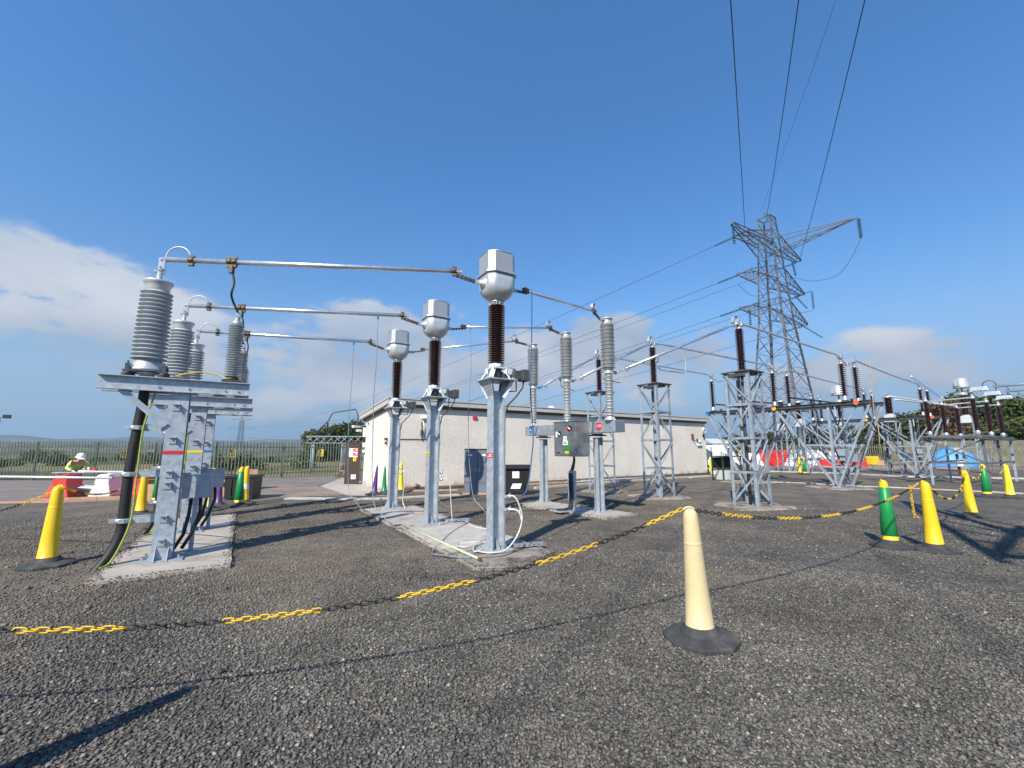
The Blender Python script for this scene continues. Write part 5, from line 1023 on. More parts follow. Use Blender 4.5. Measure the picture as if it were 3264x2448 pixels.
# ================================================================== small things of the yard
# ---- barrier cones
def make_cone(body='yel', band=None, refl=False, h=1.09, thin=False):
    t = thing('barrier_cone', 'x', 'cone')
    b = MB()
    n = 8; R0 = .31; ring = lambda r, z: [(r * math.cos(R(22.5 + 45 * k)), r * math.sin(R(22.5 + 45 * k)), z) for k in range(n)]
    b.loft([ring(R0, 0), ring(R0, .028), ring(R0 - .02, .04), ring(.17, .065)], smooth=False); b.lathe([(.17, .045), (.155, .085), (.135, .09), (.13, .115), (.118, .12)], n=24); b.build('rubber_base', 'rubber', t)
    r0, r1 = (.112, .060) if not thin else (.095, .028); top = h - (.05 if not thin else .02)
    rr = lambda z: r0 + (r1 - r0) * (z - .10) / (top - .10)
    b = MB(); prof = [(r0 + .004, .10), (r0 + .004, .12), (rr(.125), .125)]
    zj = .72 * h
    prof += [(rr(.4), .4), (rr(zj - .02), zj - .02), (rr(zj - .006), zj - .006), (rr(zj) + .0010, zj - .004), (rr(zj) + .0010, zj + .004), (rr(zj + .006), zj + .006), (rr(zj + .02), zj + .02), (rr(top - .05), top - .05)]
    for k in range(0, 6): a = k / 5 * math.pi / 2; prof.append((max(.004, r1 * math.cos(a)), top - .03 + r1 * 1.15 * math.sin(a)))
    b.lathe(prof, n=28); b.build('post', body, t)
    if band:   # coloured sleeve over the yellow post
        z0, z1 = .18, h - .13; b = MB(); b.lathe([(rr(z0) + .001, z0), (rr(z0) + .007, z0 + .004), (rr(z1) + .007, z1 - .004), (rr(z1) + .001, z1)], n=28, cap=False); b.build('sleeve', band, t)
    if refl: b = MB(); b.lathe([(rr(.42) + .003, .42), (rr(.58) + .003, .58)], n=28, cap=False); b.build('reflective_band', 'white', t)
    b = MB(); b.tube([(r1 * .9 * math.cos(a), r1 * .35, top + r1 * .62 * math.sin(a) + .01) for a in np.linspace(.3, math.pi - .3, 8)], .009, 6); b.build('chain_eye', body if not band else 'yel', t)
    return t
protos = {}
def cone(kind, x, y, label, tilt=(0, 0), rz=0, group=None):
    kw = dict(yellow=dict(), lemon=dict(body='yel2'), cream=dict(body='cream'), green=dict(band='green'), purple=dict(body='purple', thin=True, h=1.02), allgreen=dict(body='green', thin=True, h=.98), refl=dict(refl=True))[kind]
    if kind not in protos: c = protos[kind] = make_cone(**kw)
    else: c = copy_tree(protos[kind])
    c.location = (x, y, .004); c.rotation_euler = (R(tilt[0]), R(tilt[1]), rz); tag(c, label, 'cone', group or 'barrier cones around the plant'); return c
cone('cream', 1.60, 3.93, 'big faded cream cone in the foreground holding both chains', (0, -1.6), rz=.05)
cone('yellow', -6.44, 6.27, 'yellow cone at the left edge beside the thick black cable')
cone('yellow', 6.73, 7.16, 'near yellow cone at right leaning a little, chain end hooked to it', (0, -3), .4)
cone('green', 6.27, 7.45, 'near green and yellow cone at right with a chain crossing it', (0, -1), .8)
cone('yellow', 10.93, 10.59, 'yellow cone in the middle distance at right, in front of the insulator table', (0, -1.5))
cone('green', 15.92, 14.83, 'green and yellow cone standing between two yellow cones at right')
cone('lemon', 16.39, 14.56, 'lemon yellow cone nearest the right edge')
cone('yellow', 18.45, 28.12, 'small distant yellow cone left of its green neighbour, behind the tower foot')
cone('green', 18.3, 27.45, 'small distant green cone beside a yellow one, behind the nearer trestle')
cone('lemon', 12.69, 28.0, 'yellow cone at the far right corner of the building')
cone('yellow', -9.07, 10.87, 'dull yellow cone seen between the black cable and the stand column')
cone('green', -10.48, 13.07, 'green cone seen behind the second black cable')
cone('yellow', -7.92, 11.65, 'yellow cone right of the farthest cable stand')
cone('purple', -8.2, 12.4, 'purple cone left of the black crate, behind the cable stands')
cone('green', -7.7, 12.5, 'green and yellow cone standing in front of the black crate')
cone('refl', -7.91, 13.11, 'yellow cone with a pale reflective band beside the black crate')
cone('purple', -4.83, 15.50, 'purple cone leaning by the building end wall', (0, 4))
cone('allgreen', -4.55, 15.72, 'green cone by the building corner behind the farthest transformer post')
cone('lemon', -4.12, 16.3, 'yellow cone leaning on the building wall just right of the corner', (0, 0))
# a cone just outside the left of the photo holds the other end of the front chain
cone('yellow', -2.74, 1.97, 'yellow cone out of sight at the lower left, its shadow in the photo corner')
cone('yellow', -4.3, 2.0, 'yellow cone out of sight at the left holding the end of the front chain')

# ---- plastic link chains
def link_geo(mb, p, d, up, m):
    s = d.cross(up).normalized(); L, Wd, r = .031, .0145, .0046; pts = []
    for k in range(10):
        a = 2 * math.pi * k / 10; cx = (L - Wd) * (1 if math.cos(a) > 0 else -1) * min(1, abs(math.cos(a)) * 3); pts.append(p + d * (cx + Wd * math.cos(a)) + s * (Wd * math.sin(a)))
    mb.tube(pts, r, 5, m, closed=True)
def chain(label, path, seg=.52, first=0, off=0., cat='chain'):
    P = [Vector(p) for p in path]; o = P[0].copy(); mb = MB(); acc = 0; k = 0; nxt = 0; pitch = .050
    for a, b2 in zip(P, P[1:]):
        L = (b2 - a).length; d = (b2 - a).normalized()
        while nxt <= acc + L:
            p = a + d * (nxt - acc); up = Vector((0, 0, 1)) if k % 2 else d.cross(Vector((0, 0, 1)));
            if abs(d.z) > .95: up = Vector((1, 0, 0)) if k % 2 else Vector((0, 1, 0))
            link_geo(mb, p - o, d, up.normalized(), (int((nxt + off) / seg) + first) % 2); k += 1; nxt += pitch
        acc += L
    t = mb.build('barrier_chain', ['chainy', 'chaink'], loc=o); return tag(t, label, cat, 'yellow and black plastic chains')
def sag(a, b2, s, n=60): a = Vector(a); b2 = Vector(b2); return [a.lerp(b2, k / n) - Vector((0, 0, 4 * s * (k / n) * (1 - k / n))) for k in range(n + 1)]
chain('long yellow and black chain across the foreground from the cream cone to the left', sag((1.50, 3.98, 1.06), (-4.3, 2.0, .95), .46), .52, 0, .14)
chain('yellow and black chain from the cream cone to the near yellow cone at right', sag((1.62, 4.0, 1.06), (6.6, 7.16, 1.05), .26), .50, 1, .02)
chain('short yellow chain end hanging beside the near yellow cone at right', [(6.4, 7.1, 0.99), (6.4, 7.1, 0.8), (6.41, 7.1, 0.54), (6.38, 7.0, 0.54)], 3)
chain('yellow and black chain leaving the left edge from the leftmost cone', sag((-6.38, 6.24, 1.05), (-9.4, 6.1, .9), .35), .5, 0)
chain('yellow and black chain strung between the cones behind the leftmost cone', sag((-6.38, 6.3, 1.05), (-9.07, 10.8, 1.0), .25), .5, 0)
chain('chain from the near yellow cone at right to the cone in front of the table', sag((6.73, 7.16, 1.05), (10.93, 10.59, 1.05), .42), .5, 0)
chain('chain between the middle-distance yellow cone and the green cone at right', sag((10.93, 10.59, 1.05), (15.92, 14.83, 1.05), .3), .5, 1)
chain('chain between the green cone and the lemon cone at the right edge', sag((15.92, 14.83, 1.05), (16.39, 14.56, 1.05), .3), .5, 1)

# ---- wheeled bin and grey cabinet
t = thing('wheeled_bin', 'black four-wheeled bin with two white labels against the building', 'bin', (.02, 15.85, 0), .02); t.scale = (1.06, 1.0, 1.0)
b = MB(); rings = [[(x * w, y * d, z) for x, y in ((-1, -1), (1, -1), (1, 1), (-1, 1))] for w, d, z in ((.50, .33, .17), (.53, .35, .5), (.565, .38, .84), (.59, .40, .845), (.59, .40, .88))]; b.loft(rings, smooth=False)
for x in (-.5, -.35, .35, .5): b.box((x, -.375, .5), (.03, .03, .62), taper=1.0)
b.build('body', 'black', t, bevel=.02)
b = MB(); prof = [(-.42, .885), (-.43, .92), (-.36, .985), (-.15, 1.03), (.1, 1.04), (.34, 1.0), (.43, .93), (.42, .885)]
b.loft([[(x, y, z) for y, z in prof] for x in (-.605, -.58, .58, .605)], smooth=False); b.build('lid', 'black', t, bevel=.015)
b = MB(); b.bar((-.5, -.45, .93), (.5, -.45, .93), .03, .03); b.bar((-.5, -.45, .93), (-.5, -.4, .93), .03, .03); b.bar((.5, -.45, .93), (.5, -.4, .93), .03, .03); b.build('handle', 'black', t)
for x in (-.42, .42):
    for y in (-.28, .28): b = MB(); b.lathe([(.075, -.02), (.08, -.01), (.08, .01), (.075, .02)], (x, y, .08), 16, Mx=RY90); b.bar((x, y, .08), (x + .0, y, .18), .02, .05); b.build('wheel', 'rubber', t)
q = MB(); q.box((.10, -.378, .70), (.23, .008, .23)); q.build('label', 'labelw', t)
q = MB(); q.add([(-.08, -.372, .22), (.24, -.372, .22), (.30, -.374, .40), (0, -.374, .40)], [(0, 1, 2, 3)]); q.build('label', 'labelw', t)
for k in range(4): q = MB(); q.box((.10, -.384, .77 - k * .045), (.16, .002, .008)); q.build('label_text', 'mesh_panel', t)
t = thing('steel_cabinet', 'slate grey two-door steel cabinet standing before the building wall', 'cabinet', (-1.22, 15.95, 0), R(-3))
b = MB(); b.box((0, 0, .81), (.96, .44, 1.54)); b.box((0, 0, 1.595), (1.02, .52, .03)); b.build('case', 'dk_box', t, bevel=.006)
b = MB(); b.box((0, 0, .025), (1.04, .52, .07)); b.build('plinth', 'kerb_pink', t)
for s in (-1, 1):
    d = MB(); d.box((s * .235, -.227, .98), (.455, .02, 1.14)); d.box((s * .235, -.227, .225), (.455, .02, .33)); dd = d.build('door', 'cabinet', t, bevel=.004)
    q = MB(); q.box((s * .24 - .04, -.24, 1.38), (.16, .004, .06)); q.build('label', 'labelw', dd)
    q = MB(); q.box((s * .05, -.245, .87), (.03, .02, .14)); q.tube([(s * .05, -.25, .9), (s * .09, -.27, .82), (s * .05, -.27, .75)], .01, 6); q.build('handle', 'galv', dd)
# ---- earth leads, pole and brackets at the transformer posts
PT = lambda x, y, z=.05: (x, y, z)
A0 = wpt(CT[0], R(31.5), (.75, .05, 4.45))
cable('earth_lead', 'blue-wrapped earth lead hanging from the tube beside the nearest silver head', 'cable', [A0, A0 + Vector((0, 0, -.45)), A0 + Vector((-.01, .02, -1.3)), A0 + Vector((-.03, 0, -1.9)), A0 + Vector((.01, 0, -2.6)), A0 + Vector((-.02, 0, -3.0)), A0 + Vector((-.10, -.1, -3.5)), A0 + Vector((-.22, -.22, -3.62))], .011, 'lead_blue', 7, 'earth leads hanging from the tubes')
A1 = wpt(CT[0], R(31.5), (.17, -.12, .86))
cable('earth_lead', 'pale sheathed earth lead looping from the nearest post down to the slab', 'cable', [A1, A1 + Vector((.09, -.02, .0)), A1 + Vector((.17, -.03, -.14)), A1 + Vector((.21, -.04, -.34)), A1 + Vector((.13, -.1, -.58)), A1 + Vector((-.05, -.22, -.76)), A1 + Vector((-.3, -.25, -.79)), A1 + Vector((-.5, -.12, -.79))], .0125, 'lead_clear', 8, 'pale earth leads on the slab')
A2 = A1 + Vector((0, 0, -.2)); cable('earth_lead', 'short pale earth lead clamped below the other on the nearest post', 'cable', [A2, A2 + Vector((.1, -.02, .0)), A2 + Vector((.17, -.03, -.05)), A2 + Vector((.2, -.04, -.16))], .0125, 'lead_clear', 8, 'pale earth leads on the slab')
for i, z in ((0, .86), (0, .66), (1, .95), (1, 1.1), (2, .95), (2, 1.08)):
    q = MB(); q.box((.14, -.1, z), (.07, .05, .04), .5); q.lathe([(.02, -.03), (.02, .03)], (.18, -.12, z), 8); q.box((.19, -.13, z + .02), (.02, .02, .07)); q.build('earth_clamp', 'alu', cts[i])
def leadpath(name, label, pts, r=.011, m='lead_grey', group='earth leads lying about the slab'): return cable(name, label, 'cable', pts, r, m, 7, group)
leadpath('earth_lead', 'grey lead snaking from the middle post over the front of the slab', [(-0.9, 9.68, 0.06), (-0.93, 9.36, 0.07), (-1.08, 8.72, 0.06), (-1.16, 8.04, 0.06), (-1.18, 7.42, 0.06), (-1.23, 7.13, 0.03), (-1.2, 6.83, 0.03), (-1.03, 6.71, 0.04), (-0.82, 6.52, 0.06), (-0.59, 6.5, 0.06)])
leadpath('earth_lead', 'pale lead lying from the middle post foot towards the nearest post', [(-1.5, 9.21, 0.06), (-1.35, 9.52, 0.07), (-1.17, 9.72, 0.06), (-1.0, 9.68, 0.06), (-0.81, 9.06, 0.06), (-0.63, 8.82, 0.06), (-0.49, 8.75, 0.06)], .012, 'lead_clear')
leadpath('earth_lead', 'coil of pale lead heaped left of the nearest post foot', [(-0.42, 7.82, 0.06), (-0.54, 7.54, 0.07), (-0.72, 7.49, 0.06), (-0.88, 7.4, 0.06), (-0.87, 7.19, 0.07), (-0.75, 7.06, 0.08), (-0.61, 7.19, 0.07), (-0.48, 7.42, 0.08), (-0.41, 7.24, 0.09), (-0.47, 6.91, 0.08), (-0.57, 6.85, 0.06), (-0.6, 7.12, 0.08), (-0.52, 7.35, 0.06)], .012, 'lead_clear')
leadpath('earth_lead', 'grey lead curling on the gravel right of the nearest post', [(0.26, 7.74, 0.04), (0.33, 7.47, 0.03), (0.16, 7.09, 0.05), (-0.1, 6.66, 0.05), (-0.33, 6.55, 0.05), (-0.51, 6.52, 0.05)], .007, 'rustpipe')
for i, (px, z, lab) in enumerate(((1.28, 0, 'pale lead drooping from the middle post clamp to the ground'), )):
    p = wpt(CT[1], R(31.5), (.2, -.12, .95)); leadpath('earth_lead', lab, [p, p + Vector((.08, 0, .02)), p + Vector((.16, 0, -.1)), p + Vector((.18, 0, -.35)), p + Vector((.23, 0, -.88))], .011, 'lead_clear')
p = wpt(CT[2], R(31.5), (.2, -.12, 1.0)); leadpath('earth_lead', 'pale lead drooping from the farthest post clamp to the ground', [p, p + Vector((.1, 0, -.02)), p + Vector((.08, 0, -.35)), p + Vector((.05, 0, -.75)), p + Vector((.15, -.1, -.95))], .011, 'lead_clear')
def bus_pt(i, k):   # a point on the i-th tube from the sealing ends
    o1 = rotv(-.42, 0, SA_AZ); a = Vector((SUP[i][0] + o1[0], SUP[i][1] + o1[1], 4.45)); tx = rotv(-.40, 0, R(31.5)); return a.lerp(Vector((CT[i][0] + tx[0], CT[i][1] + tx[1], 4.44)), k)
HL = [(bus_pt(1, .81), (.0, -.02), 'grey earth lead hanging from the middle tube just left of its silver head'), (bus_pt(2, .82), (0, 0), 'grey earth lead hanging from the farthest tube, leftmost of the hanging leads')]
for i in (1, 2):
    a0 = wpt(CT[i], R(31.5), (.40, 0, 4.38)); e = wpt(CO, CA, (-.36, pole_y[i], 4.79)); d = (e - a0).normalized(); HL.append((a0 + d * .5 + Vector((0, 0, .03)), (0, 0), ['', 'grey earth lead hanging to the right of the middle silver head', 'grey earth lead hanging to the right of the farthest silver head'][i]))
for p, dd, lab in HL:
    x, y, z = p; w = lambda s: random.uniform(-s, s)
    leadpath('earth_lead', lab, [p, (x, y, z - .25), (x + .02 + w(.02), y, z - 1.0), (x - .01, y + w(.03), z - 1.8), (x + w(.03), y, z - 2.6), (x + .03, y, z - 3.3), (x + .12, y - .08, z - 3.9), (x + .3, y - .2, .35), (x + .62, y - .25, .07), (x + .9, y + .1, .06)], .0085, 'lead_grey', 'earth leads hanging from the tubes')
    q = MB(); q.box((0, 0, 0), (.03, .05, .1)); hk = q.build('earth_hook', 'lead_blue', loc=p); tag(hk, lab.replace('grey earth lead hanging', 'small blue hook clipped').replace('hanging leads', 'hooks'), 'hook', 'earth hooks on the tubes')
t = thing('insulated_pole', 'pale green fibreglass pole lying diagonally across the slab', 'pole', (-2.21, 9.06, 0.08), 0)
a = Vector((-2.21, 9.06, 0.08)); b2 = Vector((-0.45, 6.32, 0.075)); q = MB(); q.tube([(0, 0, 0), b2 - a], .020, 12); q.build('shaft', 'fglass', t); q = MB(); q.tube([b2 - a - (b2 - a).normalized() * .03, b2 - a + (b2 - a).normalized() * .03], .024, 12); q.build('end_cap', 'rustpipe', t); q = MB(); q.box((-.12, .05, -.02), (.14, .07, .03), .8); q.build('pole_head', 'rustpipe', t)
for i, (lab, k) in enumerate((('slotted grey cable tray leaving the nearest post foot to the right', 0), ('slotted grey cable tray leaving the middle post foot to the right', 1))):
    p = wpt(CT[i], R(31.5), (.32, -.05, .07)); a = thing('cable_tray', lab, 'tray', tuple(p), R(20), 'slotted cable trays at the posts'); q = MB(); q.box((.26, 0, 0), (.52, .10, .008)); q.box((.26, -.05, .02), (.52, .006, .045)); q.box((.26, .05, .02), (.52, .006, .045))
    for k2 in range(6): q.box((.06 + k2 * .085, 0, .0055), (.04, .02, .003), m=1); q.box((.06 + k2 * .085, -.0535, .02), (.03, .002, .012), m=1)
    q.build('tray', ['beamgrey', 'ink'], a)
# ================================================================== works area and background
def make_barrier(m, L=1.25, H=.76, D0=.62, D1=.30):
    t = thing('water_barrier', 'x', 'barrier'); b = MB(); h1 = H * .55
    def ring(l, d, z): return [(sx * l / 2, sy * d / 2, z) for sx, sy in ((-1, -1), (1, -1), (1, 1), (-1, 1))]
    b.loft([ring(L, D0, 0), ring(L, D0 * .96, .10), ring(L * .86, D0 * .66, h1), ring(L * .84, D0 * .60, h1 + .02), ring(L * .78, D1 + .04, H - .04), ring(L * .75, D1, H)], smooth=False); b.build('shell', m, t, bevel=.02)
    b = MB(); b.lathe([(.06, 0), (.06, .03)], (0, 0, H), 14); b.build('filler_cap', m, t)
    b = MB(); b.box((-L * .30, 0, .03), (.22, D0 + .01, .07)); b.box((L * .30, 0, .03), (.22, D0 + .01, .07)); b.build('fork_slot', 'dk_box', t)
    b = MB(); b.box((L * .44, 0, .3), (.08, .1, .4)); b.build('joint_lug', m, t); return t
BR = {}
def barrier(m, x, y, rz, label, z=0, sc=(1, 1, 1)):
    if m not in BR: o = BR[m] = make_barrier(m)
    else: o = copy_tree(BR[m])
    o.location = (x, y, z); o.rotation_euler = (0, 0, rz); o.scale = sc; return tag(o, label, 'barrier', 'red and white water-filled barriers')
barrier('red', -14.72, 14.6, R(114), 'leftmost red plastic barrier at the left edge of the yard', 0, (1, 1.0, 1))
barrier('white', -13.72, 15.0, R(112), 'white plastic barrier between the two red ones at left', 0, (.9, .95, 1))
barrier('red', -12.75, 15.35, R(112), 'red plastic barrier behind the nearest black power cable', 0, (1, 1, 1))
# worker bending over a trestle bench behind the barriers
def skin_mesh(name, verts, edges, radii, m, parent=None, root=0, sub=2):
    me = bpy.data.meshes.new(name); me.from_pydata(verts, edges, []); me.update(); o = bpy.data.objects.new(name, me); COL.objects.link(o)
    o.modifiers.new('skin', 'SKIN'); 
    sv = me.skin_vertices[0].data
    for i, r in enumerate(radii): sv[i].radius = (r, r) if not isinstance(r, tuple) else r; sv[i].use_root = (i == root)
    s = o.modifiers.new('sub', 'SUBSURF'); s.levels = sub; s.render_levels = sub
    dg = bpy.context.evaluated_depsgraph_get(); m2 = bpy.data.meshes.new_from_object(o.evaluated_get(dg)); bpy.data.objects.remove(o); m2.materials.clear(); m2.materials.append(M[m])
    for p in m2.polygons: p.use_smooth = True
    o = bpy.data.objects.new(name, m2); COL.objects.link(o)
    if parent is not None: o.parent = parent
    return o
pr = thing('person', 'person in hi-vis jacket and white helmet bending over a bench behind the barriers', 'person', (-15.55, 15.75, 0), R(4))
J = dict(pel=(-.25, .12, .84), sp=(-.12, .02, 1.02), ch=(.05, -.10, 1.14), nk=(.16, -.17, 1.20), hd0=(.20, -.21, 1.24), hd=(.24, -.25, 1.29),
         ls=(.10, .08, 1.15), le=(.26, .12, .98), lw=(.40, -.06, .86), rs=(-.04, -.26, 1.13), re=(-.02, -.44, .93), rw=(.18, -.46, .85),
         lh=(-.25, .22, .84), lk=(-.12, .28, .46), la=(-.30, .30, .10), lt=(-.12, .30, .04), rh=(-.25, .02, .84), rk=(-.06, -.02, .46), ra=(-.22, -.02, .10), rt=(-.04, -.04, .04))
K = list(J); V = [J[k] for k in K]; ix = K.index
E_ = [('pel', 'sp'), ('sp', 'ch'), ('ch', 'nk'), ('nk', 'hd0'), ('hd0', 'hd'), ('ch', 'ls'), ('ls', 'le'), ('le', 'lw'), ('ch', 'rs'), ('rs', 're'), ('re', 'rw'), ('pel', 'lh'), ('lh', 'lk'), ('lk', 'la'), ('la', 'lt'), ('pel', 'rh'), ('rh', 'rk'), ('rk', 'ra'), ('ra', 'rt')]
Rr = dict(pel=.13, sp=.125, ch=.14, nk=.055, hd0=.07, hd=.085, ls=.06, le=.042, lw=.028, rs=.06, re=.042, rw=.028, lh=.085, lk=.06, la=.04, lt=.038, rh=.085, rk=.06, ra=.04, rt=.038)
skin_mesh('body', V, [(ix(a), ix(b)) for a, b in E_], [Rr[k] for k in K], 'skin', pr)
def sub_skin(name, ks, scale, m, add=0):
    vi = {k: i for i, k in enumerate(ks)}; es = [(vi[a], vi[b]) for a, b in E_ if a in vi and b in vi]; return skin_mesh(name, [J[k] for k in ks], es, [Rr[k] * scale + add for k in ks], m, pr)
sub_skin('hi_vis_jacket', ['pel', 'sp', 'ch', 'ls', 'le', 'lw', 'rs', 're', 'rw'], 1.08, 'hivis', .018)
sub_skin('trousers', ['pel', 'lh', 'lk', 'la', 'rh', 'rk', 'ra'], 1.08, 'navy', .016)
for s, a_, t_ in (('l', 'la', 'lt'), ('r', 'ra', 'rt')): skin_mesh('boot', [J[a_], J[t_]], [(0, 1)], [.055, .05], 'black', pr, sub=1)
for w_, dr_ in (('lw', Vector((.07, -.09, -.04))), ('rw', Vector((.11, .02, -.04)))):   # palm, four fingers and thumb
    w = Vector(J[w_]); d = dr_.normalized(); side = d.cross(Vector((0, 0, 1))).normalized(); pv = [w, w + d * .04, w + d * .085]; vs = [tuple(p) for p in pv]; es = [(0, 1), (1, 2)]; rd = [.026, .032, .028]
    for f, (o_, L) in enumerate(((-.030, .062), (-.010, .072), (.011, .068), (.030, .052))):
        b0 = w + d * .088 + side * o_; vs += [tuple(b0), tuple(b0 + d * L * .55 - Vector((0, 0, .006))), tuple(b0 + d * L * .95 - Vector((0, 0, .022)))]; n = len(vs); es += [(2, n - 3), (n - 3, n - 2), (n - 2, n - 1)]; rd += [.010, .009, .008]
    b0 = w + d * .035 + side * .034; vs += [tuple(b0), tuple(b0 + d * .03 + side * .02), tuple(b0 + d * .055 + side * .022 - Vector((0, 0, .012)))]; n = len(vs); es += [(1, n - 3), (n - 3, n - 2), (n - 2, n - 1)]; rd += [.012, .010, .009]
    skin_mesh('glove', vs, es, rd, 'white', pr, sub=1)
hx = Vector(J['hd']); fd = Vector((.62, -.62, -.45)).normalized(); hm = fd.to_track_quat('X', 'Z').to_matrix()
b = MB(); prof = [(.150, -.005), (.150, .005), (.128, .012), (.125, .05), (.105, .10), (.065, .135), (.01, .148)]; b.lathe(prof, hx + Vector((-.015, .01, .025)), 24, Mx=hm @ Matrix.Rotation(R(-8), 3, 'Y')); b.box(hx + hm @ Vector((.13, 0, .03)), (.09, .17, .008), M3=hm); b.build('safety_helmet', 'white', pr)
b = MB(); b.lathe([(.02, -.085), (.075, -.06), (.092, 0), (.09, .03)], hx + hm @ Vector((-.02, 0, 0)), 16, Mx=hm); b.build('hair', 'navy', pr)
b = MB()
for s in (-1, 1): b.lathe([(.013, 0), (.013, .004)], hx + hm @ Vector((.078, s * .032, .005)), 10, Mx=hm @ RY90)
b.box(hx + hm @ Vector((.078, 0, -.055)), (.006, .045, .008), M3=hm); b.build('eyes_and_mouth', 'ink', pr)
b = MB(); b.add([tuple(hx + hm @ Vector(p)) for p in ((.08, -.014, -.02), (.08, .014, -.02), (.105, 0, -.025), (.082, 0, .018))], [(0, 1, 2), (0, 2, 3), (2, 1, 3), (0, 3, 1)]); b.build('nose', 'skin', pr)
t = thing('trestle_bench', 'low trestle bench cluttered with tools in front of the bending person', 'bench', (-15.15, 15.4, 0), R(3))
b = MB(); b.box((0, 0, .79), (1.5, .4, .03)); b.build('bench_top', 'galv', t)
for x in (-.65, .65): b = MB(); b.bar((x, -.2, 0), (x, -.02, .78), .04, .04); b.bar((x, .2, 0), (x, .02, .78), .04, .04); b.bar((x, -.12, .35), (x, .12, .35), .03, .03); b.build('trestle', 'galv', t)
for k, (x, s, m) in enumerate(((-.45, (.2, .12, .09), 'dk_box'), (.1, (.25, .1, .06), 'white'), (.48, (.14, .14, .1), 'red'))):
    p = wpt((-15.15, 15.4), R(3), (x, 0, .805)); b = MB(); b.box((0, 0, s[2] / 2), s, .3, taper=.85); b.tube([(-.05, 0, s[2]), (-.04, 0, s[2] + .05), (.04, 0, s[2] + .05), (.05, 0, s[2])], .008, 6); tag(b.build('tool_box', m, loc=p), ['dark tool case at the left of the trestle bench', 'white tool case in the middle of the trestle bench', 'red tool case at the right of the trestle bench'][k], 'tool case')
t = thing('sheet_stack', 'grey sheets leaning between the red and the white barrier at left', 'sheets', (-14.1, 14.75, 0), .1)
for k in range(3): b = MB(); b.box((.08 * k, .05 * k, .22), (.55, .03, .5), M3=Matrix.Rotation(R(62 - 6 * k), 3, 'X') @ Matrix.Rotation(R(9), 3, 'Y')); b.build('sheet', 'grey_plastic', t)
# cartons, pallets, crate
for k, (x, y, s, m, l) in enumerate(((-11.05, 13.9, (.75, .5, .60), 'card', 'large cardboard box standing between the black power cables'), (-10.15, 13.8, (.7, .5, .52), 'card', 'cardboard box half hidden behind the green cone'), (-9.7, 15.2, (.55, .45, .42), 'pallet', 'small timber box to the right of the cable stands'))):
    t = thing('cardboard_box' if m == 'card' else 'timber_box', l, 'box', (x, y, 0), .15 * k); b = MB(); b.box((0, 0, s[2] / 2), s); b.build('carton', m, t, bevel=.01); b = MB(); b.box((0, -s[1] * .62, s[2] + .03), (s[0], .25, .01), M3=Matrix.Rotation(R(-25), 3, 'X')); b.box((0, s[1] * .6, s[2] + .05), (s[0], .25, .01), M3=Matrix.Rotation(R(30), 3, 'X')); b.build('flap', m, t); b = MB(); b.box((0, -s[1] / 2 - .002, s[2] / 2), (.06, .004, s[2])); b.build('tape', 'pallet', t)
t = thing('timber_heap', 'heap of pale timber and cardboard on a pallet behind the black crate', 'timber', (-10.9, 17.6, 0), .2)
b = MB()
for k in range(5): b.box((0, -.45 + k * .22, .12), (1.3, .1, .02))
for y in (-.45, 0, .45): b.box((0, y, .05), (1.3, .09, .1))
b.build('pallet', 'pallet', t)
for k in range(7): b = MB(); b.box((random.uniform(-.2, .2), random.uniform(-.25, .25), .17 + k * .055), (1.1, .35, .04), random.uniform(-.4, .4)); b.build('board', random.choice(['pallet', 'card', 'white']), t)
b = MB(); b.box((.25, .1, .62), (.75, .5, .32), .3, taper=.95); b.build('carton', 'card', t)
t = thing('black_crate', 'black plastic crate between the green and the banded yellow cone', 'crate', (-8.77, 14.43, 0), R(12))
b = MB(); rings = [[(sx * w, sy * d, z) for sx, sy in ((-1, -1), (1, -1), (1, 1), (-1, 1))] for w, d, z in ((.40, .38, .05), (.42, .40, .68), (.45, .43, .69), (.45, .43, .75))]; b.loft(rings, smooth=False); b.build('body', 'black', t)
for x in (-.3, .3): b = MB(); b.box((x, 0, .03), (.12, .76, .06)); b.build('runner', 'black', t)
for x in (-.22, 0, .22): b = MB(); b.box((x, -.41, .4), (.03, .03, .5)); b.build('rib', 'black', t)
t = thing('stacking_chair_frame', 'pink hooped frame leaning on the fence beside the brown door', 'frame', (-9.89, 25.8, 0), .3)
for z in (.0, .12, .24): b = MB(); b.tube([(-.22, z, 0), (-.22, z, .55), (-.1, z, .72), (.1, z, .72), (.22, z, .55), (.22, z, 0)], .022, 7); b.tube([(-.22, z, .32), (.22, z, .32)], .022, 7); b.build('hoop', 'kerb_pink', t)

# ---- right-hand works area
k = 0
for layer, z in ((0, 0), (1, .74)):
    for j in range(3 if layer == 0 else 2):
        x, y = (27.36, 41.27); x += j * 1.62 * .97 + layer * .5 - .9; y += j * .4 - .2 + layer * .05; barrier('white', x, y, R(12), ['first', 'second', 'third'][j] + ' white barrier from the left in the ' + ['lower', 'upper'][layer] + ' row beyond the trestles', z, (1.3, 1.2, 1.0))
for j in range(3):
    x, y = (31.86, 42.48); x += j * 1.7 - 1.6; y += j * .35; barrier('white', x, y + .9, R(10), ['left', 'middle', 'right'][j] + ' white barrier behind the red row at right', 0, (1.35, 1.2, 1.75))
for j in range(3):
    x, y = (29.28, 39.05); x += j * 1.5 - 1.6; y += j * .25 - .6; barrier('red', x, y, R(10), ['left', 'middle', 'right'][j] + ' red barrier in front of the white row at right', 0, (1.2, 1.2, .9 if j < 2 else 1.5))
t = thing('cable_drum', 'cable drum with red flanges standing beyond the nearest lattice post', 'drum', (26.49, 43.44, 0), R(60))
for x in (-.45, .45): b = MB(); b.lathe([(.75, -.03), (.75, .03)], (x, 0, .75), 28, Mx=RY90, smooth=False); b.build('flange', 'red', t)
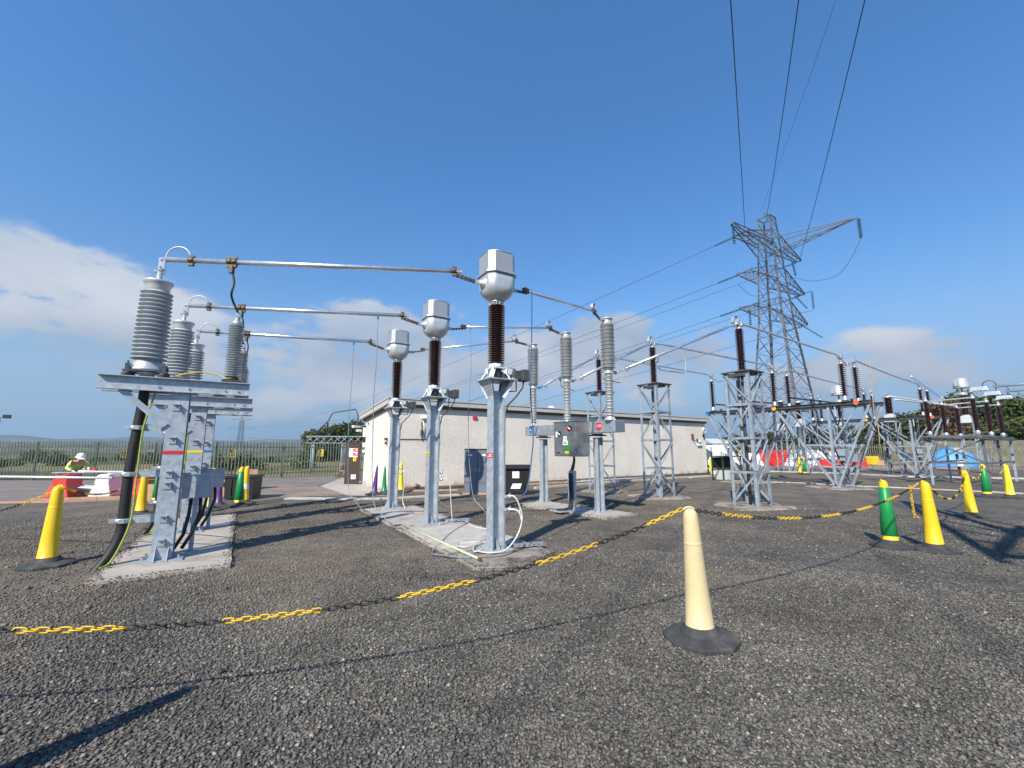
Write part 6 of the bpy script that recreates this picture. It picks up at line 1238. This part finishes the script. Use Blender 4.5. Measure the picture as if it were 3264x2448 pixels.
b = MB(); b.lathe([(.42, -.42), (.42, .42)], (0, 0, .75), 24, Mx=RY90); b.build('winding', 'dk_box', t)
for j in range(3):
    x, y = (24.89, 42.48); barrier('red', x + (j - .6) * 1.1, y + .1 * j, R(8), ['left', 'middle', 'right'][j] + ' tall red barrier in the stack left of the cable drum', 0, (1.0, 1.3, 1.95))
# van
vx, vy = 13.9, 31.2; t = thing('white_van', 'white van half hidden behind the right corner of the building, lettering on its side', 'van', (vx, vy, 0), R(6))
b = MB(); prof = [(-2.3, .35), (-2.32, 1.3), (-2.25, 1.78), (-2.1, 1.86), (.9, 1.86), (1.35, 1.72), (1.75, 1.15), (2.3, .95), (2.38, .7), (2.35, .35)]
b.loft([[(x, y * (1 if z < 1.2 else .93), z) for x, z in prof] for y in (-.88, -.86, .86, .88)], smooth=False); b.build('body', 'white', t, bevel=.03)
b = MB(); b.add([(1.0, -.872, 1.15), (1.68, -.872, 1.15), (1.34, -.84, 1.66), (1.0, -.835, 1.7)], [(0, 1, 2, 3)]); b.build('side_window', 'glassdark', t)
b = MB(); b.box((-.15, -.885, 1.1), (.1, .006, 1.3)); b.build('door_seam', 'mesh_panel', t)
for x in (-1.45, 1.5): b = MB(); b.lathe([(.32, -.1), (.34, -.06), (.34, .06), (.32, .1)], (x, -.82, .34), 20, Mx=RX90); wv = b.build('wheel', 'rubber', t); b = MB(); b.lathe([(.2, 0), (.16, .02)], (x, -.925, .34), 16, Mx=RX90); b.build('rim', 'alu', wv)
for x in (-1.45, 1.5): b = MB(); b.lathe([(.32, -.1), (.34, -.06), (.34, .06), (.32, .1)], (x, .82, .34), 20, Mx=RX90); b.build('wheel', 'rubber', t)
b = MB(); b.box((-2.33, -.6, .9), (.04, .16, .3)); b.build('tail_light', 'red', t); b = MB(); b.box((0, -.89, .42), (4.2, .02, .16)); b.build('sill', 'dk_box', t)
text_mesh('Freer', .36, 'lettering', 'ink', t, (.90, -.895, 1.24), (R(90), 0, 0))
t = thing('gas_cabinet', 'open green frame cabinet with a pale tank under it, behind the nearest lattice post', 'cabinet', (10.89, 22.32, 0), R(20))
b = MB(); b.box((.35, .3, 1.22), (1.3, .8, .06)); b.build('top', 'dk_box', t)
for x in (-.25, .95):
    for y in (-.05, .65): b = MB(); b.bar((x, y, 0), (x, y, 1.2), .06, .06); b.build('leg', 'dkgreen', t)
b = MB(); b.box((.35, .3, .62), (1.2, .7, .03)); b.build('shelf', 'dk_box', t); b = MB(); b.box((.35, .62, .9), (1.15, .03, .55)); b.build('back_panel', 'black', t)
b = MB(); b.box((.05, .25, .30), (.5, .5, .52), taper=.94); b.lathe([(.06, .56), (.06, .6)], (.05, .25, 0), 12); tag(b.build('plastic_tank', 'grey_plastic', loc=(10.89, 22.32, 0), rz=R(20), bevel=.03), 'pale plastic tank standing on the ground under the green frame cabinet', 'tank')
t = thing('digger', 'small orange digger parked behind the white van', 'digger', (17.4, 34.8, 0), R(25)); t.scale = (.8, .8, .72)
b = MB(); b.box((0, 0, .95), (1.5, 1.1, .6), taper=.9); b.build('body', 'yel', t, bevel=.05); b = MB(); b.box((.2, 0, 1.65), (.8, .9, .9), taper=.9); b.build('cab', 'glassdark', t); b = MB(); b.box((.2, 0, 2.13), (.9, 1.0, .06)); b.build('roof', 'yel', t)
for y in (-.55, .55): b = MB(); b.box((0, y, .3), (1.9, .32, .55)); b.build('track', 'rubber', t, bevel=.12)
b = MB(); b.tube([(.8, 0, 1.1), (1.6, 0, 2.1), (2.4, 0, 1.3)], .09, 6); b.box((2.45, 0, .9), (.4, .5, .5), taper=.6); b.build('boom', 'yel', t)
for j, (px, py, l, c1) in enumerate(((0, 0, 'white block stack seen through the nearest lattice post', 'white'),)):
    x, y = (22.21, 41.27); barrier('white', x, y, R(5), 'white barrier seen through the legs of the nearest lattice post', 0, (2.2, 1.2, 1.6))
for j in range(2): tag(MB().lathe([(.16, 0), (.19, .1), (.18, .12), (.05, .13)], n=16).build('plastic_tub', 'white', loc=(12.62 + .02 * j, 27.5, .125 * j)), ['lower', 'upper'][j] + ' white tub of the pair beside the lemon cone at the building corner', 'tub')
# blue tarpaulin over a heap
def hump(name, label, cat, x, y, w, d, h, m, seed):
    g = random.Random(seed); b = MB(); nu, nv = 24, 10; ph = [g.uniform(0, 6) for _ in range(4)]
    for j in range(nv + 1):
        for i in range(nu):
            a = 2 * math.pi * i / nu; f = j / nv; r = (1 - f ** 2.2) ; rr = 1 + .08 * math.sin(3 * a + ph[0]) + .05 * math.sin(7 * a + ph[1]); b.v.append((w / 2 * r ** .5 * math.cos(a) * rr, d / 2 * r ** .5 * math.sin(a) * rr, h * f * (1 + .05 * math.sin(2 * a + ph[2]))))
    for j in range(nv):
        for i in range(nu): b.f.append((j * nu + i, j * nu + (i + 1) % nu, (j + 1) * nu + (i + 1) % nu, (j + 1) * nu + i)); b.m.append(0); b.s.append(True)
    return tag(b.build(name, m, loc=(x, y, 0)), label, cat)
hump('tarpaulin_heap', 'large bright blue tarpaulin over a heap behind the insulator table', 'tarpaulin', 41.9, 41.5, 3.9, 3, 1.75, 'tarp', 2)
hump('tarpaulin_heap', 'low blue tarpaulin mound right of the larger one', 'tarpaulin', 44.6, 41.8, 2.8, 2.4, 1.2, 'tarp', 5)
t = thing('site_store', 'stack of white and grey storage boxes in front of the blue tarpaulin', 'boxes', (59.91, 57.84, 0), R(20))
for k, (x, z, w, h, m) in enumerate(((-.6, .45, 1.0, .9, 'white'), (.5, .35, .8, .7, 'grey_plastic'), (-.3, 1.2, .7, .6, 'grey_plastic'), (.6, 1.0, .6, .5, 'white'), (.1, 1.75, .6, .45, 'white'))): b = MB(); b.box((x, 0, z), (w, .8, h), taper=.96); b.build('box', m, t, bevel=.03)
# sand-coloured stacks on the back road
for j, (px, py) in enumerate(((2790, 1478), (2860, 1474), (2895, 1478))):
    x, y = [(36.74, 44.33), (40.55, 46.12), (41.03, 45.21)][j]; t = thing('block_pallet', ['left', 'middle', 'right'][j] + ' low pallet of sandy kerb blocks beyond the farther trestle', 'pallet', (x, y, 0), .3 * j)
    b = MB(); b.box((0, 0, .06), (1.2, 1.0, .12)); b.build('pallet', 'pallet', t)
    for q_ in range(3): b = MB(); b.box((0, -.3 + .3 * q_, .3), (1.1, .27, .34)); b.build('block', 'kerb_pink', t)
t = thing('yellow_grit_bin', 'yellow grit bin beyond the white and red barriers', 'bin', (35.82, 43.48, 0), .2); b = MB(); b.box((0, 0, .4), (.7, .6, .7), taper=1.1); b.build('tub', 'yel', t, bevel=.03); b = MB(); b.box((0, 0, .80), (.8, .7, .12), taper=.85); b.build('lid', 'yel', t)
# fences at right
palisade('timber_fence', 'tall close-boarded timber fence at the right edge behind the insulator table', [(39.2, 45.2), (43.45, 39.65), (56, 30.0)], 2.4, 'wood', .075)
palisade('palisade_fence', 'distant pale palisade fence on the right beyond the barriers', [(17, 60), (34, 58), (39.2, 45.4)], 2.1, 'wood', .2)
# lamp post, hanging rope and hooped poles
P0 = Vector((15.04, 17.8, 5.29)); pts = [(15.05, 17.8, 5.26), (15.01, 17.8, 4.08), (14.97, 17.8, 3.03), (15.06, 17.8, 2.6), (15.04, 17.8, 1.84), (15.32, 18.2, 1.24), (15.12, 18.2, 0.95), (15.1, 18.5, 0.81), (15.02, 18.8, 0.85)]
leadpath('earth_lead', 'long tan earth lead hanging from the tube right of the nearer disconnector', pts, .016, 'pallet', 'long hanging earth leads')
t = thing('marker_post', 'slim pale post standing beyond the nearer disconnector with a round knob halfway', 'post', (71.59, 85.66, 0), 0)
b = MB(); b.bar((0, 0, 0), (-.1, 0, 5.2), .22, .22); b.build('post', 'wood', t); b = MB(); b.lathe([(.05, -.1), (.3, 0), (.05, .1)], (-.35, 0, 2.9), 12); b.build('knob', 'labelw', t)
# floodlight mast far left
t = thing('floodlight_mast', 'distant mast with two floodlights at the left edge', 'lamp', (-140, 118, -3), .8)
b = MB(); b.tube([(0, 0, 0), (0, 0, 13.2)], [.28, .14], 8); b.bar((-1.8, 0, 13.2), (1.8, 0, 13.2), .18, .18); b.build('mast', 'galv', t)
for x in (-1.8, 1.2): b = MB(); b.box((x, -.3, 13.4), (1.6, .5, 1.0)); b.build('floodlight', 'dk_box', t)

# plant beyond the fence, left of the building
t = thing('lattice_gantry', 'grey lattice beam with hooped conductors beyond the fence beside the building', 'gantry', (-15.07, 33, 0), R(8))
b = MB()
for y in (-.2, .2):
    for z in (2.05, 2.55): b.bar((-.5, y, z), (6.5, y, z), .06, .06)
for k in range(14): b.bar((-.5 + k * .5, -.2, 2.05), (k * .5, -.2, 2.55), .04, .04); b.bar((-.5 + k * .5, .2, 2.55), (k * .5, .2, 2.05), .04, .04)
b.build('beam', 'lattice', t)
for x in (.0, 2.2, 4.4): b = MB(); b.tube([(x, 0, -.3), (x, 0, 2.0)], .16, 10); b.build('column', 'lattice', t)
for x, h in ((.95, 2.0), (3.3, 2.0)):
    b = MB(); b.lathe(sheds(2.6, 3.6, .06, .12, 10), (x, 0, 0), 12); b.build('insulator', 'brown', t)
    b = MB(); b.tube([(x - .9, 0, 2.7), (x - .1, 0, 3.6), (x + .05, 0, 3.75), (x + .25, 0, 4.25), (x + .5, 0, 4.4), (x + 2.0, 0, 4.65), (x + 2.2, 0, 4.2), (x + 2.25, 0, 3.2)], .05, 7); b.build('hooped_conductor', 'dk_box', t)

# ---- trees and bushes
def foliage_mat(name, a, b_, c):
    m, t, b = newmat(name); N = t.nodes; L = t.links; g = N.new('ShaderNodeNewGeometry'); r = N.new('ShaderNodeValToRGB'); e = r.color_ramp.elements; e[0].color = (*a, 1); e[1].color = (*c, 1); q = e.new(.55); q.color = (*b_, 1); L.new(g.outputs['Random Per Island'], r.inputs[0]); L.new(r.outputs[0], b.inputs['Base Color']); b.inputs['Roughness'].default_value = .6; b.inputs['Specular IOR Level'].default_value = .2; return m
M['leaf'] = foliage_mat('green_leaves', (.030, .045, .014), (.06, .085, .024), (.11, .12, .035))
M['leaf_dark'] = foliage_mat('dark_green_leaves', (.018, .028, .010), (.035, .05, .016), (.065, .075, .025))
M['leaf_red'] = foliage_mat('bronze_leaves', (.06, .035, .018), (.11, .06, .03), (.13, .11, .04))
M['bark'] = mat('bark', (.06, .045, .035), .9, 0, .3, 6)
def tree(name, label, x, y, h, w, n, ls, m, seed, cat='tree', group=None, base=.12, z0=0, nl=9):
    g = np.random.default_rng(seed); t = thing(name, label, cat, (x, y, z0), 0, group)
    b = MB(); lean = g.uniform(-.04, .04, 2) * h
    b.tube([(0, 0, -.2), (lean[0] * .4, lean[1] * .4, h * .3), (lean[0], lean[1], h * .7)], [h * .028, h * .02, h * .008], 8)
    blobs = []
    for k in range(nl):
        a = g.uniform(0, 6.28); rr = w * .5 * g.uniform(.15, .72); z = h * g.uniform(base + .16, .86); s = w * g.uniform(.16, .30) * (1.1 - .5 * z / h); c = Vector((rr * math.cos(a) * (1.15 - z / h * .6), rr * math.sin(a) * (1.15 - z / h * .6), z)); blobs.append((c, s))
        b.tube([(lean[0] * .5, lean[1] * .5, z * .5), c.lerp(Vector((0, 0, z * .7)), .5), c], [h * .010, h * .007, h * .003], 5)
    blobs.append((Vector((lean[0], lean[1], h * .86)), w * .17)); b.build('trunk', 'bark', t)
    B = np.array([[*c, s] for c, s in blobs]); wt = B[:, 3] ** 2; idx = g.choice(len(B), n, p=wt / wt.sum()); d = g.normal(size=(n, 3)); d /= np.linalg.norm(d, axis=1)[:, None]; rad = g.random(n) ** .45
    cen = B[idx, :3] + d * (B[idx, 3] * rad * (1 + .25 * np.sin(d[:, 0] * 7 + idx)))[:, None] * np.array([1.15, 1.15, .8]); cen[:, 2] = np.maximum(cen[:, 2], .1)
    u = g.normal(size=(n, 3)); u /= np.linalg.norm(u, axis=1)[:, None]; v = np.cross(u, d + g.normal(size=(n, 3)) * .6); v /= np.linalg.norm(v, axis=1)[:, None]; s = (ls * g.uniform(.5, 1.3, n))[:, None]
    P = np.stack([cen - u * s, cen - v * s * .55, cen + u * s, cen + v * s * .55], 1).reshape(-1, 3); me = bpy.data.meshes.new('crown'); me.vertices.add(len(P)); me.vertices.foreach_set('co', P.ravel()); me.loops.add(n * 4); me.loops.foreach_set('vertex_index', np.arange(n * 4, dtype=np.int32)); me.polygons.add(n); me.polygons.foreach_set('loop_start', np.arange(0, n * 4, 4, dtype=np.int32)); me.polygons.foreach_set('loop_total', np.full(n, 4, np.int32)); me.update(calc_edges=True); me.materials.append(M[m]); o = bpy.data.objects.new('crown', me); COL.objects.link(o); o.parent = t; return t
def tpx(px, dist): return dist * (px - 1632) / 1374., dist
for k, (px, dd, h, w, m, l) in enumerate((
    (3075, 56, 9.3, 9.5, 'leaf', 'tallest broad green tree behind the insulator table'), (3170, 54, 8.6, 9, 'leaf', 'broad green tree right of the tallest one, above the timber fence'),
    (3250, 58, 8.2, 9, 'leaf_dark', 'dark green tree at the right edge of the photo'), (2990, 60, 7.3, 8, 'leaf_dark', 'dark tree behind the conical white hood'),
    (3030, 50, 7.6, 5, 'leaf_red', 'bronze-leaved tree in front of the tallest green tree'), (2925, 58, 6.6, 8, 'leaf', 'green tree behind the farther trestle beam'),
    (2865, 62, 6.4, 8, 'leaf_dark', 'dark green tree left of the farther trestle post'), (2805, 66, 5.8, 8, 'leaf', 'leftmost of the tall green trees on the right'),
    (3120, 66, 8.0, 9, 'leaf_dark', 'dark tree seen between the two broad green ones'), (3330, 56, 8.5, 9, 'leaf', 'green tree just beyond the right edge'))):
    x, y = tpx(px, dd); tree('broad_tree', l, x, y, h, w, 9000, .26, m, 40 + k, group='tall trees at the right', nl=16)
for k in range(16):
    px = 2300 + k * 34; dd = 128 + 20 * math.sin(k * 2.1); x, y = tpx(px, dd); h = 4.6 + 1.6 * math.sin(k * 1.7) ** 2 + (2.2 if 7 < k < 13 else 0)
    tree('distant_tree', 'low dark tree of the distant line beyond the tower foot', x, y, h, 9, 1500, .5, 'leaf_dark', 80 + k, group='distant line of low trees', nl=8, base=0)
for k in range(5):
    px = 1012 + k * 30; x, y = tpx(px, 58 + k); tree('dark_bush', ['leftmost and lowest', 'second from the left', 'middle', 'second from the right', 'rightmost and tallest'][k] + ' of the dark bushes beyond the fence beside the building', x, y, 4.0 + k * .45, 5.5, 3500, .2, 'leaf', 120 + k, 'bush', 'dark bushes behind the fence', nl=9, base=0)
gg = random.Random(5)
for k in range(22):
    px = -250 + k * 65; dd = gg.uniform(34, 120); x, y = tpx(px, dd); tree('field_bush', 'scrubby green bush in the field beyond the palisade fence', x, y, gg.uniform(.5, 1.5), gg.uniform(3, 8), 900, .16 if dd < 60 else .28, 'leaf' if k % 4 else 'leaf_dark', 200 + k, 'bush', 'scrub beyond the palisade fence', nl=6, base=0, z0=-.3 if dd < 60 else -1.5)
# pale shed far right of the building
t = thing('farm_shed', 'pale distant shed with a shallow roof right of the building', 'building', (62, 128, 0), .1); b = MB(); b.box((0, 0, 1.5), (11, 8, 3.2)); b.build('wall', 'white', t); b = MB(); b.prism([(-5.8, -4.3), (5.8, -4.3), (5.8, 4.3), (-5.8, 4.3)], 3.1, 4.6, taper=[(-5.8, -.1), (5.8, -.1), (5.8, .1), (-5.8, .1)]); b.build('roof', 'grey_plastic', t)
b = MB(); b.box((-2, -4.02, 1.3), (2.4, .06, 2.4)); b.build('door', 'dk_box', t)
# tree-height rooftop dome camera on the building
dm = MB(); dm.lathe([(.10, 0), (.22, .02), (.24, .16), (.20, .3), (.08, .36)], (8.8, 1.2, HF + .24), 16); dm.box((9.15, 1.1, HF + .34), (.18, .16, .22)); dm.tube([(8.8, 1.2, HF), (8.8, 1.2, HF + .25)], .05, 8); dm.build('roof_beacon', 'white', bd)

# ---- steel gantry standing outside the photo to the right: its shadow falls across the gravel
t = thing('steel_gantry', 'steel gantry out of sight at the right, only its shadow lies on the gravel', 'gantry', (0, 0, 0), 0)
ga, gb, gc = Vector((3.6, -.95, 7)), Vector((8.4, 5.95, 7)), Vector((6.9, 1.5, 7))
for p in (gb, gc, ga + Vector((1.6, -.6, 0))):
    b = MB(); b.bar((p.x, p.y, 0), p, .16, .16); b.build('column', 'lattice', t)
b = MB(); b.bar(ga - Vector((.3, .4, 0)), gb, .15, .14); b.bar(ga, gc, .15, .14); b.bar(ga, ga + Vector((1.6, -.6, 0)), .16, .16)
for k in range(6): f = k / 6; b.bar(ga.lerp(gb, f), ga.lerp(gc, min(1, f + .16)), .07, .07)
b.build('beam', 'lattice', t)

# ---- air between here and the hills
hb = MB(); hb.box((0, 0, 90), (12600, 12600, 400)); hz_ = hb.build('haze', []); tag(hz_, kind='stuff')
m = bpy.data.materials.new('hazy_air'); m.use_nodes = True; n_ = m.node_tree; n_.nodes.clear(); pv = n_.nodes.new('ShaderNodeVolumePrincipled'); ot = n_.nodes.new('ShaderNodeOutputMaterial'); pv.inputs['Color'].default_value = (.55, .80, 1, 1); pv.inputs['Density'].default_value = 2.2e-4; pv.inputs['Anisotropy'].default_value = .25
n_.links.new(pv.outputs[0], ot.inputs['Volume']); hz_.data.materials.append(m)
